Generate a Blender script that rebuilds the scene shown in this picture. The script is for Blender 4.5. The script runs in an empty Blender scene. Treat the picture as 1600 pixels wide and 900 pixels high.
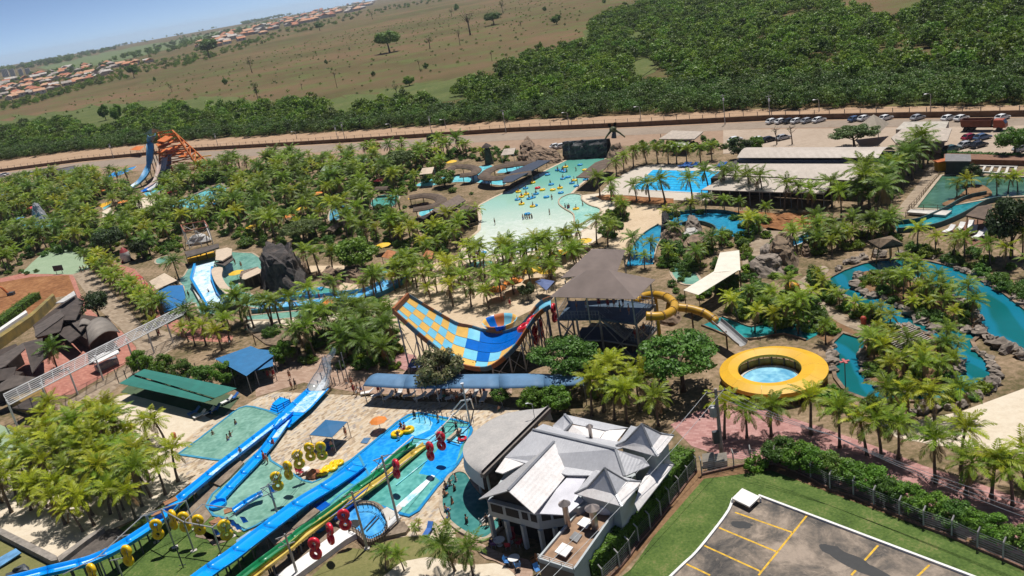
import bpy,math,random
import numpy as np
from mathutils import Vector,Matrix,noise as mnoise
random.seed(7);RNG=np.random.default_rng(7)
SC=bpy.context.scene
COL=SC.collection
H=56.0;FPX=1337.26
ROLL=math.atan2(640,3596);PITCH=math.atan(489.6/FPX)
FW=Vector((0,math.cos(PITCH),-math.sin(PITCH)));UP0=Vector((0,math.sin(PITCH),math.cos(PITCH)));RT0=Vector((1,0,0))
RT=math.cos(ROLL)*RT0-math.sin(ROLL)*UP0
UP=math.sin(ROLL)*RT0+math.cos(ROLL)*UP0
cam=bpy.data.cameras.new('camera');cam.sensor_width=36;cam.lens=FPX/1600*36;cam.clip_start=1;cam.clip_end=40000
cob=bpy.data.objects.new('camera',cam);COL.objects.link(cob)
cob.matrix_world=Matrix(((RT.x,UP.x,-FW.x,0),(RT.y,UP.y,-FW.y,0),(RT.z,UP.z,-FW.z,H),(0,0,0,1)))
SC.camera=cob
SUN_EL,SUN_AZ=math.radians(72),math.radians(35) # azimuth clockwise from +Y (view direction)
wd=bpy.data.worlds.new('World');SC.world=wd;wd.use_nodes=True
nt=wd.node_tree;sky=nt.nodes.new('ShaderNodeTexSky');sky.sky_type='NISHITA';sky.sun_disc=False
sky.sun_elevation=SUN_EL;sky.sun_rotation=SUN_AZ;sky.air_density=0.24;sky.dust_density=0.1;sky.ozone_density=1.0;sky.altitude=0
nt.links.new(sky.outputs[0],nt.nodes['Background'].inputs[0]);nt.nodes['Background'].inputs[1].default_value=0.115
sl=bpy.data.lights.new('sun','SUN');sl.energy=4.9;sl.angle=math.radians(0.5);sl.color=(1,.965,.91)
so=bpy.data.objects.new('sun',sl);COL.objects.link(so)
sd=Vector((math.cos(SUN_EL)*math.sin(SUN_AZ),math.cos(SUN_EL)*math.cos(SUN_AZ),math.sin(SUN_EL)))
so.rotation_euler=sd.to_track_quat('Z','Y').to_euler();so.location=sd*300
vs=SC.view_settings;vs.view_transform='Standard';vs.look='None';vs.exposure=0.1;vs.gamma=1
SC.cycles.use_denoising=True;SC.cycles.use_adaptive_sampling=True;SC.cycles.adaptive_threshold=0.02
SC.cycles.max_bounces=5;SC.cycles.diffuse_bounces=3;SC.cycles.glossy_bounces=2;SC.cycles.transmission_bounces=3
SC.cycles.transparent_max_bounces=6;SC.cycles.volume_bounces=0
SC.cycles.caustics_reflective=False;SC.cycles.caustics_refractive=False
def G(px,py=None,z=0.0):
    if py is None:px,py=px
    v=FW*FPX+RT*(px-800)+UP*(450-py)
    t=(z-H)/v.z
    return Vector((v.x*t,v.y*t,z))
def proj(p):
    q=Vector(p)-Vector((0,0,H));d=q.dot(FW)
    return 800+FPX*q.dot(RT)/d,450-FPX*q.dot(UP)/d
def ZT(b,t):
    """height over ground pixel b whose top shows at the row of pixel t"""
    p=G(*b);lo,hi=0,40
    for _ in range(40):
        m=(lo+hi)/2
        if proj((p.x,p.y,m))[1]>t[1]:lo=m
        else:hi=m
    return lo
def T(ox,oy,s,pts):return [(ox+x/s,oy+y/s) for x,y in pts]
CR={'A1':(0,0,4),'A2':(400,0,4),'A3':(800,0,4),'A4':(1200,0,4),'A5':(0,200,4),'A6':(400,200,4),'A7':(800,200,4),'A8':(1200,200,4),
      'B1':(0,400,4),'B2':(400,400,4),'B3':(800,400,4),'B4':(1200,400,4),'B5':(0,600,3),'B6':(400,600,4),'B7':(667,600,3),'B8':(1067,600,3),
      'r1':(0,700,4.5),'r2':(220,740,5.625),'r3':(440,740,5.625),'r4':(640,740,5.625),'r5':(260,600,5.625),'r6':(420,620,6.43),'r7':(580,620,6.428),'r8':(700,620,5.625),
      't1':(600,440,5.623),'t2':(820,370,4.285),'t3':(1000,430,4.284),'t4':(200,360,5.625),'t5':(0,430,4.2875),'t6':(860,640,5.627),'t7':(830,760,6.4),'t8':(170,180,6),'P':(0,0,1)}
def K(c,*pts):
    """points read off crop c of the photograph, as photograph pixels"""
    o=CR[c];return [(o[0]+x/o[2],o[1]+y/o[2]) for x,y in pts]
def GP(c,*pts,z=0.0):return [G(a,b,z) for a,b in K(c,*pts)]
def K1(c,x,y):return K(c,(x,y))[0]
def G1(c,x,y,z=0.0):return G(*K1(c,x,y),z)
MATS={}
def newmat(name):
    m=bpy.data.materials.new(name);m.use_nodes=True;MATS[name]=m
    return m,m.node_tree.nodes,m.node_tree.links,m.node_tree.nodes['Principled BSDF']
def col4(c):return (c[0],c[1],c[2],1)
def mixrgb(n,l,fac,a,b,mode='MIX'):
    x=n.new('ShaderNodeMix');x.data_type='RGBA';x.blend_type=mode
    for sock,v in ((x.inputs[0],fac),(x.inputs[6],a),(x.inputs[7],b)):
        if hasattr(v,'links'):l.new(v,sock)
        elif isinstance(v,(int,float)):sock.default_value=v
        else:sock.default_value=col4(v)
    return x.outputs[2]
def ramp(n,l,src,stops):
    r=n.new('ShaderNodeValToRGB');e=r.color_ramp.elements
    while len(e)<len(stops):e.new(.5)
    for i,(p,c) in enumerate(stops):
        e[i].position=p;e[i].color=col4(c) if not isinstance(c,(int,float)) else (c,c,c,1)
    l.new(src,r.inputs[0]);return r.outputs[0]
def ntex(n,l,scale,detail=4,rough=.6,coord='Object',vec=None,dist=0):
    t=n.new('ShaderNodeTexNoise');t.inputs['Scale'].default_value=scale;t.inputs['Detail'].default_value=detail;t.inputs['Roughness'].default_value=rough;t.inputs['Distortion'].default_value=dist
    if vec is None:
        c=n.new('ShaderNodeTexCoord');vec=c.outputs[coord]
    l.new(vec,t.inputs['Vector']);return t.outputs['Fac']
def bump(n,l,b,h,strength=.3,dist=.05):
    x=n.new('ShaderNodeBump');x.inputs['Strength'].default_value=strength;x.inputs['Distance'].default_value=dist
    l.new(h,x.inputs['Height']);l.new(x.outputs[0],b.inputs['Normal'])
def M(name,col,rough=.6,var=.18,scale=1.2,metal=0,spec=.5,bmp=0,col2=None,rnd=0):
    """painted / plain surface with weathering"""
    if name in MATS:return MATS[name]
    m,n,l,b=newmat(name)
    f=ntex(n,l,scale,5)
    c2=col2 or tuple(max(0,x*(1-2.2*var)) for x in col)
    fac=ramp(n,l,f,[(.3,0),(.72,1)])
    c=mixrgb(n,l,fac,c2,col)
    if rnd:
        oi=n.new('ShaderNodeObjectInfo');hs=n.new('ShaderNodeHueSaturation')
        mr=n.new('ShaderNodeMapRange');mr.inputs[3].default_value=1-rnd;mr.inputs[4].default_value=1+rnd
        l.new(oi.outputs['Random'],mr.inputs[0]);l.new(mr.outputs[0],hs.inputs['Value']);l.new(c,hs.inputs['Color']);c=hs.outputs[0]
    l.new(c,b.inputs['Base Color'])
    b.inputs['Roughness'].default_value=rough;b.inputs['Metallic'].default_value=metal;b.inputs['Specular IOR Level'].default_value=spec
    if bmp:
        bump(n,l,b,ntex(n,l,scale*6,4),bmp,.05)
    return m
def ground_mat(name,stops,scale=.15,scale2=2.0,rough=.95,bmp=.3):
    if name in MATS:return MATS[name]
    m,n,l,b=newmat(name)
    f1=ntex(n,l,scale,6,.65);f2=ntex(n,l,scale2,5,.7)
    mx=n.new('ShaderNodeMath');mx.operation='MULTIPLY_ADD';l.new(f2,mx.inputs[0]);mx.inputs[1].default_value=.5
    ad=n.new('ShaderNodeMath');ad.operation='MULTIPLY';l.new(f1,ad.inputs[0]);ad.inputs[1].default_value=.5;l.new(ad.outputs[0],mx.inputs[2])
    c=ramp(n,l,mx.outputs[0],stops)
    l.new(c,b.inputs['Base Color']);b.inputs['Roughness'].default_value=rough;b.inputs['Specular IOR Level'].default_value=.2
    if bmp:bump(n,l,b,f2,bmp,.08)
    return m
def water_mat(name,deep,light,scale=.25,wave=2.5,strength=.5,rough=.06,foam=0,spec=.5):
    if name in MATS:return MATS[name]
    m,n,l,b=newmat(name)
    f=ntex(n,l,scale,5,.6,dist=.6)
    c=mixrgb(n,l,ramp(n,l,f,[(.35,0),(.65,1)]),deep,light)
    t=n.new('ShaderNodeTexCoord');v=n.new('ShaderNodeTexVoronoi');v.feature='SMOOTH_F1';v.inputs['Scale'].default_value=wave*.8
    l.new(t.outputs['Object'],v.inputs['Vector'])
    c=mixrgb(n,l,ramp(n,l,v.outputs['Distance'],[(.35,0),(.8,.35)]),c,tuple(min(1,x*1.5+.05) for x in light))  # caustic-like web of light painted into the water colour
    if foam:
        ff=ntex(n,l,.6,8,.75)
        c=mixrgb(n,l,ramp(n,l,ff,[(.62-foam*.3,0),(.70-foam*.2,.8)]),c,(.82,.86,.84))
    l.new(c,b.inputs['Base Color']);b.inputs['Roughness'].default_value=rough;b.inputs['IOR'].default_value=1.33;b.inputs['Specular IOR Level'].default_value=spec
    bump(n,l,b,ntex(n,l,wave,3),strength,.06)
    return m
def leaf_mat(name,c1,c2,rnd=.25,trans=.3,scale=.8):
    if name in MATS:return MATS[name]
    m,n,l,b=newmat(name)
    f=ntex(n,l,scale,3)
    c=mixrgb(n,l,ramp(n,l,f,[(.3,0),(.7,1)]),c1,c2)
    oi=n.new('ShaderNodeObjectInfo');hs=n.new('ShaderNodeHueSaturation')
    mr=n.new('ShaderNodeMapRange');mr.inputs[3].default_value=1-rnd;mr.inputs[4].default_value=1+rnd
    l.new(oi.outputs['Random'],mr.inputs[0]);l.new(mr.outputs[0],hs.inputs['Value'])
    mr2=n.new('ShaderNodeMapRange');mr2.inputs[3].default_value=.485;mr2.inputs[4].default_value=.515
    sn=n.new('ShaderNodeMath');sn.operation='FRACT';mm=n.new('ShaderNodeMath');mm.operation='MULTIPLY';mm.inputs[1].default_value=17.3
    l.new(oi.outputs['Random'],mm.inputs[0]);l.new(mm.outputs[0],sn.inputs[0]);l.new(sn.outputs[0],mr2.inputs[0]);l.new(mr2.outputs[0],hs.inputs['Hue'])
    l.new(c,hs.inputs['Color'])
    b.inputs['Roughness'].default_value=.5;b.inputs['Specular IOR Level'].default_value=.3
    l.new(hs.outputs[0],b.inputs['Base Color'])
    tr=n.new('ShaderNodeBsdfTranslucent');l.new(hs.outputs[0],tr.inputs[0])
    ms=n.new('ShaderNodeMixShader');ms.inputs[0].default_value=trans
    l.new(b.outputs[0],ms.inputs[1]);l.new(tr.outputs[0],ms.inputs[2]);l.new(ms.outputs[0],n['Material Output'].inputs[0])
    return m
def wave_mat(name,col,col2,rough=.45,period=.35,axis='X',rot=0,metal=0,bmp=.4,dirt=.25):
    """ribbed metal sheet"""
    if name in MATS:return MATS[name]
    m,n,l,b=newmat(name)
    t=n.new('ShaderNodeTexCoord');mp=n.new('ShaderNodeMapping');mp.inputs['Rotation'].default_value[2]=rot
    l.new(t.outputs['Object'],mp.inputs[0])
    w=n.new('ShaderNodeTexWave');w.bands_direction=axis;w.inputs['Scale'].default_value=1/period*.314;l.new(mp.outputs[0],w.inputs['Vector'])
    f=ntex(n,l,.5,6,.7);f2=ntex(n,l,3.5,3)
    c=mixrgb(n,l,ramp(n,l,f,[(.35,0),(.7,1)]),col2,col)
    c=mixrgb(n,l,dirt,c,ramp(n,l,f2,[(.3,.35),(.7,1)]),'MULTIPLY')
    l.new(c,b.inputs['Base Color']);b.inputs['Roughness'].default_value=rough;b.inputs['Metallic'].default_value=metal
    bump(n,l,b,w.outputs['Fac'],bmp,.04)
    return m
def tile_mat(name,stops,mortar,scale=1.0,bw=.9,bh=.45,rot=0,rough=.8,msize=.03,bmp=.3):
    if name in MATS:return MATS[name]
    m,n,l,b=newmat(name)
    t=n.new('ShaderNodeTexCoord');mp=n.new('ShaderNodeMapping');mp.inputs['Rotation'].default_value[2]=rot;l.new(t.outputs['Object'],mp.inputs[0])
    k=n.new('ShaderNodeTexBrick');k.inputs['Scale'].default_value=scale;k.inputs['Brick Width'].default_value=bw;k.inputs['Row Height'].default_value=bh
    k.inputs['Mortar Size'].default_value=msize;k.inputs['Color1'].default_value=(0,0,0,1);k.inputs['Color2'].default_value=(1,1,1,1);k.inputs['Mortar'].default_value=(.5,.5,.5,1);k.inputs['Bias'].default_value=0
    l.new(mp.outputs[0],k.inputs['Vector'])
    c=ramp(n,l,k.outputs['Color'],stops)
    f=ntex(n,l,.35,6,.7)
    c=mixrgb(n,l,.5,c,ramp(n,l,f,[(.3,.55),(.7,1.0)]),'MULTIPLY')
    c=mixrgb(n,l,k.outputs['Fac'],c,mortar)
    l.new(c,b.inputs['Base Color']);b.inputs['Roughness'].default_value=rough
    if bmp:bump(n,l,b,k.outputs['Fac'],-bmp,.02)
    return m
def clear_mat(name,col=(.8,.9,.95),alpha=.25,rough=.1):
    if name in MATS:return MATS[name]
    m,n,l,b=newmat(name);b.inputs['Base Color'].default_value=col4(col);b.inputs['Alpha'].default_value=alpha;b.inputs['Roughness'].default_value=rough
    return m
class MB:
    def __init__(s):s.v,s.f,s.mi,s.m,s.uv=[],[],[],0,None
    def add(s,vs,fs):
        o=len(s.v);s.v+=[tuple(x) for x in vs];s.f+=[tuple(i+o for i in f) for f in fs];s.mi+=[s.m]*len(fs);return s
    def poly(s,pts):return s.add(pts,[tuple(range(len(pts)))])
    def frame(s,c,ax,ay,az,sx,sy,sz):
        c,ax,ay,az=Vector(c),Vector(ax)*sx/2,Vector(ay)*sy/2,Vector(az)*sz/2
        vs=[c+i*ax+j*ay+k*az for k in (-1,1) for j in (-1,1) for i in (-1,1)]
        return s.add(vs,[(0,2,3,1),(4,5,7,6),(0,1,5,4),(2,6,7,3),(0,4,6,2),(1,3,7,5)])
    def box(s,c,size,rz=0):
        cs,sn=math.cos(rz),math.sin(rz)
        return s.frame(c,(cs,sn,0),(-sn,cs,0),(0,0,1),*size)
    def bar(s,p,q,w,h=None):
        p,q=Vector(p),Vector(q);d=q-p;L=d.length
        if L<1e-6:return s
        d /= L;u=Vector((0,0,1)) if abs(d.z)<.95 else Vector((1,0,0))
        x=d.cross(u).normalized();y=x.cross(d)
        return s.frame((p+q)/2,d,x,y,L,w,h or w)
    def prism(s,pts,z0,z1,bottom=False):
        """pts: ground outline (Vectors); top at z1, skirt to z0 (numbers or per-point lists)"""
        n=len(pts);a0=z0 if isinstance(z0,(list,tuple)) else [z0]*n;a1=z1 if isinstance(z1,(list,tuple)) else [z1]*n
        vs=[(p[0],p[1],a0[i]) for i,p in enumerate(pts)]+[(p[0],p[1],a1[i]) for i,p in enumerate(pts)]
        fs=[(i,(i+1) % n,n+(i+1) % n,n+i) for i in range(n)]+[tuple(range(n,2*n))]
        if bottom:fs.append(tuple(range(n-1,-1,-1)))
        return s.add(vs,fs)
    def slab(s,top,th):
        """a thin plate under the given 3-D outline"""
        n=len(top);top=[Vector(p) for p in top]
        vs=top+[p-Vector((0,0,th)) for p in top]
        return s.add(vs,[tuple(range(n)),tuple(range(2*n-1,n-1,-1))]+[(i,n+i,n+(i+1) % n,(i+1) % n) for i in range(n)])
    def tube(s,path,r,n=6,cap=True,closed=False):
        P=[Vector(p) for p in path];N=len(P);rr=r if isinstance(r,(list,tuple)) else [r]*N
        vs=[];prev=None
        for i,p in enumerate(P):
            d=(P[(i+1) % N]-P[i-1]) if closed else (P[min(i+1,N-1)]-P[max(i-1,0)])
            d.normalize()
            if prev is None:
                u=Vector((0,0,1)) if abs(d.z)<.9 else Vector((1,0,0));x=d.cross(u).normalized()
            else:x=(prev-d*prev.dot(d)).normalized()
            prev=x;y=d.cross(x)
            vs+=[p+(x*math.cos(2*math.pi*k/n)+y*math.sin(2*math.pi*k/n))*rr[i] for k in range(n)]
        fs=[(i*n+k,i*n+(k+1) % n,((i+1) % N)*n+(k+1) % n,((i+1) % N)*n+k) for i in range(N if closed else N-1) for k in range(n)]
        if cap and not closed:fs+=[tuple(range(n-1,-1,-1)),tuple((N-1)*n+k for k in range(n))]
        return s.add(vs,fs)
    def lathe(s,prof,n=16,c=(0,0,0),a0=0,a1=2*math.pi,sx=1,sy=1,rz=0):
        full=abs(a1-a0-2*math.pi)<1e-6;k=n if full else n+1;vs=[]
        for r,z in prof:
            for i in range(k):
                a=a0+(a1-a0)*i/n;x,y=r*math.cos(a)*sx,r*math.sin(a)*sy
                vs.append((c[0]+x*math.cos(rz)-y*math.sin(rz),c[1]+x*math.sin(rz)+y*math.cos(rz),c[2]+z))
        fs=[]
        for j in range(len(prof)-1):
            for i in range(n):
                a,b=j*k+i,j*k+(i+1) % k;fs.append((a,b,b+k,a+k))
        return s.add(vs,fs)
    def sweep(s,path,prof,widths=None,ups=None):
        """profile (side, up) swept along a path; open ends"""
        P=[Vector(p) for p in path];N=len(P);m=len(prof);vs=[]
        for i,p in enumerate(P):
            d=P[min(i+1,N-1)]-P[max(i-1,0)];d.normalize()
            x=d.cross(Vector((0,0,1)));x.normalize();u=x.cross(d);w=widths[i] if widths else 1
            if ups:u=Vector(ups[i])
            vs+=[p+x*a*w+u*b for a,b in prof]
        return s.add(vs,[(i*m+k,i*m+k+1,(i+1)*m+k+1,(i+1)*m+k) for i in range(N-1) for k in range(m-1)])
    def torus(s,c,R,r,ax=(0,0,1),n=18,m=8,sx=1):
        ax=Vector(ax).normalized();u=ax.orthogonal().normalized();w=ax.cross(u);c=Vector(c);vs=[]
        for i in range(n):
            a=2*math.pi*i/n;d=u*math.cos(a)+w*math.sin(a)
            for j in range(m):
                b=2*math.pi*j/m;vs.append(c+d*(R+r*math.cos(b))+ax*r*math.sin(b))
        return s.add(vs,[(i*m+j,((i+1) % n)*m+j,((i+1) % n)*m+(j+1) % m,i*m+(j+1) % m) for i in range(n) for j in range(m)])
    def ball(s,c,r,n=8,m=6,jit=0,seed=0):
        c=Vector(c);rx,ry,rz=r if isinstance(r,(tuple,list)) else (r,r,r);vs=[c+Vector((0,0,-rz))]
        for j in range(1,m):
            b=-math.pi/2+math.pi*j/m
            for i in range(n):
                a=2*math.pi*(i+.5*(j % 2))/n;q=Vector((math.cos(b)*math.cos(a),math.cos(b)*math.sin(a),math.sin(b)))
                k=1+jit*mnoise.noise(q*1.7+Vector((seed*7.1,seed*3.3,seed))) if jit else 1
                vs.append(c+Vector((q.x*rx,q.y*ry,q.z*rz))*k)
        vs.append(c+Vector((0,0,rz)));fs=[(0,1+(i+1) % n,1+i) for i in range(n)]
        for j in range(m-2):
            for i in range(n):
                a=1+j*n;fs.append((a+i,a+(i+1) % n,a+n+(i+1) % n,a+n+i))
        e=len(vs)-1;a=1+(m-2)*n
        return s.add(vs,fs+[(a+i,a+(i+1) % n,e) for i in range(n)])
    def data(s,name,mats,org=(0,0,0),smooth=False):
        me=bpy.data.meshes.new(name);o=Vector(org)
        me.from_pydata([(x[0]-o.x,x[1]-o.y,x[2]-o.z) for x in s.v],[],s.f)
        for m in (mats if isinstance(mats,(list,tuple)) else [mats]):me.materials.append(m)
        if any(s.mi):me.polygons.foreach_set('material_index',s.mi)
        if smooth:me.polygons.foreach_set('use_smooth',[True]*len(me.polygons))
        me.update();return me
    def build(s,name,mats,parent=None,smooth=False,org=None):
        org=ORG[parent.name] if parent else Vector(org if org is not None else s.base())
        ob=bpy.data.objects.new(name,s.data(name,mats,org,smooth));COL.objects.link(ob)
        if parent:ob.parent=parent
        else:ob.location=org
        ORG[ob.name]=Vector(org);return ob
    def base(s):
        a=np.array(s.v);return Vector((*((a.min(0)+a.max(0))/2)[:2],a[:,2].min()))
ORG={}
def tag(o,label,cat=None,group=None,kind=None):
    if label:o['label']=label
    if cat:o['category']=cat
    if group:o['group']=group
    if kind:o['kind']=kind
    return o
def thing(name,label,cat,loc,group=None):
    o=bpy.data.objects.new(name,None);COL.objects.link(o);o.location=loc;o.empty_display_size=.3;ORG[o.name]=Vector(loc)
    return tag(o,label,cat,group)
def copy_tree(root,loc,rz=0,sc=1,label=None,group=None):
    r=root.copy();COL.objects.link(r);r.location=loc;r.rotation_euler=(0,0,rz);r.scale=(sc,)*3 if isinstance(sc,(int,float)) else sc
    if label:r['label']=label
    if group:r['group']=group
    for ch in KIDS.get(root.name) or KIDS.setdefault(root.name,list(root.children)):
        c=ch.copy();COL.objects.link(c);c.parent=r
        for g in KIDS.get(ch.name) or KIDS.setdefault(ch.name,list(ch.children)):
            d=g.copy();COL.objects.link(d);d.parent=c
    return r
KIDS={}
def smooth(pts,n=5,closed=True):
    """Catmull-Rom through pixel or 3-D points"""
    P=[Vector(p) for p in pts];N=len(P);out=[]
    for i in range(N if closed else N-1):
        g=(lambda k:P[k % N]) if closed else (lambda k:P[min(max(k,0),N-1)])
        a,b,c,d=g(i-1),g(i),g(i+1),g(i+2)
        for k in range(n):
            t=k/n;out.append(.5*(2*b+(c-a)*t+(2*a-5*b+4*c-d)*t*t+(3*b-a-3*c+d)*t**3))
    if not closed:out.append(P[-1])
    return out
def offset(pts,d):
    """outline moved outward by d (2-D)"""
    P=[Vector((p[0],p[1])) for p in pts];n=len(P)
    ar=sum(P[i].x*P[(i+1) % n].y-P[(i+1) % n].x*P[i].y for i in range(n));s=1 if ar>0 else-1;out=[]
    for i in range(n):
        e1=(P[i]-P[i-1]).normalized();e2=(P[(i+1) % n]-P[i]).normalized()
        n1,n2=Vector((e1.y,-e1.x)),Vector((e2.y,-e2.x));b=n1+n2
        b=b.normalized() if b.length>1e-6 else n1;k=d/max(.4,b.dot(n1));q=P[i]+b*k*s;out.append(Vector((q.x,q.y,0)))
    return out
def ring(mb,inner,outer,z0,z1,zi=None):
    n=len(inner);zi=z0 if zi is None else zi
    vs=[(p[0],p[1],zi) for p in inner]+[(p[0],p[1],z1) for p in inner]+[(p[0],p[1],z1) for p in outer]+[(p[0],p[1],z0) for p in outer]
    return mb.add(vs,[(k*n+i,k*n+(i+1) % n,(k+1)*n+(i+1) % n,(k+1)*n+i) for k in range(3) for i in range(n)])
def inside(p,poly):
    x,y=p[0],p[1];r=False;n=len(poly);j=n-1
    for i in range(n):
        a,b=poly[i],poly[j]
        if (a[1]>y) != (b[1]>y) and x<(b[0]-a[0])*(y-a[1])/(b[1]-a[1])+a[0]:r=not r
        j=i
    return r
def sheet(name,pts,z,m,kind='structure',label=None,cat=None):
    """flat ground sheet from photograph pixels"""
    ob=MB().poly([G(p[0],p[1],z) for p in pts]).build(name,m,org=(0,0,0));tag(ob,label,cat,kind=kind);return ob
HAZE=.00005
# ================================================================== ground, roads, pavements
SAND=ground_mat('sand',[(.34,(.06,.065,.022)),(.44,(.13,.10,.05)),(.56,(.27,.19,.12)),(.70,(.42,.31,.205))],.12,1.2)
LSAND=ground_mat('light_sand',[(.32,(.40,.29,.19)),(.5,(.52,.40,.27)),(.68,(.60,.475,.335))],.12,1.5)
WSAND=ground_mat('white_sand',[(.3,(0.484,0.390,0.281)),(.5,(0.593,0.507,0.390)),(.7,(0.655,0.585,0.468))],.2,1.5)
SOIL=ground_mat('soil',[(.3,(.10,.055,.03)),(.5,(.20,.115,.06)),(.7,(.32,.2,.11))],.3,2.5)
RSOIL=ground_mat('red_soil',[(.34,(.13,.055,.024)),(.5,(.25,.11,.045)),(.64,(.37,.19,.085))],.1,.8)
VERGE=ground_mat('verge_sand',[(.3,(.27,.165,.10)),(.5,(.37,.245,.155)),(.7,(.44,.31,.21))],.15,.9)
ASPH=ground_mat('dusty_road',[(.3,(0.200,0.152,0.112)),(.5,(0.272,0.216,0.168)),(.7,(0.336,0.264,0.200))],.05,.5)
DIRT=ground_mat('dirt_yard',[(.3,(0.216,0.136,0.088)),(.5,(0.304,0.208,0.144)),(.7,(0.360,0.256,0.184))],.06,.6)
GRASS=ground_mat('lawn',[(.36,(.04,.065,.016)),(.46,(.065,.11,.024)),(.54,(.095,.145,.034)),(.64,(.18,.18,.068))],.3,3.5,bmp=.6)
DRYG=ground_mat('dry_lawn',[(.3,(.11,.12,.04)),(.5,(.17,.165,.06)),(.7,(.24,.21,.09))],.25,3.0,bmp=.6)
PAVE=tile_mat('tan_pavers',[(0,(0.259,0.187,0.122)),(.5,(0.331,0.252,0.173)),(1,(0.382,0.295,0.209))],(0.216,0.158,0.108),1,1.2,.6,.8)
PINKP=tile_mat('pink_pavers',[(0,(0.336,0.152,0.136)),(.5,(0.416,0.208,0.184)),(1,(0.480,0.264,0.240))],(0.320,0.160,0.144),1,.8,.4,.5)
REDP=tile_mat('red_pavers',[(0,(.36,.13,.09)),(.5,(.43,.17,.12)),(1,(.50,.22,.16))],(.3,.12,.09),1,.8,.4,.5)
BRNP=tile_mat('brown_pavers',[(0,(0.320,0.200,0.136)),(.5,(0.384,0.256,0.184)),(1,(0.448,0.312,0.232))],(0.272,0.176,0.120),1,.9,.45,.3)
STONE=tile_mat('deck_stone',[(0,(0.272,0.200,0.136)),(.22,(0.480,0.352,0.224)),(.5,(0.576,0.464,0.328)),(.75,(0.608,0.512,0.384)),(.92,(0.416,0.360,0.304)),(1,(0.320,0.272,0.240))],(0.464,0.368,0.256),1,.62,.34,2.2,msize=.012)
CONC=ground_mat('concrete',[(.3,(0.288,0.256,0.216)),(.5,(0.400,0.360,0.304)),(.7,(0.464,0.424,0.368))],.3,3)
GCOURT=ground_mat('green_court',[(.3,(.20,.27,.17)),(.5,(.26,.34,.22)),(.7,(.32,.39,.27))],.2,1.5)
m,n,l,b=newmat('pasture')
f1=ntex(n,l,.004,6,.6);f2=ntex(n,l,.12,6,.75);f3=ntex(n,l,.025,5,.7)
c=ramp(n,l,f1,[(.38,(.092,.076,.033)),(.5,(.13,.093,.047)),(.62,(.172,.108,.061))])
c=mixrgb(n,l,ramp(n,l,f3,[(.48,0),(.62,.8)]),c,(.105,.125,.04))
c=mixrgb(n,l,ramp(n,l,f2,[(.56,0),(.68,.8)]),c,(.055,.07,.022))
l.new(c,b.inputs['Base Color']);b.inputs['Roughness'].default_value=1;b.inputs['Specular IOR Level'].default_value=.1
mb=MB();xs=[-9000,-5000,-3200,-2200,-1500,-1000,-700,-450,-250,0,250,500,900,1600,3000,6000];ys=[-300,-50,200,400,700,1100,1600,2200,3000,4000,5200,6600,8000,9000]
for y in ys:
    for x in xs:
        r=math.hypot(x,y);k=max(0,min(1,(r-2600)/4000));mb.v.append((x,y,0))
W=len(xs)
for j in range(len(ys)-1):
    for i in range(W-1):mb.f.append((j*W+i,j*W+i+1,(j+1)*W+i+1,(j+1)*W+i));mb.mi.append(0)
tag(mb.build('ground',MATS['pasture'],org=(0,0,0)),None,kind='structure')
MEADOW=ground_mat('meadow',[(.36,(.06,.078,.022)),(.5,(.09,.115,.032)),(.64,(.14,.135,.05))],.04,.5)
def rough(pts,amp,n=9):
    out=[]
    for (x0,y0),(x1,y1) in zip(pts,pts[1:]+pts[:1]):
        for k in range(n):
            t=k/n;x,y=x0+(x1-x0)*t,y0+(y1-y0)*t
            out.append((x+amp*4*mnoise.noise((x*.07,y*.1,1.3)),y+amp*(mnoise.noise((x*.05,y*.1,5.1))+.6*mnoise.noise((x*.2,y*.3,9.1)))))
    return out
sheet('meadow',rough([(430,168),(560,148),(700,122),(830,98),(900,60),(980,10),(1080,-20),(1120,60),(1010,120),(900,130),(700,160),(450,195)],8),.10,MEADOW)
sheet('far_meadow',rough([(-40,190),(60,178),(200,158),(300,156),(360,150),(420,168),(260,190),(150,205),(-40,240)],6),.10,MEADOW)
FARF=ground_mat('cropland',[(.3,(.09,.12,.05)),(.5,(.12,.155,.065)),(.7,(.15,.18,.08))],.004,.02)
sheet('cropland',rough([(60,106),(150,85),(260,65),(400,37),(470,25),(470,29),(330,60),(200,92),(90,114)],2),.5,FARF)
WALLPX=[(-260,300),(-120,284),(0,269),(130,252),(205,245),(300,236),(400,230.5),(550,222),(800,206),(1000,197.5),(1200,188),(1400,184.5),(1600,182),(1800,180)]
def shift(pts,dx,dy):return [(x+dx,y+dy) for x,y in pts]
sheet('verge',shift(WALLPX,0,-18)+shift(WALLPX,0,4)[::-1],.04,VERGE)
sheet('park_ground',[(-500,330),(-120,290),(130,256),(400,233),(800,209),(1200,191),(1800,184),(2300,300),(2300,1100),(-700,1100)],.02,SAND)
sheet('dirt_yard',shift(WALLPX,0,1)+[(1800,262),(1500,248),(1400,222),(1200,236),(1000,226),(850,236),(600,244),(330,262),(200,268),(-260,330)],.05,DIRT)
sheet('road',shift(WALLPX,0,2.0)+[(1800,196),(1600,197),(1400,198),(1200,200)]+shift(WALLPX,0,13)[10::-1][1:],.08,ASPH)
sheet('car_park',[(1130,203),(1600,196),(1700,200),(1700,248),(1500,245),(1430,232),(1130,240)],.11,ground_mat('car_park_dust',[(.3,(.30,.23,.17)),(.5,(.38,.30,.23)),(.7,(.46,.37,.29))],.08,.7))
sheet('soil_lot',K('B1',(-300,160),(0,140),(200,128),(430,118),(480,205),(440,245),(330,262),(250,335),(150,420),(0,560),(-300,700)),.04,RSOIL)
sheet('green_court',K('B1',(130,112),(200,40),(330,-70),(500,-20),(560,60),(550,100),(460,118),(300,112)),.05,GCOURT)
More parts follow.
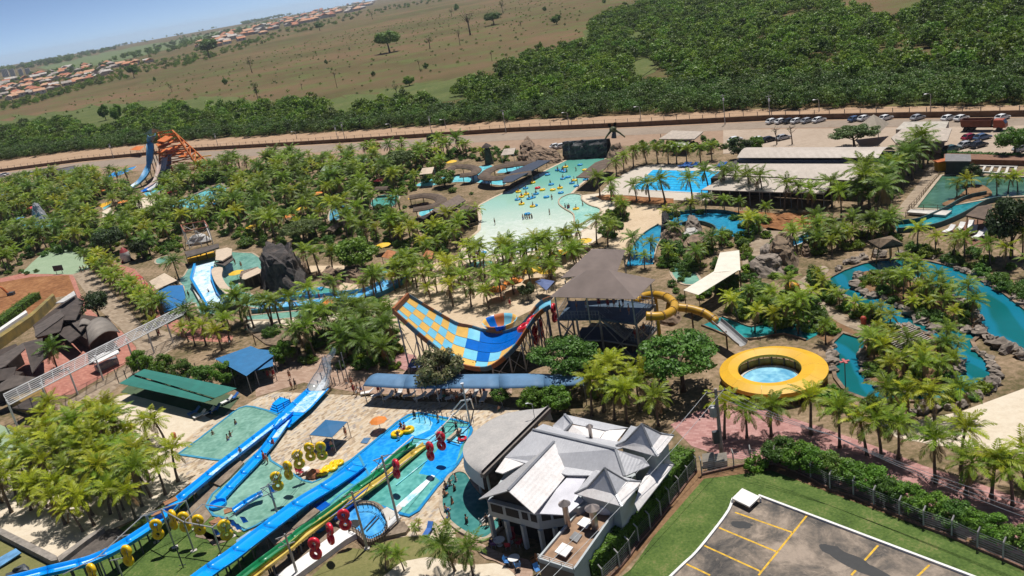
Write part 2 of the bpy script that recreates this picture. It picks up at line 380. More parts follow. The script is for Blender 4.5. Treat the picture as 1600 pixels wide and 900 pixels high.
sheet('red_walk',K('B1',(0,140),(130,110),(460,116),(500,230),(560,330),(640,400),(560,420),(480,250),(430,120),(200,130),(0,165)),.055,REDP)
sheet('promenade',K('B1',(450,115),(560,80),(720,250),(880,420),(1060,480),(1160,520),(1000,640),(900,700),(760,800),(640,890),(470,960),(300,1040),(270,980),(470,880),(700,740),(860,640),(850,560),(740,440),(600,320),(500,180)),.06,PAVE)
sheet('red_plaza',K('B1',(640,400),(760,470),(850,570),(850,635),(450,865),(300,880),(80,900),(60,600),(180,560),(400,520)),.05,REDP)
sheet('red_plaza_by_pool',K('B1',(700,40),(840,80),(980,230),(1010,330),(1140,420),(1300,460),(1460,500),(1440,540),(1200,530),(1000,420),(880,250)),.065,REDP)
sheet('pale_court',K('B5',(-150,150),(0,190),(145,255),(95,325),(0,372),(-150,420)),.05,GCOURT)
sheet('grove_sand',K('P',(-60,800),(0,832),(92,880),(137,843),(190,820),(235,800),(300,752),(350,724),(285,706),(330,655),(300,640),(245,612),(185,618),(150,640),(90,690),(-60,740)),.07,WSAND)
sheet('maintenance_yard',K('P',(-60,812),(0,834),(92,882),(85,900),(60,1000),(-60,1000)),.06,DRYG)
sheet('brown_plaza',K('B2',(-20,640),(120,640),(330,600),(640,640),(760,700),(1060,740),(1600,760),(1600,860),(1060,870),(680,860),(500,830),(300,790),(0,880)),.06,BRNP)
sheet('pink_walk',K('B2',(820,660),(900,600),(1000,620),(1040,720),(940,720)),.065,PINKP)
sheet('sand_strip',K('P',(548,480),(600,440),(650,418),(735,396),(850,392),(945,388),(900,440),(860,470),(800,500),(740,560),(640,560),(600,500)),.055,LSAND)
sheet('sand_walk',K('A7',(600,720),(640,560),(740,480),(1010,490),(1080,540),(960,600),(860,650),(800,740),(700,800),(560,800)),.055,LSAND)
sheet('pool_side_sand',K('B2',(-60,400),(200,420),(420,400),(560,370),(500,100),(300,100),(340,60),(560,60),(640,200),(600,380),(400,450),(-60,480)),.05,LSAND)
sheet('stone_deck',K('P',(258,716),(285,690),(335,652),(385,632),(402,622),(430,612),(470,614),(560,618),(640,627),(760,630),(812,640),(790,700),(735,745),(705,790),(712,840),(740,872),(705,858),(668,838),(640,838),(600,842),(520,815),(420,815),(372,832),(330,806),(300,760)),.08,STONE)
sheet('lower_lawn',K('P',(92,882),(140,850),(235,800),(300,770),(345,806),(400,835),(400,1000),(60,1000)),.055,GRASS)
sheet('lower_dry_lawn',K('r3',(200,960),(420,760),(580,650),(700,665),(830,620),(1100,550),(1250,555),(1350,600),(1480,700),(1500,1000),(200,1000)),.09,DRYG)
sheet('white_terrace',smooth(K('r4',(-100,800),(60,750),(180,735),(300,760),(470,800),(640,795),(760,790),(860,830),(930,900),(960,1000),(-200,1000)),4),.11,WSAND)
sheet('brown_terrace',smooth(K('r4',(430,470),(600,590),(720,660),(850,710),(1000,745),(1060,780),(1080,900),(1000,960),(900,860),(760,770),(660,740),(560,640)),4),.13,BRNP)
sheet('pink_plaza',K('B8',(-60,190),(60,130),(200,90),(420,130),(640,200),(900,290),(1120,380),(1400,470),(1800,620),(1800,880),(1400,740),(1000,600),(700,480),(420,370),(200,345),(40,290)),.05,PINKP)
sheet('sand_beach',K('B8',(900,165),(1100,170),(1300,130),(1600,20),(1800,0),(1800,420),(1600,330),(1400,300),(1200,290),(1000,250)),.06,WSAND)
sheet('corner_lawn',K('P',(840,1000),(985,890),(1000,870),(1085,742),(1200,725),(1600,880),(1800,960),(1800,1100),(840,1100)),.05,GRASS)
sheet('fence_soil',K('P',(880,960),(960,870),(1090,735),(1210,722),(1600,875),(1600,884),(1205,735),(1100,748),(985,880),(900,970)),.055,SOIL)
LOT=K('B8',(-20,875),(60,800),(150,690),(215,600),(235,545),(355,530),(1330,900),(1900,1120),(1200,1500),(-300,1150))
m,n,l,b=newmat('worn_asphalt')
f1=ntex(n,l,.22,8,.7,dist=.5);f2=ntex(n,l,2.5,6,.7);f3=ntex(n,l,.9,9,.8,dist=1.4)
c=ramp(n,l,f1,[(.36,(.045,.042,.04)),(.45,(.105,.09,.077)),(.53,(.20,.16,.125)),(.62,(.34,.27,.21))])
c=mixrgb(n,l,ramp(n,l,f3,[(.55,0),(.66,.7)]),c,(.34,.27,.21));c=mixrgb(n,l,.4,c,ramp(n,l,f2,[(.3,.5),(.7,1)]),'MULTIPLY')
l.new(c,b.inputs['Base Color']);b.inputs['Roughness'].default_value=.85;bump(n,l,b,f2,.3,.03)
lot=tag(MB().poly([G(*p,.09) for p in LOT]).build('parking_lot',MATS['worn_asphalt'],org=(0,0,0)),None,kind='structure')
YEL=M('yellow_line',(.82,.48,.02),.7,.25,3)
mb=MB()
for p,q in [((245,605),(515,700)),((170,677),(440,790)),((92,757),(365,882)),((12,845),(128,900)),((580,622),(355,900)),((915,760),(790,900)),((1155,852),(1095,910)),((1390,930),(1310,1020))]:
    a,d=G1('B8',*p),G1('B8',*q);t=(d-a).normalized();s=Vector((-t.y,t.x,0))*.10;z=Vector((0,0,.094));mb.poly([a-s+z,d-s+z,d+s+z,a+s+z])
mb.build('lane_marking',YEL,lot)
mb=MB();st=M('oil_stain',(.02,.02,.021),.6,.2,2)
for cx,cy,sx,sy,rz in ((275,660,50,17,.1),(700,780,65,22,.35),(790,830,130,30,.45),(900,885,90,22,.4)):
    pts=[]
    for k in range(28):
        a=k/28*6.283;r=1+.25*mnoise.noise((math.cos(a)*2+cx,math.sin(a)*2,cy*.1))+.1*mnoise.noise((math.cos(a)*6+cx,math.sin(a)*6,3));x,y=sx*r*math.cos(a),sy*r*math.sin(a)
        pts.append(G1('B8',cx+x*math.cos(rz)-y*math.sin(rz),cy+x*math.sin(rz)+y*math.cos(rz),.092+.0005*(cx % 7)))
    mb.poly(pts)
mb.build('oil_stain',st,lot)
WHITE=M('white_paint',(.80,.78,.75),.6,.1,1.5)
kp=smooth([G(*p) for p in LOT[-1:]+LOT[:5]],4,False);mb=MB()
for a,d in zip(kp,kp[1:]):mb.bar(a+Vector((0,0,.15)),d+Vector((0,0,.15)),.26,.3)
kp=[G(*p) for p in LOT[5:8]]
for a,d in zip(kp,kp[1:]):mb.bar(a+Vector((0,0,.15)),d+Vector((0,0,.15)),.26,.3)
tag(mb.build('white_kerb',WHITE),'white painted kerb running round the worn car park','kerb')
bt=[(230,535),(278,488),(362,528),(312,575)]
mb=MB();pts=[G1('B8',x,y,.75) for x,y in bt];mb.slab(pts,.18)
t=thing('booth_shelter','small white concrete canopy at the corner of the worn car park','canopy',G1('B8',290,570))
mb.build('canopy_slab',WHITE,t)
for p in pts[:3]:MB().box((p.x,p.y,.29),(.18,.18,.57)).build('support_block',WHITE,t)
mb=MB().box((-1500,4575,44),(15900,9900,90));hz=mb.build('haze',None,org=(0,0,0));hz.data.materials.clear()
m=bpy.data.materials.new('haze');m.use_nodes=True;n=m.node_tree.nodes;n.remove(n['Principled BSDF']);v=n.new('ShaderNodeVolumePrincipled')
v.inputs['Color'].default_value=(.80,.88,1,1);v.inputs['Density'].default_value=HAZE;v.inputs['Anisotropy'].default_value=.2
m.node_tree.links.new(v.outputs[0],n['Material Output'].inputs['Volume']);hz.data.materials.append(m);tag(hz,'pale blue summer haze over the plain','haze',kind='stuff')
# ================================================================== plant prototypes
PALMG=leaf_mat('palm_leaf',(.085,.15,.010),(.26,.355,.025),.3,.3,1.2)
PALMY=leaf_mat('palm_leaf_yellow',(.17,.225,.010),(.41,.44,.025),.3,.3,1.2)
PALMD=leaf_mat('palm_leaf_dark',(.065,.12,.015),(.17,.26,.03),.22,.3,1.2)
PDEAD=leaf_mat('dead_frond',(.20,.125,.05),(.32,.22,.10),.2,.3)
LEAF=leaf_mat('tree_leaf',(.06,.13,.02),(.15,.27,.04),.28,.3,.9)
LEAFB=leaf_mat('bright_leaf',(.075,.16,.015),(.17,.30,.03),.2,.3,.9)
ACAC=leaf_mat('acacia_leaf',(.075,.12,.03),(.15,.20,.055),.25,.3,.9)
WOODL=leaf_mat('wood_leaf',(.055,.115,.010),(.235,.345,.03),.55,.3,.3)
WOODF=leaf_mat('thicket_leaf',(.055,.11,.018),(.135,.215,.038),.38,.3,.3)
BARK=M('bark',(.17,.12,.085),.9,.3,4,bmp=.5)
PBARK=M('palm_bark',(.24,.18,.13),.9,.3,5,bmp=.5)
def quads_mesh(name,Q,m,m2=None,n2=0):
    """Q: (n,4,3) array"""
    n=len(Q);me=bpy.data.meshes.new(name);me.vertices.add(n*4);me.vertices.foreach_set('co',Q.reshape(-1).astype(np.float32))
    me.loops.add(n*4);me.loops.foreach_set('vertex_index',np.arange(n*4,dtype=np.int32));me.polygons.add(n)
    me.polygons.foreach_set('loop_start',np.arange(0,n*4,4,dtype=np.int32));me.polygons.foreach_set('loop_total',np.full(n,4,np.int32))
    me.materials.append(m)
    if n2:me.materials.append(m2);me.polygons.foreach_set('material_index',[0]*(n-n2)+[1]*n2)
    me.update(calc_edges=True);return me
def leaf_quads(C,Nn,size,rng,up=.55):
    n=len(C);Nn=Nn+rng.normal(0,.55,(n,3));Nn[:,2]+=up;Nn /= np.linalg.norm(Nn,axis=1)[:,None]+1e-9
    a=np.cross(Nn,rng.normal(0,1,(n,3)));a /= np.linalg.norm(a,axis=1)[:,None]+1e-9;b=np.cross(Nn,a)
    s=(size*rng.uniform(.6,1.3,n))[:,None];w=s*rng.uniform(.5,.8,(n,1))
    return np.stack([C-a*s,C-b*w,C+a*s,C+b*w],1)*1.0
def crown_quads(rng,nclump,nleaf,R,Rz,zc,clump_r,size,flat=1.0,bottom=-.5):
    """leaf clumps spread through an ellipsoid crown"""
    out=[]
    for k in range(nclump):
        d=rng.normal(0,1,3);d /= np.linalg.norm(d);d[2]=max(d[2],bottom);r=rng.uniform(.45,1.0)**.6
        c=np.array([d[0]*R*r,d[1]*R*r,zc+d[2]*Rz*r]);cr=clump_r*rng.uniform(.65,1.25)
        n=int(nleaf*rng.uniform(.7,1.3));q=rng.normal(0,1,(n,3));q /= np.linalg.norm(q,axis=1)[:,None]
        P=c+q*np.array([cr,cr,cr*.75*flat])*rng.uniform(.55,1.05,(n,1))
        out.append(leaf_quads(P,q,size,rng))
    return np.concatenate(out)
def trunk_mesh(name,rng,h,r0,R,zc,nb=6,m=None):
    mb=MB();lean=rng.normal(0,.06,2)*h
    P=[Vector((lean[0]*t*t,lean[1]*t*t,h*t)) for t in (0,.25,.5,.75,1)]
    mb.tube(P,[r0*1.35,r0,r0*.85,r0*.65,r0*.4],7)
    for k in range(nb):
        t=rng.uniform(.45,.95);s=P[0].lerp(P[4],t);a=k/nb*6.283+rng.uniform(-.4,.4);L=R*rng.uniform(.6,.95)
        e=Vector((math.cos(a)*L,math.sin(a)*L,zc+rng.uniform(-.1,.5)*(zc-s.z+.5)));mid=s.lerp(e,.5)+Vector((0,0,-.05*L))
        mb.tube([s,mid,e],[r0*.5,r0*.3,r0*.1],5)
    return mb.data(name,m or BARK,smooth=True)
HID=bpy.data.collections.new('prototypes') # never linked: only mesh data and scatter sources live here
def tree_proto(seed,kind):
    rng=np.random.default_rng(seed)
    if kind=='broad':q=crown_quads(rng,34,160,2.7,1.6,3.6,.9,.17);m=LEAF;t=trunk_mesh('trunk',rng,3.2,.2,2.4,3.6)
    elif kind=='dense':q=crown_quads(rng,46,170,2.5,1.9,2.9,.8,.155,bottom=-.8);m=LEAFB;t=trunk_mesh('trunk',rng,2.6,.2,2.2,2.9)
    elif kind=='acacia':q=crown_quads(rng,62,130,3.4,1.25,3.9,.75,.145,.7);m=ACAC;t=trunk_mesh('trunk',rng,3.2,.2,3.0,3.9,9)
    elif kind=='shrub':q=crown_quads(rng,22,80,1.2,.7,.75,.5,.13,bottom=-.9);m=LEAF;t=trunk_mesh('trunk',rng,.7,.07,1.0,.8)
    elif kind=='sparse':q=crown_quads(rng,16,26,2.2,1.7,3.8,.8,.14);m=ACAC;t=trunk_mesh('trunk',rng,4.4,.2,2.2,4.2,10)
    elif kind=='bare':q=crown_quads(rng,4,8,1.6,1.2,4.0,.5,.12);m=ACAC;t=trunk_mesh('trunk',rng,5.0,.17,1.9,4.6,9)
    return quads_mesh('crown',q,m),t
TREES={k:[tree_proto(i*31+j,k) for j in range(3)] for i,k in enumerate(('broad','dense','acacia','shrub','sparse','bare'))}
CATN={'broad':('broadleaf_tree','tree'),'dense':('leafy_tree','tree'),'acacia':('acacia_tree','tree'),'shrub':('shrub','shrub'),'sparse':('thin_tree','tree'),'bare':('bare_tree','tree')}
TINT={}
def tree(kind,px,w,h,label,group=None,z=0,mat=None,rz=None,mpx=True):
    """tree at base pixel px; w, h are crown width and total height in metres (or pixels when mpx)"""
    p=G(px[0],px[1],z)
    if mpx:
        d=(p-Vector((0,0,H))).dot(FW);w,h=w*d/FPX,h*d/FPX/math.cos(PITCH)
    cm,tm=random.choice(TREES[kind]);ref={'broad':(6.6,5.9),'dense':(6.2,5.3),'acacia':(7.6,5.6),'shrub':(2.9,1.8),'sparse':(5,6.0),'bare':(3.8,5.4)}[kind]
    if mat:
        key=(cm.name,mat.name)
        if key not in TINT:c2=cm.copy();c2.materials[0]=mat;TINT[key]=c2
        cm=TINT[key]
    nm,cat=CATN[kind];t=thing(nm,label,cat,p,group);t.rotation_euler[2]=random.uniform(0,6.28) if rz is None else rz
    t.scale=(w/ref[0],w/ref[0],h/ref[1])
    for nme,me in (('trunk',tm),('crown',cm)):
        o=bpy.data.objects.new(nme,me);COL.objects.link(o);o.parent=t
    return t
def frond(rng,L,el,az,droop,nl=15,wid=.85):
    """one feather leaf as quads"""
    Q=[];S=7;P=[np.zeros(3)];e=el
    for i in range(S):
        st=L/S;P.append(P[-1]+np.array([math.cos(e)*st,0,math.sin(e)*st]));e -=droop/S*(1+.8*i/S)
    P=np.array(P);side=np.array([0,1.0,0])
    for i in range(S):
        w=.045*(1-i/S)+.012;a,b=P[i],P[i+1];Q.append([a-side*w,b-side*w*.8,b+side*w*.8,a+side*w])
    for i in range(nl):
        t=.14+.86*i/(nl-1);k=t*S;j=min(int(k),S-1);p=P[j]+(P[j+1]-P[j])*(k-j);d=P[j+1]-P[j];d /= np.linalg.norm(d)
        ln=L*.25*(math.sin(math.pi*min(1,.18+.80*t))**.7+.08)*rng.uniform(.85,1.12);hang=rng.uniform(.1,.45)+.2*t
        for s in (-1,1):
            v=side*s*.8+d*rng.uniform(.6,.95)+np.array([0,0,-hang]);v /= np.linalg.norm(v);w=d*wid*.115*L/3
            tip=p+v*ln;mid=p+v*ln*.45;Q.append([p,mid-w,tip,mid+w])
    Q=np.array(Q);c,s_=math.cos(az),math.sin(az);R=np.array([[c,-s_,0],[s_,c,0],[0,0,1]]);return Q @ R.T
def palm_proto(seed,n=19,L=2.6,h=4.2,lean=.3,m=None,up=1.25):
    rng=np.random.default_rng(seed);Q=F=[]
    for i in range(n):
        f=i/n;el=up-1.4*f+rng.uniform(-.15,.15);Q.append(frond(rng,L*rng.uniform(.85,1.1)*(.82+.18*math.sin(math.pi*f)),el,i*2.4+rng.uniform(-.25,.25),.7+.45*rng.random()+.35*f))
    D=[frond(rng,L*.75,-.75+rng.uniform(-.3,.2),rng.uniform(0,6.28),.5) for _ in range(3)];n2=sum(map(len,D))
    a=rng.uniform(0,6.28);top=np.array([math.cos(a)*lean,math.sin(a)*lean,h]);Q=np.concatenate(Q+D)+top
    mb=MB();mb.tube([(top[0]*t*t,top[1]*t*t,h*t) for t in (0,.1,.35,.7,1)],[.24,.17,.14,.12,.13],7)
    return quads_mesh('crown',Q,m or PALMG,PDEAD,n2),mb.data('trunk',PBARK,smooth=True),[quads_mesh('frond',f+top,m or PALMG) for f in F]+[quads_mesh('dead_frond',f+top,PDEAD) for f in D]
PALMS={'g':[palm_proto(i,17,2.9,3.5+.25*i,.4,None,1.35) for i in range(6)],'y':[palm_proto(20+i,15,2.75,3.3+.25*i,.4,PALMY,1.4) for i in range(5)],
         'd':[palm_proto(40+i,21,3.5,3.9+.3*i,.6,PALMD,1.3) for i in range(4)]}
NP=[0]
def palm(p,h,label,group,kind='g',split=False):
    """h: total height in metres"""
    cm,tm,fr=random.choice(PALMS[kind]);t=thing('coconut_palm',label,'palm',p,group);NP[0]+=1
    k=h/{'g':5.9,'y':5.7,'d':6.9}[kind];t.scale=(k*random.uniform(.92,1.12),k*random.uniform(.92,1.12),k);t.rotation_euler=(random.uniform(-.09,.09),random.uniform(-.09,.09),random.uniform(0,6.28))
    o=bpy.data.objects.new('trunk',tm);COL.objects.link(o);o.parent=t;c=bpy.data.objects.new('crown',None if split else cm);COL.objects.link(c);c.parent=t
    for f in fr if split else ():o=bpy.data.objects.new(f.name.split('.')[0],f);COL.objects.link(o);o.parent=c
    return t
def scatter(name,pts,rot,scl,kind,protos,label,cat,mats=None):
    """pts (n,3), rot (n), scl (n), kind (n ints) -> one object"""
    me=bpy.data.meshes.new(name);me.from_pydata([tuple(p) for p in pts],[],[])
    for nm,typ,arr in (('rot','FLOAT',rot),('scl','FLOAT',scl),('kind','INT',kind)):
        a=me.attributes.new(nm,typ,'POINT');a.data.foreach_set('value',np.asarray(arr,np.int32 if typ=='INT' else np.float32))
    ob=bpy.data.objects.new(name,me);COL.objects.link(ob);tag(ob,label,cat,kind='stuff')
    c=bpy.data.collections.new(name+'_source')
    for i,d in enumerate(protos):
        po=bpy.data.objects.new('%s_source_%02d' % (name,i),d);c.objects.link(po)
    ng=bpy.data.node_groups.new(name,'GeometryNodeTree');ng.interface.new_socket('Geometry',in_out='INPUT',socket_type='NodeSocketGeometry');ng.interface.new_socket('Geometry',in_out='OUTPUT',socket_type='NodeSocketGeometry')
    N,L=ng.nodes,ng.links;gi,go=N.new('NodeGroupInput'),N.new('NodeGroupOutput');ci=N.new('GeometryNodeCollectionInfo');ci.inputs['Collection'].default_value=c
    ci.inputs['Separate Children'].default_value=True;ci.inputs['Reset Children'].default_value=True
    ip=N.new('GeometryNodeInstanceOnPoints');ip.inputs['Pick Instance'].default_value=True
    def attr(nm,ty):
        x=N.new('GeometryNodeInputNamedAttribute');x.data_type=ty;x.inputs['Name'].default_value=nm;return x.outputs['Attribute']
    cx=N.new('ShaderNodeCombineXYZ');L.new(attr('rot','FLOAT'),cx.inputs[2])
    L.new(gi.outputs[0],ip.inputs['Points']);L.new(ci.outputs[0],ip.inputs['Instance']);L.new(attr('kind','INT'),ip.inputs['Instance Index'])
    L.new(cx.outputs[0],ip.inputs['Rotation']);L.new(attr('scl','FLOAT'),ip.inputs['Scale']);L.new(ip.outputs[0],go.inputs[0])
    md=ob.modifiers.new('scatter','NODES');md.node_group=ng;return ob
def fill(poly,spacing,rng,top=0,cuts=(),pmax=1e9,base_ok=None):
    """jittered points on the ground whose (raised) picture lies inside a pixel outline"""
    W=[G(max(-900,min(2500,x)),max(y,22 if top==0 else 22),0) for x,y in poly];xs=[p.x for p in W];ys=[p.y for p in W];out=[]
    y=min(ys)
    while y<max(ys):
        x=min(xs)
        while x<max(xs):
            p=(x+rng.uniform(-.45,.45)*spacing,y+rng.uniform(-.45,.45)*spacing);q=proj((p[0],p[1],top))
            if inside(q,poly) and not any(inside(q,c) for c in cuts) and (base_ok is None or base_ok(p)):out.append((p[0],p[1],0))
            x+=spacing
        y+=spacing
    return np.array(out) if out else np.zeros((0,3))
def pfill(poly,n,rng,ymin=-30):
    xs=[p[0] for p in poly];ys=[p[1] for p in poly];out=[]
    while len(out)<n:
        q=(rng.uniform(min(xs),max(xs)),rng.uniform(min(ys),max(ys)))
        if inside(q,poly) and (Vector((q[0]-800,q[1]-450))).dot(Vector((-.1752,-.9844)))<481:out.append(tuple(G(*q)))
    return np.array(out)
def wood_proto(seed,m,R=3.0,Rz=2.2,zc=3.4,n=20,nl=42,s=.30,cr=1.15):
    rng=np.random.default_rng(seed);return quads_mesh('wood_crown',crown_quads(rng,n,nl,R,Rz,zc,cr,s,bottom=-.9),m)
WOODP=[wood_proto(100+i,WOODL) for i in range(5)]+[wood_proto(120+i,WOODF,3.4,1.7,2.5,24,40,.25,1.05) for i in range(4)]+[wood_proto(140+i,LEAFB,2.6,2.2,3.0) for i in range(2)]
def wall_y(x):
    for (a,b),(c,d) in zip(WALLPX,WALLPX[1:]):
        if a <=x <=c:return b+(d-b)*(x-a)/(c-a)
    return 300 if x<0 else 180
wood_front=lambda p:(lambda q:q[1]<wall_y(q[0])-17)(proj((p[0],p[1],0)))
CLEAR=K('A3',(760,320),(870,350),(985,425),(965,490),(720,465),(730,380),(790,300),(740,250),(740,160),(810,160),(800,290))
CLEAR2=K('A4',(430,-60),(440,60),(560,40),(700,90),(800,60),(860,30),(1080,20),(1150,-60))
TOPW=[(-300,200),(-100,190),(0,196),(60,190),(105,179),(125,194),(155,197),(190,196),(196,170),(215,162),(240,176),(270,159),(312,172),(335,164),(400,162),(452,152),(505,152),(517,172),(560,162),(610,152),(675,150),(700,140),(722,122),(770,117),(778,97),(845,75),(887,66),(920,64),(925,32),(945,18),(1007,4),(1080,-30),(1250,-70),(1700,-110),(1900,-60)]
rng=np.random.default_rng(3)
FRONT=[(x,y+(wall_y(x)-15-y)*(.45 if x<700 else .55)) for x,y in TOPW] # the low thicket along the verge
lowp=[(-300,262),(0,225),(105,214),(220,200),(400,186),(520,182),(620,172),(760,155),(900,140),(1000,128),(1100,118),(1250,108),(1400,105),(1600,95),(1900,90)]
strip=lowp+[(x,y-8) for x,y in WALLPX[::-1]]
upper=TOPW+[(1900,95)]+[(x,y+4) for x,y in lowp[::-1]]
a=fill(upper,5.6,rng,4.5,[CLEAR,CLEAR2],base_ok=wood_front);b_=fill(strip,4.3,rng,3.2,[],base_ok=wood_front)
n2=len(b_)
keep=np.array([mnoise.noise((x/26,y/26,2.2))<.34 for x,y,_ in a]);a=a[keep];n1=len(a);k1=rng.choice([0,1,2,3,4,9,10],n1,p=[.19,.19,.19,.19,.1,.07,.07]);k2=rng.choice([5,6,7,8],n2)
s1=rng.uniform(.55,1.1,n1)*rng.choice([1,1,1.5],n1);s2=rng.uniform(.75,1.3,n2)
scatter('forest',np.concatenate([a,b_]),rng.uniform(0,6.28,n1+n2),np.concatenate([s1,s2]),np.concatenate([k1,k2]),WOODP,'green wood and acacia thicket behind the road wall','forest')
farb=[];fsc=[]
for poly,n_,sc in (([(-60,190),(0,176),(45,167),(90,152),(130,141),(165,131),(200,124),(240,112),(290,104),(345,88),(400,74),(430,62),(430,52),(400,62),(340,80),(285,88),(200,108),(150,122),(60,152),(0,164),(-60,176)],420,1.2),
                     ([(430,62),(480,50),(560,30),(640,12),(700,2),(700,-5),(560,20),(480,38),(430,52)],110,1.2),
                     ([(150,104),(200,92),(240,90),(300,74),(330,68),(380,50),(385,42),(330,52),(290,58),(200,86)],150,1.7),
                     ([(-20,118),(60,106),(100,99),(180,79),(185,72),(100,90),(-20,112)],170,2.6),([(380,40),(470,20),(520,10),(560,2),(555,-4),(460,14),(375,34)],120,2.6),([(180,77),(300,52),(380,36),(375,31),(300,46),(180,72)],26,2.4),
                     ([(0,158),(60,146),(140,122),(240,99),(240,94),(120,104),(0,128)],230,1.3),([(290,74),(400,46),(520,20),(580,4),(540,2),(400,36),(300,68)],200,1.4)):
    q=pfill(poly,n_,rng);farb.append(q);fsc+=list(sc*rng.uniform(.6,1.3,n_)*np.clip(np.hypot(q[:,0],q[:,1])/2200,.8,1.4))
q=np.concatenate(farb);n_=len(q)
scatter('distant_trees',q,rng.uniform(0,6.28,n_),np.array(fsc),rng.choice([0,1,2,3,4],n_),WOODP,'dark belts of distant trees round the far town','trees')
q=fill([(0,185),(200,140),(400,85),(560,45),(760,0),(980,-10),(900,60),(780,100),(600,150),(420,160),(250,158),(100,185)],17,rng,0);q=q[rng.random(len(q))<.5];n_=len(q)
scatter('pasture_scrub',q,rng.uniform(0,6.28,n_),rng.uniform(.12,.42,n_),rng.choice([0,1,5,6],n_),WOODP,'low scrub tufts dotted over the brown pasture','scrub')
PT=[('broad',609,82,44,35,'wide round tree alone in the middle of the pasture'),('broad',772,39,32,20,'flat bright tree on the upper pasture by a dark shadow'),
      ('bare',735,55,26,34,'bare forked tree beside the flat bright pasture tree'),('bare',719,71,10,24,'thin bare snag below the forked bare tree'),('sparse',672,76,16,20,'small upright tree between the wide tree and the snags'),
      ('shrub',666,107,9,9,'dark bush on the pasture under the small upright tree'),('dense',640,134,21,15,'dense dark bush at the lower edge of the pasture'),('sparse',620,149,14,19,'grey bush beside the dense dark bush by the wood'),
      ('bare',527,138,8,26,'slim bare tree alone on the lower pasture'),('shrub',584,119,8,8,'little bush between slim bare tree and dense bush'),('shrub',510,100,6,7,'tiny bush alone on the brown pasture slope'),('bare',472,140,8,10,'small dead shrub on the lower pasture by the wood'),
      ('bare',769,96,7,16,'thin bare sapling near the wood on the green slope'),('bare',656,109,6,16,'bare sapling beside the dark bush on the pasture'),('sparse',786,21,10,22,'tall thin tree at the top of the pasture'),('shrub',714,16,10,10,'round bush high on the pasture'),
      ('sparse',706,25,9,12,'pale thin bush below the round high bush'),('sparse',582,30,8,12,'small tree at the upper pasture edge below the town'),('sparse',394,114,13,26,'upright tree alone on the left pasture'),('shrub',352,132,9,10,'pale bush low on the left pasture'),
      ('sparse',269,144,8,13,'small conical tree on the left pasture slope'),('shrub',242,127,5,7,'small dark bush on the left pasture crest'),('broad',210,122,20,20,'light green tree on the crest of the left pasture'),('broad',327,89,42,27,'large dark round tree on the crest before the town'),
      ('dense',870,38,19,15,'round bush with bare stick on the right pasture'),('shrub',851,17,7,7,'small round bush above the bush with a stick'),('shrub',944,5,8,7,'small bush at the top of the pasture by the wood'),('shrub',845,76,8,11,'dark bush at the edge of the wood on the slope'),('sparse',814,41,9,9,'grey bush on the right pasture'),
      ('dense',166,188,19,25,'dark round tree at the left edge of the thicket'),('dense',186,191,22,28,'tall dark tree in the gap of the left thicket'),('dense',282,174,26,16,'dark spreading tree at the upper edge of the thicket'),('sparse',405,163,14,36,'slender green tree rising over the thicket'),('broad',500,48,16,12,'roundish tree at the corner of the pasture below the town')]
for k,x,y,w,h,lb in PT:tree(k,(x,y),w,h,lb)
TERR=[M('tile_%d' % i,c,.8,.2,.4) for i,c in enumerate(((.58,.25,.13),(.48,.17,.09),(.60,.34,.2),(.38,.33,.29),(.55,.5,.45)))]
PLAS=[M('plaster_%d' % i,c,.8,.15,.3) for i,c in enumerate(((.62,.56,.48),(.55,.42,.32),(.7,.68,.64),(.45,.36,.30)))]
HM=[]
for i in range(10):
    mb=MB();w,d,h=random.uniform(8,13),random.uniform(7,10),random.uniform(3,4.2);mb.prism([Vector((x*w/2,y*d/2,0)) for x,y in ((-1,-1),(1,-1),(1,1),(-1,1))],0,h)
    mb.m=1;W_,D_,r=w/2+.5,d/2+.5,2.1;rl=W_-D_*.8 if i % 2 else W_
    mb.add([(-W_,-D_,h),(W_,-D_,h),(W_,D_,h),(-W_,D_,h),(-rl,0,h+r),(rl,0,h+r)],[(0,1,5,4),(2,3,4,5),(1,2,5),(3,0,4)])
    mb.m=2
    for s in (-.25,.25):mb.box((s*w,-d/2-.03,h*.55),(1.3,.06,1.2))
    HM.append(mb.data('town_house',[PLAS[i % 4],TERR[i % 5],M('house_window',(.06,.07,.09),.2,.1)]))
hp=[]
for poly,grp in (([(-20,138),(0,130),(60,116),(110,107),(150,102),(240,96),(238,100),(200,106),(140,126),(60,148),(0,160),(-20,164)],0),([(287,77),(300,70),(330,58),(400,42),(460,26),(520,10),(570,-1),(590,6),(560,16),(470,40),(420,52),(340,74)],1)):
    hp+=[(x,y,grp) for x,y,_ in pfill(poly,148,rng)]
for x,y,g in hp:
    o=bpy.data.objects.new('town_house',random.choice(HM));COL.objects.link(o);o.location=(x,y,0);o.rotation_euler[2]=.5+random.choice((0,1.57))+random.uniform(-.1,.1);s=1.3*random.uniform(.9,1.35)*min(1.8,max(.9,math.hypot(x,y)/2000));o.scale=(s,s,s)
    tag(o,('small tiled house in the far town at the left edge','small tiled house in the far town above the pasture')[g],'house',('houses of the far left town','houses of the far town above the pasture')[g])
TW=M('tower_white',(.78,.77,.76),.7,.1,.05);TD=M('tower_glass',(.34,.36,.40),.4,.1,.05)
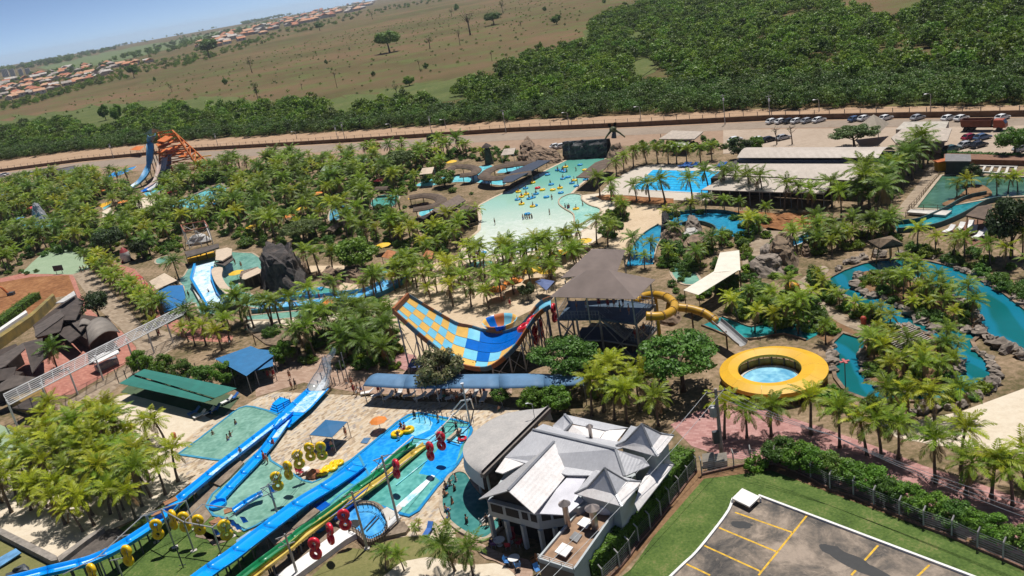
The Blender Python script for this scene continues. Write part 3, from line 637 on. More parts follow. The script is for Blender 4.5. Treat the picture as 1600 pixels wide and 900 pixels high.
for x,y,w,h,wd in ((10,120,9,12,'leftmost grey'),(21,119,7,11,'second grey'),(34,118,6,10,'narrow white'),(45,116,7,9,'rightmost white')):
    p=G(x,y);d=(p-Vector((0,0,H))).dot(FW);w_,h_=w*d/FPX,h*d/FPX;t=thing('tower_block',wd+' tower block rising over the far left town','tower block',p)
    MB().box((p.x,p.y,h_/2),(w_,w_*.6,h_),.4).build('wall',TW,t)
    for i in range(4):
        c,s=math.cos(.4),math.sin(.4);f=(i-1.5)*w_*.23;MB().box((p.x+c*f+s*w_*.31,p.y+s*f-c*w_*.31,h_*.5),(w_*.09,.5,h_*.85),.4).build('window',TD,t)
WP=[G(*p) for p in WALLPX];wm=M('wall_brown',(.20,.115,.065),.9,.25,.4);mb=MB()
for a,c in zip(WP,WP[1:]):mb.bar(a+Vector((0,0,.8)),c+Vector((0,0,.8)),.3,1.6)
tag(mb.build('boundary_wall',wm),'long low brown wall between the park road and the wood','wall')
ft=thing('boundary_fence','thin post fence on the sandy bank above the brown wall','fence',WP[6]+Vector((0,1.2,0)))
pm=MB().box((0,0,1.35),(.16,.16,2.7)).data('post',M('post_grey',(.33,.28,.23),.9))
i=0;acc=0.0
for a,c in zip(WP,WP[1:]):
    L=(c-a).length;d=(c-a)/L
    while acc<L:
        if i<150:
            o=bpy.data.objects.new('post',pm);COL.objects.link(o);o.parent=ft;o.location=a+d*acc+Vector((0,1.2,0))-ORG[ft.name];i+=1
        acc+=4.5
    acc -=L
mb=MB()
for z in (1.5,2.5):
    for a,c in zip(WP,WP[1:]):mb.bar(a+Vector((0,1.2,z)),c+Vector((0,1.2,z)),.04)
mb.build('wire',M('wire',(.2,.18,.16),.6),ft)
GALV=M('galvanised',(.48,.48,.47),.45,.15,2,metal=.4);LAMPW=M('lamp_white',(.8,.8,.8),.4,.05)
def street_lamp(b,t,label,kind):
    p=G(*b);h=ZT(b,t);o=thing('street_lamp' if kind else 'utility_pole',label,'street lamp' if kind else 'pole',p,'lamps along the park road' if kind else None)
    MB().tube([p,p+Vector((0,0,h))],[.16,.09],7).build('pole',GALV,o)
    if kind:
        a=MB();a.tube([p+Vector((0,0,h-.1)),p+Vector((-.5,-.1,h+.25)),p+Vector((-1.4,-.2,h+.35))],.06,5);a.build('arm',GALV,o)
        MB().ball(p+Vector((-1.6,-.2,h+.3)),(.5,.28,.14),8,5).build('lamp_head',LAMPW,o)
    else:
        MB().bar(p+Vector((-.9,0,h-.5)),p+Vector((.9,0,h-.5)),.12).build('crossarm',GALV,o)
        MB().box(p+Vector((0,-.25,h-1.6)),(.5,.5,.8)).build('transformer',LAMPW,o)
nth=['first','second','third','fourth','fifth','sixth','seventh','eighth','ninth','tenth','eleventh','twelfth','thirteenth','fourteenth','fifteenth','sixteenth','seventeenth','eighteenth','nineteenth','twentieth']
for i,(b_,t_) in enumerate((((464,217),(456,206)),((612,206),(606,194)),((697,201),(691,187)),((889,198),(885,176)),((1002,194),(996,167)),((1280,174),(1276,156)),((1454,174),(1452,147)))):street_lamp(b_,t_,'curved street lamp on the verge, %s counted from the left' % nth[i],1)
for i,(b_,t_) in enumerate((((178,248),(169,224)),((342,233),(334,208)),((529,223),(521,195)),((540,222),(532,190)),((675,210),(670,181)),((791,208),(786,171)),((1133,195),(1130,147)),((1203,187),(1202,148)))):street_lamp(b_,t_,'tall straight utility pole by the road wall, %s counted from the left' % nth[i],0)
GLASS=M('car_glass',(.02,.025,.03),.08,.05);TYRE=M('tyre',(.02,.02,.02),.85,.1);RIM=M('rim',(.5,.5,.5),.35,.1,metal=.6)
def car_proto(paint):
    b=MB();S=[(-2.1,.35),(-2.12,.72),(-1.95,.92),(-1.1,.98),(1.05,.98),(1.95,.80),(2.1,.55),(2.08,.32)]
    vs=[(x,-.84+(.10 if i in (2,5) else 0),z) for i,(x,z) in enumerate(S)]+[(x,.84-(.10 if i in (2,5) else 0),z) for i,(x,z) in enumerate(S)];n=len(S)
    b.add(vs,[tuple(range(n-1,-1,-1)),tuple(range(n,2*n))]+[(i,(i+1) % n,n+(i+1) % n,n+i) for i in range(n)])
    g=MB();A=[(-1.75,.955),(-1.15,1.42),(.35,1.45),(1.15,.955)];vs=[(x,-(.78 if z<1 else .62),z) for x,z in A]+[(x,(.78 if z<1 else .62),z) for x,z in A]
    g.add(vs,[(3,2,1,0),(4,5,6,7),(0,1,5,4),(2,3,7,6)]);r=MB().slab([(-1.2,-.64,1.47),(.4,-.64,1.5),(.4,.64,1.5),(-1.2,.64,1.47)],.06)
    for s in (-1,1):r.bar((.38,s*.63,1.46),(1.18,s*.79,.96),.07);r.bar((-1.18,s*.63,1.43),(-1.8,s*.78,.96),.12)
    r.bar((-.35,-.645,1.46),(-.35,-.80,.97),.07);r.bar((-.35,.645,1.46),(-.35,.80,.97),.07)
    w=MB()
    w.m=0;ring_=[(.32*math.cos(a*.5236),.32*math.sin(a*.5236)) for a in range(12)]
    w.add([(x,-.11,z) for x,z in ring_]+[(x,.11,z) for x,z in ring_],[(i,(i+1) % 12,12+(i+1) % 12,12+i) for i in range(12)]+[tuple(range(12))[::-1],tuple(range(12,24))])
    rm=MB();rm.add([(x*.6,s*.12,z*.6) for s in (-1,1) for x,z in ring_],[tuple(range(12))[::-1],tuple(range(12,24))])
    lt=MB().box((0,0,0),(.08,.32,.14))
    return b.data('body',paint),g.data('window',GLASS),r.data('roof',paint),w.data('wheel',TYRE),rm.data('rim',RIM),lt.data('headlight',LAMPW)
PAINT={k:M('paint_'+k,c,.25,.05,1) for k,c in dict(white=(.78,.78,.77),silver=(.42,.43,.45),dark=(.03,.032,.04),red=(.28,.02,.05),blue=(.08,.13,.24),grey=(.18,.19,.2),teal=(.03,.09,.1)).items()}
CARS={k:car_proto(v) for k,v in PAINT.items()}
def car(px,colr,rz,label,group):
    t=thing('parked_car',label,'car',G(px[0],px[1],.11),group);t.rotation_euler[2]=rz;B=CARS[colr]
    def put(nm,me,loc,par):
        o=bpy.data.objects.new(nm,me);COL.objects.link(o);o.parent=par;o.location=loc;return o
    put('body',B[0],(0,0,0),t);put('window',B[1],(0,0,0),t);put('roof',B[2],(0,0,0),t)
    for x in (-1.3,1.3):
        for y in (-.76,.76):w=put('wheel',B[3],(x,y,.32),t);put('rim',B[4],(0,0,0),w)
    for y in (-.58,.58):put('headlight',B[5],(2.06,y,.66),t)
ra=math.atan2(*((G(1500,186)-G(1200,190)).yx))
row=[(1207,192.5,'white'),(1221,192.5,'white'),(1234,192,'dark'),(1246,192,'white'),(1262,191.5,'silver'),(1280,190.5,'white'),(1336,189,'blue'),(1351,188,'white'),(1384,187.5,'white'),(1434,187,'silver'),(1482,188,'white'),(1502,188,'white'),(1566,187,'white')]
for i,(x,y,c_) in enumerate(row):car((x,y),c_,ra+1.15,'%s car nosed to the road wall, %s of that row from its left end' % (c_,nth[i]),'cars along the road wall')
for x,y,c_,lb in ((1224,218,'silver','silver car between the two bare trees of the car park'),(1202,221,'dark','dark car left of the bare trees in the car park'),(1149,221,'white','white car beside the dark bush behind the palms'),(1186,221,'white','white car next to the dark car by the bare trees'),(1516,218,'red','magenta red car in the car park under the truck'),(1535,218,'blue','blue grey car beside the magenta red car'),
                     (1510,230,'silver','silver car in front of the magenta red car'),(1529,230,'dark','black car in front of the blue grey car'),(1487,236,'teal','dark teal car nearest the hedge of the car park'),(1597,236,'silver','silver car cut by the edge of the picture behind the tree'),
                     (869,231,'white','white car behind the rocks left of the wave wall'),(878,231,'white','second white car right behind the rocks by the wave wall')):car((x,y),c_,ra+1.0,lb,'cars in the dusty car park')
for i,(x,y,c_) in enumerate(((46,273,'dark'),(53,272,'silver'),(61,270,'dark'),(69,268,'dark'),(76,266.5,'dark'),(40,276,'blue'),(8,274,'silver'),(3,276,'white'))):car((x,y),c_,.3,'%s car parked by the road at the far left, %s from the tower side' % (c_,nth[[4,3,2,1,0,5,6,7][i]]),'cars at the far left')
RUST=M('rust_paint',(.22,.06,.03),.7,.3,.6)
p=G(1538,204,.1);t=thing('dump_truck','rusty red brown dump truck at the back of the car park','truck',p);t.rotation_euler[2]=ra
def loc(o,t):o.location=(0,0,0)
mb=MB();mb.add([(-5,-1.2,1.2),(1.6,-1.2,1.2),(1.6,1.2,1.2),(-5,1.2,1.2),(-5.2,-1.35,2.9),(1.8,-1.35,2.9),(1.8,1.35,2.9),(-5.2,1.35,2.9),(-5.1,-1.2,2.9),(1.7,-1.2,2.9),(1.7,1.2,2.9),(-5.1,1.2,2.9),(-4.9,-1.1,1.6),(1.5,-1.1,1.6),(1.5,1.1,1.6),(-4.9,1.1,1.6)],
    [(0,1,5,4),(1,2,6,5),(2,3,7,6),(3,0,4,7),(4,5,9,8),(5,6,10,9),(6,7,11,10),(7,4,8,11),(8,9,13,12),(9,10,14,13),(10,11,15,14),(11,8,12,15),(12,13,14,15)])
def local(mb,name,m,t,parent=None,smooth=False):
    o=bpy.data.objects.new(name,mb.data(name,m,smooth=smooth));COL.objects.link(o);o.parent=parent or t;return o
local(mb,'dump_bed',RUST,t);cb=MB();cb.add([(2.2,-1.2,.9),(4.9,-1.2,.9),(4.9,1.2,.9),(2.2,1.2,.9),(2.2,-1.15,2.8),(4.2,-1.15,2.8),(4.2,1.15,2.8),(2.2,1.15,2.8),(4.8,-1.2,1.8),(4.8,1.2,1.8)],[(0,1,8,5,4),(3,7,6,9,2),(1,2,9,8),(8,9,6,5),(4,5,6,7),(0,4,7,3)])
c_=local(cb,'cab',M('cab_red',(.35,.07,.03),.5),t);local(MB().add([(4.86,-1,1.9),(4.86,1,1.9),(4.32,1,2.7),(4.32,-1,2.7)],[(0,1,2,3)]),'windscreen',GLASS,t,c_);local(MB().box((-.2,0,1.0),(9.6,.9,.3)),'chassis',TYRE,t)
for x in (-4,-2.6,3.4):
    for y in (-1.05,1.05):o=local(MB().lathe([(0,-.2),(.55,-.2),(.55,.2),(0,.2)],14),'wheel',TYRE,t);o.rotation_euler[0]=1.5708;o.location=(x,y,.55)
# ================================================================== pools and the middle distance
TEAL=water_mat('pool_teal',(.045,.22,.19),(.10,.36,.30),.25,2.2,.5)
GTEAL=water_mat('pool_green',(.10,.24,.18),(.19,.37,.29),.3,2.0)
DTEAL=water_mat('river_teal',(.008,.13,.15),(.02,.24,.24),.12,1.5)
BLUEW=water_mat('river_blue',(.01,.15,.30),(.03,.30,.45),.12,1.5)
LAGOON=water_mat('lagoon',(.03,.085,.05),(.06,.15,.10),.08,1.0)
CYANW=water_mat('cyan_water',(.06,.42,.52),(.22,.62,.68),.4,2.5,foam=.12)
FOAMW=water_mat('foam_water',(.10,.45,.70),(.62,.80,.88),.5,3,foam=.75)
COPE=M('coping',(.50,.40,.29),.8,.2,1.5);COPEB=M('blue_coping',(.05,.30,.48),.45,.15,1);COPEW=M('pale_coping',(.62,.58,.52),.7,.15,1)
DARKR=M('dark_roof',(.085,.065,.055),.9,.25,.6,bmp=.3);BRNR=M('brown_roof',(.15,.105,.075),.9,.25,.8,bmp=.4);THATCH=M('thatch',(.26,.185,.12),1,.3,1.5,bmp=.8)
STEELW=M('white_steel',(.66,.66,.65),.4,.1,2);STEELD=M('dark_steel',(.06,.07,.085),.5,.2,2);STEELG=M('grey_steel',(.30,.32,.34),.45,.15,2,metal=.3)
WOOD=M('timber',(.20,.13,.08),.85,.3,2);CREAM=M('cream_canvas',(.58,.46,.34),.8,.1,.8);SAILW=M('white_canvas',(.72,.66,.55),.8,.08,.8)
BLUEC=M('blue_canvas',(.045,.15,.32),.75,.15,.5);BLUEB=M('bright_blue_tarp',(.01,.16,.42),.6,.12,.5);GREENC=M('green_canvas',(.015,.17,.135),.75,.12,.5)
ROCKB=M('brown_rock',(.33,.225,.15),.95,.35,.7,bmp=.9);ROCKG=M('grey_rock',(.36,.295,.24),.95,.3,.9,bmp=.9,rnd=.25);ROCKD=M('black_rock',(.045,.042,.042),.9,.35,.6,bmp=1.0)
YELC=M('yellow_canvas',(.72,.40,.012),.55,.08,.4);ORNG=M('orange_paint',(.55,.14,.025),.6,.2,.6);REDC=M('red_canvas',(.45,.04,.03),.7,.15,.6)
def pool(name,label,px,wm,cat='pool',rim=.45,rh=.16,rm=None,zw=.10,sm=0,floor=None):
    pts=[G(*p) for p in (smooth(px,sm) if sm else px)];c=sum(pts,Vector())/len(pts);t=thing(name,label,cat,Vector((c.x,c.y,0)))
    MB().poly([(p.x,p.y,zw) for p in pts]).build('water',wm,t)
    if rim:ring(MB(),pts,offset(pts,rim),0,rh,zw-.05).build('coping',rm or COPE,t)
    return t
def channel(name,label,path,w,wm,wall=COPEB,zw=.12,wh=.35,wt=.22,n=6,cat='water channel',z=None):
    P=smooth([G(*p) for p in path],n,False)
    t=thing(name,label,cat,P[0]);MB().sweep([p+Vector((0,0,zw)) for p in P],[(-w/2,0),(w/2,0)]).build('water',wm,t)
    for s in (-1,1):MB().sweep(P,[(s*w/2,0),(s*w/2,wh),(s*(w/2+wt),wh),(s*(w/2+wt),0)]).build('wall',wall,t)
    return t
def roof_on_posts(name,label,cat,px,z,th,m,post=None,posts=None,pm=None,r=.09,group=None):
    pts=[G(x,y,z) for x,y in px];c=sum(pts,Vector())/len(pts);t=thing(name,label,cat,Vector((c.x,c.y,0)),group)
    MB().slab(pts,th).build('roof',m,t)
    for q in (posts if posts is not None else [c.lerp(p,.9) for p in pts]):
        MB().tube([(q[0],q[1],0),(q[0],q[1],z-th)],r,6).build('post',pm or WOOD,t)
    return t
def slats(t,pts,n,th,m,name='slat'):
    """n boards laid across the quad a-b (one end) to d-c (other end)"""
    a,b,c,d=[Vector(p) for p in pts]
    for i in range(n):
        p,q=a.lerp(b,(i+.5)/n),d.lerp(c,(i+.5)/n);MB().bar(p,q,th,th).build(name,m,t)
def canopy(name,label,cat,corners,zc,peak,m,posts=True,pm=None,n=6,group=None,zpost=None):
    """stretched fabric roof: 4 pixel corners at heights zc, sagging to the middle peak"""
    zs=zc if isinstance(zc,(list,tuple)) else [zc]*4;C=[G(x,y,z) for (x,y),z in zip(corners,zs)];mb=MB()
    for j in range(n+1):
        for i in range(n+1):
            u,v=i/n,j/n;p=C[0].lerp(C[1],u).lerp(C[3].lerp(C[2],u),v);p.z+=peak*(1-abs(2*u-1))*(1-abs(2*v-1));mb.v.append(tuple(p))
    for j in range(n):
        for i in range(n):k=j*(n+1)+i;mb.f.append((k,k+1,k+n+2,k+n+1));mb.mi.append(0)
    c=sum(C,Vector())/4;t=thing(name,label,cat,Vector((c.x,c.y,0)),group);o=mb.build('canopy',m,t);s=o.modifiers.new('th','SOLIDIFY');s.thickness=.05
    if posts:
        for p in C:q=c.lerp(p,.96);MB().tube([(q.x,q.y,0),(q.x,q.y,p.z)],.07,6).build('post',pm or STEELG,t)
    return t
def rock_data(seed,r=1,m=None,n=11,k=8,jit=.75):
    mb=MB();mb.ball((0,0,.22),(.78,.66,.56),n,k,jit,seed+1);return mb.data('boulder',m or ROCKG)
ROCKS=[rock_data(i) for i in range(7)];ROCKSB=[rock_data(20+i,m=ROCKB) for i in range(5)]
NR=[0]
def rock(p,s,label,group,set_=None,name='boulder',sq=None):
    o=bpy.data.objects.new(name,random.choice(set_ or ROCKS));COL.objects.link(o);o.location=p;NR[0]+=1
    k=s*random.uniform(.8,1.25);o.scale=(k,k*random.uniform(.8,1.2),k*(sq or random.uniform(.6,1.0)));o.rotation_euler=(random.uniform(-.2,.2),random.uniform(-.2,.2),random.uniform(0,6.28));tag(o,label,'boulder',group);return o
def rocks_along(px,step,s,label,group,z=.05,jit=.4,set_=None,closed=False):
    P=smooth([G(*p,z) for p in px],6,closed);acc=0
    for a,b in zip(P,P[1:]+(P[:1] if closed else [])):
        L=(b-a).length;acc+=L
        while acc>step:
            acc -=step;p=a.lerp(b,random.random())+Vector((random.uniform(-jit,jit),random.uniform(-jit,jit),0));rock(p,s*random.uniform(.65,1.35),label,group,set_)
def mound(name,label,cat,px,h,m,seed=0,top=.35,n=44,lev=10,rough_=.35):
    """rocky hill over a pixel outline"""
    base=smooth([G(*p) for p in px],max(1,n // len(px)));c=sum(base,Vector())/len(base);mb=MB();N=len(base)
    for j in range(lev+1):
        t=j/lev;k=1-(1-top)*t**.8
        for i,p in enumerate(base):
            q=c+(p-c)*k;nz=mnoise.noise(Vector((q.x*.35+seed,q.y*.35,t*2)));nz2=mnoise.noise(Vector((q.x*1.1+seed,q.y*1.1,t*5)))
            h_=h*.72;nz3=mnoise.noise(Vector((q.x*2.3,q.y*2.3+seed,t*9)));kk=(nz*rough_+(nz2*.16+nz3*.09)*(0<t))*t**.3;mb.v.append((q.x+(q.x-c.x)*kk,q.y+(q.y-c.y)*kk,h_*(math.sin(t*math.pi/2))*(1+.3*nz*t)+nz2*h_*.12*(t>0)))
    for j in range(lev):
        for i in range(N):mb.f.append((j*N+i,j*N+(i+1) % N,(j+1)*N+(i+1) % N,(j+1)*N+i));mb.mi.append(0)
    mb.f.append(tuple(lev*N+i for i in range(N)));mb.mi.append(0)
    o=mb.build(name,m,org=(c.x,c.y,0));tag(o,label,cat);return o
def railing(t,path,h=1.0,step=1.5,m=None,r=.035,rails=2,name='railing',z=0):
    P=[Vector(p) for p in path];mb=MB();m=m or STEELG
    for a,b in zip(P,P[1:]):
        k=max(1,int((b-a).length/step))
        for i in range(k+1):q=a.lerp(b,i/k);mb.bar(q,q+Vector((0,0,h)),r*2)
        for j in range(rails):zz=Vector((0,0,h*(j+1)/rails));mb.bar(a+zz,b+zz,r*1.6)
    o=mb.build(name,m,t);o['kind']='stuff';return o
WPX=K('A7',(345,203),(585,186),(505,290),(412,362),(362,415),(300,440),(288,480),(340,515),(395,545),(385,600),(430,610),(560,530),(540,570),(440,640),(330,700),(200,750),(100,775),(0,790))+K('A6',(1480,790),(1400,810),(1330,790),(1310,750),(1350,690),(1405,640),(1412,560),(1400,485),(1500,432),(1600,388))+K('A7',(100,330),(220,265))
def axis_water(name,pa,pb,stops,foam_at,fs=.5):
    if name in MATS:return MATS[name]
    m,n,l,b=newmat(name);t=n.new('ShaderNodeNewGeometry');d=pb-pa;L2=d.length_squared
    sub=n.new('ShaderNodeVectorMath');sub.operation='SUBTRACT';sub.inputs[1].default_value=pa;l.new(t.outputs['Position'],sub.inputs[0])
    dt=n.new('ShaderNodeVectorMath');dt.operation='DOT_PRODUCT';dt.inputs[1].default_value=d/L2;l.new(sub.outputs[0],dt.inputs[0])
    nz=ntex(n,l,.12,5,.6);ad=n.new('ShaderNodeMath');ad.operation='MULTIPLY_ADD';l.new(nz,ad.inputs[0]);ad.inputs[1].default_value=.16;l.new(dt.outputs['Value'],ad.inputs[2])
    c=ramp(n,l,ad.outputs[0],stops);ff=ntex(n,l,fs,8,.72,dist=.8)
    ad2=n.new('ShaderNodeMath');ad2.operation='MULTIPLY_ADD';l.new(ff,ad2.inputs[0]);ad2.inputs[1].default_value=.45;hf=n.new('ShaderNodeMath');hf.operation='MULTIPLY';hf.inputs[1].default_value=.5;l.new(dt.outputs['Value'],hf.inputs[0]);l.new(hf.outputs[0],ad2.inputs[2])
    c=mixrgb(n,l,ramp(n,l,ad2.outputs[0],[(foam_at/2-.02,0),(foam_at/2+.09,.75)]),c,(.70,.74,.68))
    l.new(c,b.inputs['Base Color']);b.inputs['Roughness'].default_value=.1;b.inputs['IOR'].default_value=1.33;bump(n,l,b,ntex(n,l,1.8,3),.3,.08);return m
WAVE=axis_water('wave_pool_water',G(930,245),G(800,392),[(.05,(.09,.31,.25)),(.35,(.17,.43,.34)),(.6,(.32,.53,.43)),(.85,(.52,.61,.50)),(1,(.52,.57,.45))],1.2)
pool('wave_pool','big turquoise wave pool fading to white foam at the beach',WPX,WAVE,rim=.8,rh=.12,rm=CREAM,zw=.08)
sheet('beach',K('A7',(430,420),(620,400),(640,470),(650,560),(600,650),(470,740),(300,800),(0,850),(-120,870))+K('A6',(1330,850),(1270,800),(1290,740),(1360,680),(1480,700),(1600,740))+K('A7',(100,740),(250,690),(440,600),(540,530),(480,490),(430,450)),.07,WSAND)
pool('side_basin','shallow side basin behind the curved wall of the wave pool',K('A7',(365,418),(428,424),(432,452),(480,488),(548,512),(530,550),(440,600),(398,605),(390,545),(340,512),(300,480),(305,445)),water_mat('basin_pale',(.22,.47,.39),(.36,.58,.48)),rim=.35,rh=.35,rm=COPE,zw=.13,sm=3)
m,n,l,b=newmat('fall_rock');f=ntex(n,l,.35,7,.7);f2=ntex(n,l,.9,6,.7)
t_=n.new('ShaderNodeTexCoord');mp=n.new('ShaderNodeMapping');mp.inputs['Scale'].default_value=(1,1,.12);l.new(t_.outputs['Object'],mp.inputs[0]);fw=ntex(n,l,.7,6,.7,vec=mp.outputs[0])
c=ramp(n,l,f,[(.3,(.02,.022,.025)),(.6,(.06,.06,.062)),(.75,(.13,.115,.10))]);c=mixrgb(n,l,ramp(n,l,fw,[(.6,0),(.72,.7)]),c,(.55,.60,.62))
l.new(c,b.inputs['Base Color']);b.inputs['Roughness'].default_value=.5;bump(n,l,b,f2,1.0,.3)
p0,p1=G1('A7',322,200),G1('A7',600,186);mb=MB();N=16;d=(p1-p0)/N;nn=Vector((d.y,-d.x,0)).normalized()
h0=ZT(K1('A7',450,195),K1('A7',450,85))
for j in range(9):
    for i in range(N+1):
        q=p0+d*i;z=h0*j/8;o_=-.9*(j/8)**2+.9*mnoise.noise(Vector((i*.5,j*.6,2)))*(0<j);q=q+nn*o_;mb.v.append((q.x,q.y,z+(.5*mnoise.noise(Vector((i*.8,3,j))) if j==8 else 0)))
for i in range(N+1):q=p0+d*i-nn*3;mb.v.append((q.x,q.y,h0*.95))
for i in range(N+1):q=p0+d*i-nn*4;mb.v.append((q.x,q.y,0))
for j in range(10):
    for i in range(N):k=j*(N+1)+i;mb.f.append((k,k+1,k+N+2,k+N+1));mb.mi.append(0)
tag(mb.build('wave_wall',MATS['fall_rock'],org=(p0.x,p0.y,0)),'black rock wall with water running down at the head of the wave pool','rock wall')
for i,(px,h,m_) in enumerate(((K('A7',(30,210),(60,130),(110,95),(150,120),(160,205),(100,225)),5.5,ROCKB),(K('A7',(50,215),(110,160),(180,150),(230,170),(310,190),(320,215),(180,225)),4.0,ROCKB),(K('A7',(200,205),(240,155),(290,170),(320,205),(260,222)),3.6,ROCKB))):
    mound('rock_outcrop',('tall pointed brown rock left of the wave wall','low broad brown rocks at the foot of the pointed rock','brown rock touching the left end of the wave wall')[i],'rock',px,h,m_,i*5,.3)
mound('rock_outcrop','brown rock shoulder at the right end of the wave wall','rock',K('A7',(590,190),(640,150),(690,150),(720,190),(660,215)),5,ROCKB,9,.3)
p=G1('A7',650,165);t=thing('robot_sculpture','green and black machine sculpture with white fins on the wave wall','sculpture',p);GRN=M('army_green',(.12,.13,.05),.6,.2);z0=h0
MB().ball(p+Vector((0,0,z0+2.2)),(1.1,.9,.8),12,8,.2,3).build('head',GRN,t);MB().tube([p+Vector((0,0,z0-.4)),p+Vector((.3,0,z0+1.6))],[.8,.5],8).build('neck',STEELD,t)
for s in (-1,1):
    MB().tube([p+Vector((s*.5,0,z0+1.9)),p+Vector((s*1.8,-.4,z0+.9)),p+Vector((s*3.2,-.8,z0-.6))],[.38,.28,.2],7).build('arm',GRN,t)
    MB().slab([p+Vector((s*.2,.2,z0+3.0)),p+Vector((s*.5,.2,z0+4.1)),p+Vector((s*1.2,.2,z0+4.1)),p+Vector((s*1.3,.2,z0+3.6)),p+Vector((s*.6,.2,z0+2.9))],.25).build('fin',STEELW,t)
roof_on_posts('long_shelter','long dark blue roof along the left side of the wave pool','shelter',K('A7',(0,270),(160,200),(240,202),(0,335))+K('A6',(1540,340),(1545,318)),3.2,.25,M('slate_blue',(.035,.05,.085),.6,.2),posts=[G1('A7',x,y) for x,y in ((20,355),(90,320),(160,280),(220,245),(-40,390))])
roof_on_posts('brown_shelter','brown lean-to roof on the right side of the wave pool','shelter',K('A7',(400,308),(520,312),(640,195),(590,190),(520,215)),3.4,.2,BRNR,posts=[G1('A7',x,y) for x,y in ((415,375),(500,375),(475,340),(600,260))])
def ring_roof(label,px,w,z,closed=False,post=True):
    P=smooth([G(x,y,z) for x,y in px],5,closed);t=thing('thatched_walkway',label,'shelter',Vector((P[0].x,P[0].y,0)));Q=P+([P[0],P[1]] if closed else [])
    MB().sweep(Q,[(-w/2,-.55),(-w*.3,-.05),(0,.25),(w*.3,-.05),(w/2,-.55),(w/2,-.75),(0,0),(-w/2,-.75),(-w/2,-.55)]).build('roof',BRNR,t)
    for q in P[::4]:MB().tube([(q.x,q.y,0),(q.x,q.y,z)],.12,6).build('post',WOOD,t)
ring_roof('curved thatched walkway roof around the pool right of the stone lantern',K('A7',(120,270),(0,290))+K('A6',(1500,305),(1425,295),(1440,265),(1500,238),(1600,222))+K('A7',(60,215),(150,205)),3.6,3.2)
ring_roof('small ring of thatched roof left of the stone lantern',K('A6',(1190,262),(1240,235),(1320,232),(1375,248),(1350,278),(1280,288)),3.2,3.0)
ring_roof('looped thatched roof around the orange parasols by the dark hall',K('A6',(960,425),(1060,412),(1140,425),(1150,455),(1080,485),(985,500)),3.2,3.0)
ring_roof('thatched roof strip among the palms left of the round pool',K('A6',(500,440),(570,435),(640,420)),2.6,2.8);ring_roof('short thatched roof behind the round pool',K('A6',(750,372),(830,367)),2.6,2.8)
ring_roof('curved thatched roof at the left of the round pool by palms',K('A6',(450,640),(500,600),(580,578)),2.6,2.4)
ring_roof('thin thatched walkway above the left rocks of the wave pool',K('A7',(-40,215),(60,212),(150,206)),2.6,3.0)
pool('round_pool','teal pool among palms left of the dark hall',K('A6',(720,470),(760,430),(820,418),(890,425),(885,455),(860,490),(790,500),(735,498)),TEAL,sm=3)
pool('blue_inlet','blue pool at the left of the round pool among palms',K('A6',(460,545),(480,500),(560,480),(600,510),(540,560),(470,590)),water_mat('inlet_blue',(.04,.2,.32),(.12,.38,.5)),sm=3)
pool('ring_pool','turquoise pool curling round the thatched roofs',K('A6',(1000,360),(1100,320),(1270,300),(1360,290),(1390,245),(1470,235),(1470,260),(1390,300),(1480,330),(1560,330),(1540,360),(1400,345),(1250,340),(1080,365)),CYANW,sm=3)
pool('courtyard_pool','turquoise pool inside the curved thatched walkway',K('A6',(1510,285),(1530,262),(1600,248))+K('A7',(80,240),(60,262),(0,275)),CYANW,sm=2)
pool('sliver_pool','sliver of blue water beside the gable of the dark hall',K('A6',(1020,530),(1090,500),(1110,510),(1040,555)),CYANW,sm=2)
p=G1('A6',1460,225);t=thing('stone_lantern','mossy stone lantern tower beside the thatched pools','tower',p);h=ZT(K1('A6',1460,225),K1('A6',1445,95));mo=M('mossy_stone',(.10,.11,.07),.95,.3,1,bmp=.6)
MB().lathe([(1.5,0),(1.2,h*.35),(.9,h*.65),(1.1,h*.68),(1.0,h*.72),(.75,h*.74),(.75,h*.84)],10,p).build('pedestal',mo,t);MB().lathe([(1.7,h*.82),(1.2,h*.9),(.25,h)],10,p).build('roof',DARKR,t)
t=thing('dark_hall','dark brown timber hall with a raised ridge roof by the wave pool','building',G1('A6',1200,640));zr,ze=6.6,4.2
A=[G1('A6',1015,600,3.6),G1('A6',1150,575,3.6),G1('A6',1400,505,3.6),G1('A6',1260,480,3.6)]
MB().prism([G1('A6',1030,640),G1('A6',1110,665),G1('A6',1390,580),G1('A6',1280,545)],0,3.4).build('wall',M('dark_timber',(.05,.035,.028),.9,.25),t)
MB().slab([G1('A6',1008,600,3.6),G1('A6',1115,520,5.2),G1('A6',1290,425,5.2),G1('A6',1150,500,3.6)],.2).build('roof',DARKR,t)
MB().slab([G1('A6',1150,590,3.7),G1('A6',1400,500,3.7),G1('A6',1300,478,5.0),G1('A6',1120,570,5.0)],.2).build('roof',BRNR,t)
MB().slab([G1('A6',1100,512,6.0),G1('A6',1160,545,5.0),G1('A6',1310,450,5.0),G1('A6',1265,415,6.0)],.25).build('ridge_roof',M('ridge_brown',(.20,.15,.12),.9,.2),t)
MB().prism([G1('A6',1120,560,4),G1('A6',1150,575,4),G1('A6',1300,480,4),G1('A6',1270,465,4)],3.4,4.9).build('clerestory',M('clerestory',(.30,.24,.20),.8),t)
DECKP=ground_mat('pool_deck',[(.3,(.42,.36,.30)),(.5,(.50,.44,.37)),(.7,(.56,.50,.43))],.2,2)
sheet('lap_pool_deck',K('A7',(620,330),(780,245),(880,228),(1400,232),(1420,300),(1300,380),(1230,452),(1000,450),(740,420),(540,420)),.06,DECKP)
LAP=water_mat('lap_blue',(.0,.31,.66),(.04,.47,.78),.2,2.5,.15)
t=pool('lap_pool','bright blue rectangular lap pool with lane lines',K('A7',(882,264),(1362,276),(1228,410),(748,384)),LAP,rim=.5,rh=.14,rm=COPEW)
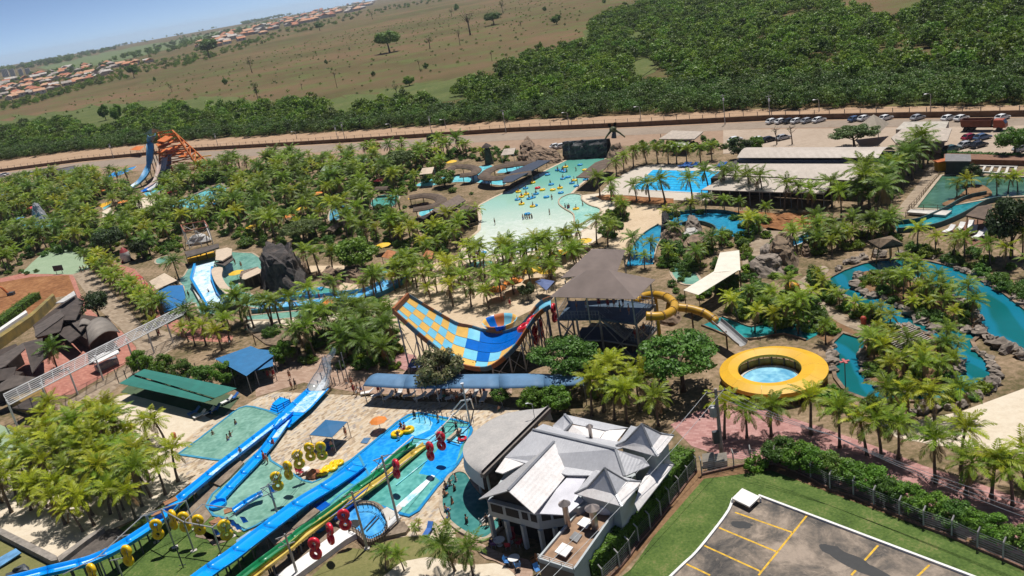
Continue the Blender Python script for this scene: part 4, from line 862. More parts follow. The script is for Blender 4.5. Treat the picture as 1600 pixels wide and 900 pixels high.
q=GP('A7',(882,264),(1362,276),(1228,410),(748,384),z=.112)
for i in range(1,9):a,c=q[0].lerp(q[3],i/9),q[1].lerp(q[2],i/9);MB().bar(a,c,.14,.02).build('lane_line',M('lane_blue',(.0,.12,.42),.3),t)
sheet('red_bed',K('A7',(520,425),(600,415),(740,425),(1010,440),(1010,470),(900,475),(740,465),(560,450)),.08,RSOIL)
sheet('red_yard',K('A7',(1140,510),(1480,520),(1700,535))+K('A8',(330,520),(340,600),(200,650),(0,640),(-60,600)),.08,RSOIL)
mound('soil_heap','heap of red soil on bare ground below the hall','soil heap',K('A8',(20,590),(60,550),(130,540),(200,560),(215,585),(120,605)),1.2,RSOIL,3,.3,rough_=.2)
HALLR=wave_mat('hall_roof',(.56,.48,.41),(.46,.395,.33),.5,1.2,'X',0,0,.3);HALLF=M('hall_fascia',(.13,.14,.18),.5,.1)
t=thing('sports_hall','long hall with stepped beige metal roofs behind the lap pool','building',G1('A8',200,480))
L0,R0=K1('A7',1405,186),K1('A8',690,186)
zt=7.0
mb=MB();fa,fb=G(*L0,zt-.4),G(*R0,zt-.4);ba,bb=G(*K1('A7',1500,133),zt-.6),G(*K1('A8',792,133),zt-.6)
for j in range(7):
    u=j/6
    for a,c in ((fa,ba),(fb,bb)):q=a.lerp(c,u);mb.v.append((q.x,q.y,q.z+1.3*math.sin(u*math.pi)))
for j in range(6):mb.f.append((2*j,2*j+1,2*j+3,2*j+2));mb.mi.append(0)
o=mb.build('upper_roof',HALLR,t);o.modifiers.new('th','SOLIDIFY').thickness=.15
MB().prism([fa,fb,bb,ba],0,zt-.9).build('upper_wall',HALLF,t)
z2=5.2;m1,m2=G(*K1('A7',1415,222),z2+.6),G(*K1('A8',690,224),z2+.6);m3,m4=G(*K1('A8',600,330),4.2),G(*K1('A7',1335,292),4.2)
MB().slab([m1,m4,m3,m2],.2).build('lower_roof',HALLR,t)
v1,v2=G(*K1('A7',1185,385),3.4),G(*K1('A8',350,410),3.4);v3,v4=G(*K1('A8',420,330),4.0),G(*K1('A7',1330,300),4.0)
MB().slab([v4,v1,v2,v3],.18).build('veranda_roof',HALLR,t)
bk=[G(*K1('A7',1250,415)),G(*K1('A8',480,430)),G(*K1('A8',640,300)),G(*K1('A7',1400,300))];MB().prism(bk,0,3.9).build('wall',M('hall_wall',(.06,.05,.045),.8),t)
for i in range(13):
    q=v1.lerp(v2,i/12);MB().bar((q.x,q.y+.3,0),(q.x,q.y+.3,3.3),.14).build('post',STEELG,t)
roof_on_posts('pavilion','pale hipped roof pavilion beyond the palms by the road','pavilion',K('A3',(918,868),(1000,815),(1195,822),(1140,868)),3.6,.3,M('pale_roof',(.50,.42,.34),.6),posts=[G1('A7',x,y) for x,y in ((935,105),(1120,110),(1000,100))])
roof_on_posts('lean_to','white sheet roof in front of the pale pavilion','shelter',K('A7',(990,115),(1040,68),(1125,72),(1090,118)),2.6,.1,M('white_sheet',(.62,.60,.57),.5),posts=[G1('A7',x,y) for x,y in ((1000,130),(1090,132))])
t=thing('peaked_tent','beige peaked tent roof behind the hall','tent',G1('A4',660,850));TENT=M('beige_tent',(.46,.39,.30),.8,.12)
MB().add([tuple(v) for v in (G1('A4',545,800,3),G1('A4',660,715,7),G1('A4',760,770,3.2),G1('A4',690,835,3),G1('A4',590,850,3))],[(0,4,1),(4,3,1),(3,2,1),(2,0,1)]).build('canopy',TENT,t)
for x,y in ((560,870),(690,880)):q=G1('A4',x,y);MB().bar(q,q+Vector((0,0,3)),.15).build('post',STEELG,t)
t=thing('flat_shed','wide pale flat roof behind the palms right of the peaked tent','building',G1('A4',950,900));MB().slab([G1('A4',770,860,4),G1('A4',840,805,4),G1('A4',1150,800,4),G1('A4',1120,880,4),G1('A4',800,895,4)],.3).build('roof',M('pale_roof',(.5,.42,.34)),t)
MB().prism([G1('A4',800,900),G1('A4',850,850),G1('A4',1130,850),G1('A4',1100,915)],0,3.7).build('wall',M('pale_wall',(.5,.45,.38),.8),t)
pool('lagoon','dark green lagoon at the right edge behind the channel',K('A8',(1090,303),(1200,298),(1450,310),(1700,318),(1800,420),(1420,440),(1250,470),(1110,495),(1080,515),(930,508)),LAGOON,rim=.6,rh=.3,rm=CONC if False else COPE,zw=.1)
sheet('lagoon_island',smooth(K('A8',(1090,470),(1180,430),(1260,370),(1340,355),(1400,400),(1370,430),(1230,465),(1130,485)),4),.3,SOIL)
sheet('lagoon_path',K('A8',(1010,240),(1075,235),(1060,300),(980,400),(890,520),(850,560),(760,590),(830,480),(930,360)),.09,PAVE)
t=thing('lagoon_fence','rail fence along the path beside the green lagoon','fence',G1('A8',1070,300));railing(t,GP('A8',(1075,300),(1000,385),(930,470),(880,520),(860,560)),1.1,1.6,WOOD)
t=thing('lagoon_bridge','flat concrete footbridge across the near corner of the lagoon','bridge',G1('A8',1000,530));MB().slab(GP('A8',(870,525),(890,508),(1150,515),(1110,545),z=.7),.4).build('deck',COPEW,t);railing(t,GP('A8',(885,510),(1150,516),z=.7),1,2,WOOD)
channel('flume_channel','curved green flume channel with blue floor right of the palms',K('A8',(800,632),(900,625),(1000,608),(1100,570),(1200,520),(1300,465),(1410,440)),4.2,water_mat('flume_green',(.01,.12,.14),(.03,.26,.3)),M('green_wall',(.03,.10,.10),.6),.2,1.0)
roof_on_posts('bar_shelter','dark thatched roof over loungers at the right edge','shelter',K('A8',(1235,545),(1310,490),(1400,475),(1400,580)),3.2,.3,BRNR);sheet('timber_terrace',K('A8',(1100,640),(1260,570),(1420,580),(1440,690),(1320,740),(1180,700)),.12,ground_mat('terrace_brown',[(.3,(.14,.07,.045)),(.7,(.22,.12,.08))],.5,3))
LNG=MB();LNG.slab([(-.95,-.33,.42),(.3,-.33,.42),(.3,.33,.42),(-.95,.33,.42)],.1);LNG.add([(.3,-.33,.42),(.95,-.33,.85),(.95,.33,.85),(.3,.33,.42),(.3,-.33,.34),(.95,-.33,.77),(.95,.33,.77),(.3,.33,.34)],[(0,1,2,3),(7,6,5,4),(0,4,5,1),(2,6,7,3),(1,5,6,2)])
for x in (-.8,.25):
    for y in (-.28,.28):LNG.box((x,y,.17),(.06,.06,.34))
LNGD={k:LNG.data('sun_lounger',m) for k,m in (('white',WHITE),('blue',M('lounger_blue',(.04,.16,.5),.5)))}
def lounger(p,rz,k,label,group,s=1.0):
    o=bpy.data.objects.new('sun_lounger',LNGD[k]);COL.objects.link(o);o.location=p;o.rotation_euler[2]=rz;o.scale=(s,s,s);tag(o,label,'sun lounger',group)
for i,(x,y) in enumerate(((1130,655),(1200,640),(1285,658),(1310,692),(1350,675),(1265,628))):lounger(G1('A8',x,y,.12),.5+.2*(i % 3),'white','white lounger on the brown terrace, %s from its left end' % nth[[0,1,3,4,5,2][i]],'loungers on the terrace',1.4)
for i,x in enumerate((1065,1080,1098,1130,1142,1285,1300,1318)):lounger(G1('A7',x,243,.06),.3,'blue','blue lounger behind the lap pool, %s of the line from the left' % nth[i],'blue loungers by the lap pool',1.3)
t=tag(MB().prism(GP('A8',(1100,190),(1700,205),(1700,240),(1100,225)),0,1.2).build('retaining_wall',M('red_wall',(.25,.13,.08),.9)),'low red brown wall behind the green lagoon','wall')
t=thing('beam_deck','white horizontal frame deck at the far side of the lagoon','deck',G1('A8',1420,290))
for i in range(6):a,c=G1('A8',1310+i*48,240+i,.9),G1('A8',1285+i*50,272+i*4,.9);MB().bar(a,c,.5,.3).build('beam',COPEW,t)
for (x0,y0),(x1,y1) in (((1310,238),(1560,245)),((1285,272),(1560,292))):MB().bar(G1('A8',x0,y0,.95),G1('A8',x1,y1,.95),.45,.35).build('beam',COPEW,t)
p=G1('A8',1085,265);t=thing('yellow_kiosk','small yellow kiosk at the corner of the lagoon path','kiosk',p);MB().box(p+Vector((0,0,1)),(2.4,1.6,2)).build('body',YELC,t);MB().slab([p+Vector((x*1.5,y*1.1,2.3)) for x,y in ((-1,-1),(1,-1),(1,1),(-1,1))],.15).build('roof',ORNG,t)
t=thing('pump_house','dark block wall house with a pale top beside the lagoon','building',G1('A8',1160,300));MB().prism(GP('A8',(1112,295),(1260,298),(1260,260),(1115,255)),0,3).build('wall',M('pump_grey',(.06,.065,.07),.8),t);MB().slab([v+Vector((0,0,3.2)) for v in GP('A8',(1105,298),(1268,300),(1265,255),(1108,250))],.2).build('roof',M('pump_roof',(.2,.19,.19),.7),t)
channel('loop_river','blue loop channel curving round the rocky island',K('A7',(800,860),(815,790),(840,730),(900,665),(980,615)),5.0,BLUEW,COPE,.1,.5)
channel('loop_river_back','dark green and blue back arc of the loop channel',K('A7',(1010,590),(1100,570),(1250,570),(1360,600),(1400,640),(1370,680)),7.5,water_mat('loop_blue',(.01,.16,.30),(.02,.26,.42)),M('green_wall',(.03,.1,.1)),.1,.9)
pool('grotto_pool','small pale pool in the rock garden below the loop channel',K('B3',(1000,100),(1030,50),(1080,60),(1150,120),(1170,170),(1090,180),(1030,150)),GTEAL,sm=3)
for i,(px,h,m_,lb) in enumerate(((K('A7',(920,700),(960,660),(1040,650),(1080,690),(1060,740),(980,750)),3.0,ROCKB,'flat topped brown rock in the middle of the loop channel'),(K('A7',(1050,770),(1100,710),(1200,690),(1240,730),(1200,800),(1090,830)),3.2,ROCKB,'sloping brown rock on the island of the loop channel'),
                                     (K('A7',(930,690),(940,600),(970,595),(1000,640),(980,700)),4.2,ROCKD,'dark upright rock pillar at the left of the island'),(K('A7',(1080,650),(1090,600),(1160,595),(1190,640),(1140,665)),3.2,ROCKG,'grey rock face behind the brown island rocks'),(K('A7',(1060,700),(1090,665),(1170,660),(1180,690),(1110,710)),2.2,M('pale_rock',(.55,.52,.48),.9,.2,bmp=.5),'pale bleached rock at the centre of the island'),
                                     (K('B3',(1470,110),(1500,60),(1600,45),(1720,60),(1700,120),(1560,140)),3.5,ROCKG,'grey rock under the thatched mound'),(K('A8',(-20,860),(20,760),(90,730),(170,760),(195,840),(150,895),(40,905)),5,THATCH,'straw covered mound behind the white sail'),(K('A8',(200,790),(225,730),(260,760),(275,800),(240,815)),2.2,ROCKB,'small brown rocks at the end of the narrow channel'),
                                     (K('A8',(0,880),(-60,830),(-30,790),(30,790),(40,860)),3.5,ROCKG,'big grey rock in front of the straw mound'),(K('B3',(920,420),(950,360),(1040,360),(1060,400),(1000,440)),2.4,ROCKB,'brown rock under the yellow tube slide loop'))):
    mound('island_rock',lb,'rock',px,h,m_,i*7+2,.4)
channel('narrow_channel','narrow blue channel beside the pale path',K('A8',(120,745),(200,715),(270,680),(350,650)),2.6,BLUEW,COPEW,.1,.5)
sheet('pale_path',K('A7',(1440,720),(1560,640),(1600,620))+K('A8',(100,640),(330,650),(340,670),(120,700),(0,790))+K('A7',(1500,830),(1440,880)),.08,PAVE)
canopy('sail_canopy','white sail of stretched canvas over the path, upper panel','sail',K('A7',(1300,780),(1420,765),(1428,890),(1260,905)),4,.0,SAILW,pm=WOOD);canopy('sail_canopy','white sail of stretched canvas over the path, lower tapering panel','sail',K('B3',(1290,80),(1428,82),(1165,245),(1070,215)),4,-.3,SAILW,pm=WOOD)
p=G1('A8',735,830);t=thing('stilt_hut','thatched hut on slanted poles at the head of the river island','hut',p);z=3.6
MB().add([tuple(v) for v in (G1('A8',625,705,z),G1('A8',700,750,z),G1('A8',852,725,z),G1('A8',770,672,z),G1('A8',700,690,z+1.1),G1('A8',780,695,z+1.1))],[(0,1,4),(1,2,5,4),(2,3,5),(3,0,4,5)]).build('roof',THATCH,t)
MB().slab([G1('A8',640,720,z-.3),G1('A8',705,755,z-.3),G1('A8',845,732,z-.3),G1('A8',765,690,z-.3)],.2).build('ceiling',WOOD,t)
for x,y in ((-1.6,-1),(1.7,-1.1),(-1.3,1.2),(1.5,1.1),(.2,-1.4)):MB().tube([p+Vector((x*1.25,y*1.2+.5,0)),p+Vector((x*.9,y*.8,z-.3))],.1,6).build('stilt',M('straw_pole',(.38,.24,.09),.9),t)
RIV=K('B4',(390,145),(480,97),(600,55),(700,35),(850,25),(1000,40),(1150,75),(1300,150),(1450,230),(1620,360),(1800,500),(1850,620),(1800,690),(1600,605),(1500,562),(1400,522),(1320,495),(1262,540),(1290,600),(1385,690),(1395,760),(1300,850),(1150,895),(950,908),(750,905),(600,893),(500,855),(432,765),(408,650),(412,550),(470,492),(560,520),(690,455),(715,392),(600,330),(530,290),(440,232),(395,190))
m,n,l,b=newmat('winding_river');f=ntex(n,l,.06,4,.5);w_=n.new('ShaderNodeTexWave');w_.inputs['Scale'].default_value=.06;w_.inputs['Distortion'].default_value=9;w_.inputs['Detail'].default_value=2;w_.inputs['Detail Scale'].default_value=.8
t_=n.new('ShaderNodeTexCoord');l.new(t_.outputs['Object'],w_.inputs['Vector']);c=ramp(n,l,f,[(.35,(.004,.095,.09)),(.65,(.006,.135,.155))]);c=mixrgb(n,l,ramp(n,l,w_.outputs['Fac'],[(.45,0),(.75,.6)]),c,(.009,.18,.30))
l.new(c,b.inputs['Base Color']);b.inputs['Roughness'].default_value=.07;b.inputs['IOR'].default_value=1.33;bump(n,l,b,ntex(n,l,1.2,3),.3,.08)
pool('winding_river','wide teal lazy river winding round the palm islands',RIV,m,'river',rim=.5,rh=.3,rm=ROCKB,zw=.08)
ISA=K('B4',(550,160),(590,115),(700,108),(850,125),(960,180),(1150,260),(1260,340),(1335,445),(1290,485),(1200,445),(1060,455),(940,400),(850,340),(750,280),(640,245),(562,205))
ISB=K('B4',(605,560),(720,470),(860,440),(1000,500),(1100,560),(1185,660),(1182,740),(1130,795),(1000,855),(850,860),(720,838),(622,775),(605,650))
for nm,px in (('upper_island',ISA),('lower_island',ISB)):
    P=[G(*p) for p in smooth(px,3)];tag(MB().prism(P,0,.45).build(nm,SOIL,org=(0,0,0)),None,kind='structure')
for px,lb,st,s in ((ISA,'grey boulder on the rim of the upper palm island',1.6,.95),(ISB,'grey boulder on the rim of the lower palm island',1.5,.7)):rocks_along(px,st,s,lb,'boulders round the river islands',.25,.25,closed=True)
rocks_along(K('B4',(400,100),(470,55),(560,20),(650,5),(800,-10),(900,0)),1.5,.95,'grey boulder on the far bank of the winding river','boulders on the river banks',.2,.4)
rocks_along(K('B4',(900,0),(1060,20),(1200,85),(1320,130),(1460,210),(1600,300)),1.6,.9,'grey boulder on the palm bank along the outer bend','boulders on the river banks',.2,.4)
rocks_along(K('B4',(1280,480),(1400,520),(1500,580),(1600,620)),1.2,1.2,'large grey boulder on the dam between the two river bends','boulders on the dam',.2,.6)
rocks_along(K('B4',(1260,560),(1340,620),(1420,700),(1410,770),(1330,860)),1.4,.9,'grey boulder on the right bank of the lower bend','boulders on the river banks',.2,.3)
rocks_along(K('B8',(830,95),(960,130),(1100,125),(1220,110),(1330,80),(1420,30)),1.5,.9,'grey boulder along the sand below the lower bend','boulders on the river banks',.2,.4)
rocks_along(K('B4',(400,740),(395,640),(400,560)),1.7,.9,'grey boulder between river and yellow ring roof','boulders on the river banks',.2,.3)
rocks_along(K('B4',(430,215),(500,270)),1.8,.9,'grey boulder at the corner of path and river','boulders on the river banks',.2,.3)
sheet('river_path',smooth(K('B4',(150,180),(240,120),(330,60),(380,90),(300,160),(300,230),(380,310),(520,390),(640,440),(600,470),(450,420),(320,330),(210,250),(100,200)),3),.07,PAVE)
sheet('river_planting',K('B4',(0,300),(120,200),(240,260),(420,400),(560,480),(470,500),(400,560),(300,500),(0,440)),.06,SOIL)
sheet('bank_planting',K('B4',(880,-10),(1100,-90),(1400,-60),(1700,60),(1700,330),(1450,210),(1300,130),(1100,40)),.06,SAND)
channel('planted_stream','teal stream between the palms and the yellow ring roof',K('B3',(1250,410),(1330,440),(1420,475),(1500,485))+K('B4',(-20,470),(100,455),(200,470),(300,500)),4.0,DTEAL,ROCKB,.09,.3)
t=thing('slat_pergola','slatted timber pergola spanning the river at the lower island','pergola',G1('B4',880,600));PQ=[G1('B4',x,y,2.6) for x,y in ((720,490),(890,430),(1060,545),(860,640))]
slats(t,(PQ[1],PQ[2],PQ[3],PQ[0]),14,.16,M('grey_timber',(.36,.33,.28),.8));slats(t,(PQ[0],PQ[1],PQ[2],PQ[3]),4,.14,WOOD,'beam')
for q in PQ:MB().tube([(q.x,q.y,0),(q.x,q.y,2.6)],.1,6).build('post',WOOD,t)
p=G1('B4',487,892);t=thing('signal_mast','thin mast with a red cross top in the river','mast',p);h=ZT(K1('B4',487,892),K1('B4',483,660));MB().tube([p,p+Vector((0,0,h))],.06,6).build('pole',STEELD,t)
mb=MB();mb.bar(p+Vector((-.6,0,h)),p+Vector((.6,.1,h)),.3,.12);mb.bar(p+Vector((0,-.6,h+.06)),p+Vector((0,.6,h+.06)),.3,.1);mb.build('cross_head',M('mast_red',(.55,.12,.12),.6),t)
p=G1('B4',597,430);t=thing('litter_bin','red litter bin on the path beside the river','bin',p);MB().lathe([(.36,0),(.42,1.0),(.4,1.05)],12,p).build('bin_body',M('bin_red',(.5,.06,.03),.5),t);MB().lathe([(.44,1.05),(.3,1.3),(.0,1.35)],12,p).build('lid',M('bin_red',(.5,.06,.03)),t)
p=G1('B4',155,245);t=thing('ball_ornament','big yellow and orange striped ball behind a palm','sculpture',p);rb=ZT(K1('B4',155,250),K1('B4',155,165))/2
for k in range(8):MB().lathe([(rb*math.sin(a),rb-rb*math.cos(a)) for a in np.linspace(.05,3.09,10)],4,p,k*.785,(k+1)*.785).build('stripe',(YELC,ORNG)[k % 2],t,smooth=True)
# ================================================================== slides and shelters of the middle ground
CYANP=M('slide_cyan',(.20,.58,.78),.3,.08,.8);ORGP=M('slide_orange',(.84,.50,.12),.35,.08,.8);DBLUP=M('slide_blue',(.0,.13,.55),.25,.1,.8);RIMB=M('slide_rim_brown',(.36,.12,.035),.45,.15,.8);RIMS=M('slide_rim_steel',(.07,.15,.21),.45,.15,.8)
TUBR=M('tube_red',(.66,.02,.04),.3,.08,2);TUBY=M('tube_yellow',(.92,.58,.01),.3,.08,2);TUBB=M('tube_blue',(.03,.32,.65),.3,.08,2)
zk=1.0
FR=[(85,265,11),(200,370,9),(300,460,7.2),(385,530,5.8),(470,600,4.5),(560,680,3.2),(700,745,2.2),(850,770,1.9),(950,750,2.2),(1060,670,3.2),(1170,560,4.6),(1260,420,6.3),(1320,330,7.2),(1400,255,8),(1462,222,8.3)]
BK=[(215,130,11),(330,200,9.2),(430,260,7.7),(500,300,6.7),(570,340,5.7),(650,380,4.6),(775,405,3.2),(900,440,2.6),(1050,450,2.6),(1180,410,3.6),(1235,370,4.8),(1290,300,6.3),(1340,230,7.2),(1400,175,8),(1462,150,8.3)]
Fp=smooth([G1('t1',x,y,z) for x,y,z in FR],3,False);Bp=smooth([G1('t1',x,y,z) for x,y,z in BK],3,False);NU=len(Fp)-1;NV=4
t=thing('boomerang_slide','huge checkered orange and blue boomerang slide swept between steel legs','water slide',G1('t1',700,790));BOOM=t
def bsurf(u,v):
    i=min(int(u*NU),NU-1);k=u*NU-i;a,b_=Fp[i].lerp(Fp[i+1],k),Bp[i].lerp(Bp[i+1],k);p=a.lerp(b_,v);p.z -=.45*(1-(2*v-1)**4)*(.35+.65*min(1,u*3));return p
NC=17
for i in range(NC):
    for j in range(NV):
        mb=MB();e=.004
        for b_ in range(3):
            for a in range(4):mb.v.append(tuple(bsurf((i+e+(1-2*e)*a/3)/NC,(j+.02+.96*b_/2)/NV)))
        for b_ in range(2):
            for a in range(3):k=b_*4+a;mb.f.append((k,k+1,k+5,k+4));mb.mi.append(0)
        deep=(7 <=i <=11 and j >=2 and not (i==7 and j==3)) or (i in (8,) and j==1) or (11 <=i <=12 and j==2)
        if i >=14:m_=(CYANP,RIMS)[j % 2] if i==14 else CYANP
        else:m_=DBLUP if deep else (CYANP,ORGP)[(i+j) % 2]
        mb.build('panel',m_,t,smooth=True)
mb=MB()
for i in range(NU+1):
    for j in range(7):q=bsurf(i/NU,j/6);mb.v.append((q.x,q.y,q.z-.14))
for i in range(NU):
    for j in range(6):k=i*7+j;mb.f.append((k,k+1,k+8,k+7));mb.mi.append(0)
mb.build('underside',RIMS,t,smooth=True)
for E,s in ((Fp,0),(Bp,1)):
    for i in range(0,NU,3):
        mb=MB()
        for a,b_ in zip(E[i:i+3],E[i+1:i+4]):mb.bar(a+Vector((0,0,.05)),b_+Vector((0,0,.05)),.25,.7)
        mb.build('rim',(RIMB,RIMS)[(i // 3+s) % 2],t)
MB().bar(Fp[0]+Vector((0,0,.2)),Bp[0]+Vector((0,0,.2)),.4,.8).build('rim',RIMB,t)
def leg(t,p,r=.14,foot=None,name='leg',m=None):q=Vector(foot) if foot else Vector((p[0],p[1],0));MB().tube([q,p],r,6).build(name,m or STEELG,t)
for i in (1,5,9,13,17,24,28,31,34,37,40):
    leg(t,Fp[min(i,NU)]);leg(t,Bp[min(i,NU)])
for i,j in ((1,5),(5,9),(9,13),(24,28),(28,31),(31,34),(34,37),(37,40)):
    for E in (Fp,Bp):
        a,c=E[i],E[j];MB().bar((a.x,a.y,.2),(c.x,c.y,c.z*.8),.1).build('brace',STEELG,t);MB().bar((c.x,c.y,.2),(a.x,a.y,a.z*.8),.1).build('brace',STEELG,t)
bc=G1('t1',1020,365,3.2);rb=150/5.623*(bc-Vector((0,0,H))).dot(FW)/FPX
for k in range(10):MB().lathe([(rb*1.04,.55),(rb,.6),(rb*.93,.0),(rb*.78,-.8),(rb*.45,-1.4),(0,-1.55)],4,bc,k*.6283,(k+1)*.6283).build('bowl_panel',(ORGP,CYANP,ORNG,DBLUP)[k % 4],t,smooth=True)
def raft(p,m,label,group=None,R=.62,r=.27,flat=True,ax=None,up=None,nm='double_tube'):
    """two joined rings"""
    p=Vector(p);o=thing(nm,label,'inflatable tube',p,group);ax=Vector(ax or (0,0,1)).normalized();d=Vector(up or (1,0,0));d=(d-ax*d.dot(ax)).normalized()
    MB().torus(p+d*R*1.25,R,r,ax,16,8).build('ring',m,o,smooth=True);MB().torus(p-d*R*1.25,R,r,ax,16,8).build('ring',m,o,smooth=True)
    MB().bar(p+d*R*1.9,p+d*R*.6,.1,.05).build('handle',STEELW,o)
    return o
q=bsurf(.775,.55);raft(q+Vector((0,0,.5)),TUBR,'red double tube riding on the boomerang slide',ax=(-.4,.1,.9),up=(1,.6,.4),R=.8,r=.36)
for i,(x,y) in enumerate(((1375,415),(1330,470))):raft(G1('t1',x,y,4.5-i*.9),TUBR,('upper','lower')[i]+' red double tube hoisted beside the slide tower',ax=(.9,-.4,0),up=(.1,0,1),R=.6)
raft(G1('t2',195,510,5.6),TUBR,'red double tube hanging under the tower platform',ax=(.9,-.4,0),up=(.1,0,1),R=.6)
t=thing('slide_tower','grey steel slide tower with stairs under two brown hipped canopies','tower',G(1000,577));TW_=t;TENTB=M('tower_canopy',(.20,.155,.135),.85,.12,.4);DECKB=M('tower_deck',(.06,.10,.15),.5,.2)
def hip(t,pts,ridge,m,name='canopy'):
    P=[Vector(p) for p in pts]+[Vector(p) for p in ridge];o=MB().add(P,[(0,1,4),(1,2,5,4),(2,3,5),(3,0,4,5)]).build(name,m,t);o.modifiers.new('th','SOLIDIFY').thickness=.06;return o
ze,zr=11.2,13.6
L_,F_,R_=G1('t2',165,402,ze),G1('t2',740,418,ze),G1('t2',875,285,ze);B_=L_+(R_-F_)
hip(t,(L_,F_,R_,B_),(G1('t2',415,222,zr),G1('t2',562,222,zr)),TENTB)
L2,T2,R2,F2=G1('t2',240,275,ze+.4),G1('t2',452,80,ze+.4),G1('t2',675,86,ze+.4),G1('t2',618,235,ze+.4)
hip(t,(T2,L2,F2,R2),[((T2+L2+F2+R2)/4).lerp((a+b_)/2,.3)+Vector((0,0,2)) for a,b_ in ((T2,L2),(F2,R2))],TENTB)
zd=7.2;dk=[G1('t2',x,y,zd) for x,y in ((222,548),(500,545),(745,578),(870,455),(640,420),(300,430))]
MB().slab(dk,.35).build('platform',DECKB,t);ld=[G1('t2',x,y,4.0) for x,y in ((690,690),(760,706),(862,600),(790,585))];MB().slab(ld,.3).build('landing',DECKB,t)
ld2=[G1('t2',x,y,1.9) for x,y in ((600,790),(640,830),(760,800),(740,760))];MB().slab(ld2,.25).build('landing',DECKB,t)
def stairs(t,a,b,w,n=14,m=None):
    a,b=Vector(a),Vector(b);d=(b-a);s=Vector((-d.y,d.x,0)).normalized()*w/2
    for k in (-1,1):MB().bar(a+s*k,b+s*k,.12,.35).build('stringer',m or STEELG,t)
    for i in range(n):q=a.lerp(b,(i+.5)/n);MB().slab([q-s-d.normalized()*.14,q+s-d.normalized()*.14,q+s+d.normalized()*.14,q-s+d.normalized()*.14],.05).build('step',m or STEELG,t)
    for k in (-1,1):railing(t,[a+s*k,b+s*k],1.0,.8,STEELG,.03)
stairs(t,dk[1]+Vector((.5,1.0,0)),ld[0]+Vector((.3,.8,0)),1.8);stairs(t,ld[2],ld2[3],1.6);stairs(t,ld2[0],G1('t2',720,870,0),1.6)
railing(t,[dk[5],dk[0],dk[1]],1.15,.5,STEELG,.03);railing(t,[dk[2],dk[3],dk[4]],1.15,.5,STEELG,.03);railing(t,[ld[0],ld[1],ld[2]],1.1,.5,STEELG,.03)
for q in (dk[0],dk[1],dk[2],dk[3],dk[5],dk[4],dk[0].lerp(dk[1],.45)):MB().bar((q.x,q.y,0),(q.x,q.y,zd),.3).build('column',STEELG,t)
for q,z in ((L_,ze),(F_,ze),(R_,ze),(R2,ze),(L2,ze),(L_.lerp(F_,.42),ze)):
    c=sum(dk,Vector())/6;q=q.lerp(c,.1);MB().bar((q.x,q.y,zd-.2),(q.x,q.y,z),.2).build('canopy_post',STEELG,t)
for a,b_ in ((0,1),(1,2),(2,3),(0,5)):
    A,B=dk[a],dk[b_];MB().bar((A.x,A.y,.3),(B.x,B.y,zd-.5),.12).build('brace',STEELG,t);MB().bar((B.x,B.y,.3),(A.x,A.y,zd-.5),.12).build('brace',STEELG,t);MB().bar((A.x,A.y,3.6),(B.x,B.y,3.6),.18).build('beam',STEELG,t)
MB().prism([d.lerp(sum(dk,Vector())/6,.25) for d in dk],0,3.2).build('dark_interior',M('interior_dark',(.05,.055,.07),.8),t)  # dark block filling the tower interior below the platform
YT=M('yellow_tube',(.60,.33,.02),.4,.15,.8);YB=M('yellow_tube_joint',(.30,.16,.03),.5);t=thing('tube_slide','mustard yellow closed tube slide looping out of the tower','water slide',G1('t3',120,460))
lp=smooth([G1('t3',*p) for p in ((40,272,8.2),(100,275,8.0),(160,268,7.8),(215,238,7.5),(232,200,7.2),(200,160,6.9),(140,135,6.6),(70,133,6.3),(0,152,6.0),(-40,180,5.8))],5,False)
rn=smooth([G1('t3',*p) for p in ((175,205,5.9),(240,214,5.6),(330,224,5.2),(420,250,4.6),(475,282,4.0),(508,312,3.5))],5,False)
for P in (lp,rn):
    MB().tube(P,.62,12).build('tube',YT,t,smooth=True)
    for i in range(3,len(P)-1,6):d=(P[i+1]-P[i]).normalized()*.12;MB().tube([P[i]-d,P[i]+d],.69,12).build('joint_band',YB,t)
tr=[G1('t3',*p) for p in ((512,314,3.45),(560,355,3.1),(610,400,2.8),(660,445,2.5),(690,468,2.3))];o=MB().sweep(tr,[(-.75,.55),(-.65,.1),(-.35,-.12),(.35,-.12),(.65,.1),(.75,.55)]).build('open_trough',M('trough_grey',(.33,.33,.33),.4,.1),t);o.modifiers.new('th','SOLIDIFY').thickness=.06
for x,y,zt,m_ in ((120,300,7.6,YT),(345,240,5,WOOD),(575,375,3,WOOD)):p=G1('t3',x,y,zt);MB().tube([(p.x,p.y,0),p],.24 if m_ is YT else .13,8).build('support',m_,t)
p=G1('t3',105,150,6.0);MB().tube([(p.x,p.y,0),p],.22,8).build('support',YT,t)
zr_=2.0;c=G1('t3',890,628,zr_);dpt=(c-Vector((0,0,H))).dot(FW);Ro,Ri=350/4.284*dpt/FPX,206/4.284*dpt/FPX;ci=Vector((c.x,c.y,0))+Vector((G1('t3',846,626,zr_).x-c.x,G1('t3',846,626,zr_).y-c.y,0))*.55
t=thing('ring_pavilion','yellow ring shaped roof round a small round pool','pavilion',Vector((c.x,c.y,0)));N=10
for k in range(N):
    mb=MB();S=5
    for i in range(S+1):
        a=(k+i/S*.994)/N*2*math.pi+.4;u=Vector((math.cos(a),math.sin(a),0))
        for q,z in ((c+u*Ro,zr_-.55),(c+u*Ro,zr_),(c.lerp(ci,.5)+u*(Ro+Ri)/2,zr_+.45),(ci+u*Ri,zr_+.1),(ci+u*Ri,zr_-.25)):mb.v.append((q.x,q.y,z))
    for i in range(S):
        for j in range(4):mb.f.append((i*5+j,i*5+5+j,i*5+6+j,i*5+1+j));mb.mi.append(0)
    mb.build('roof_panel',YELC,t)
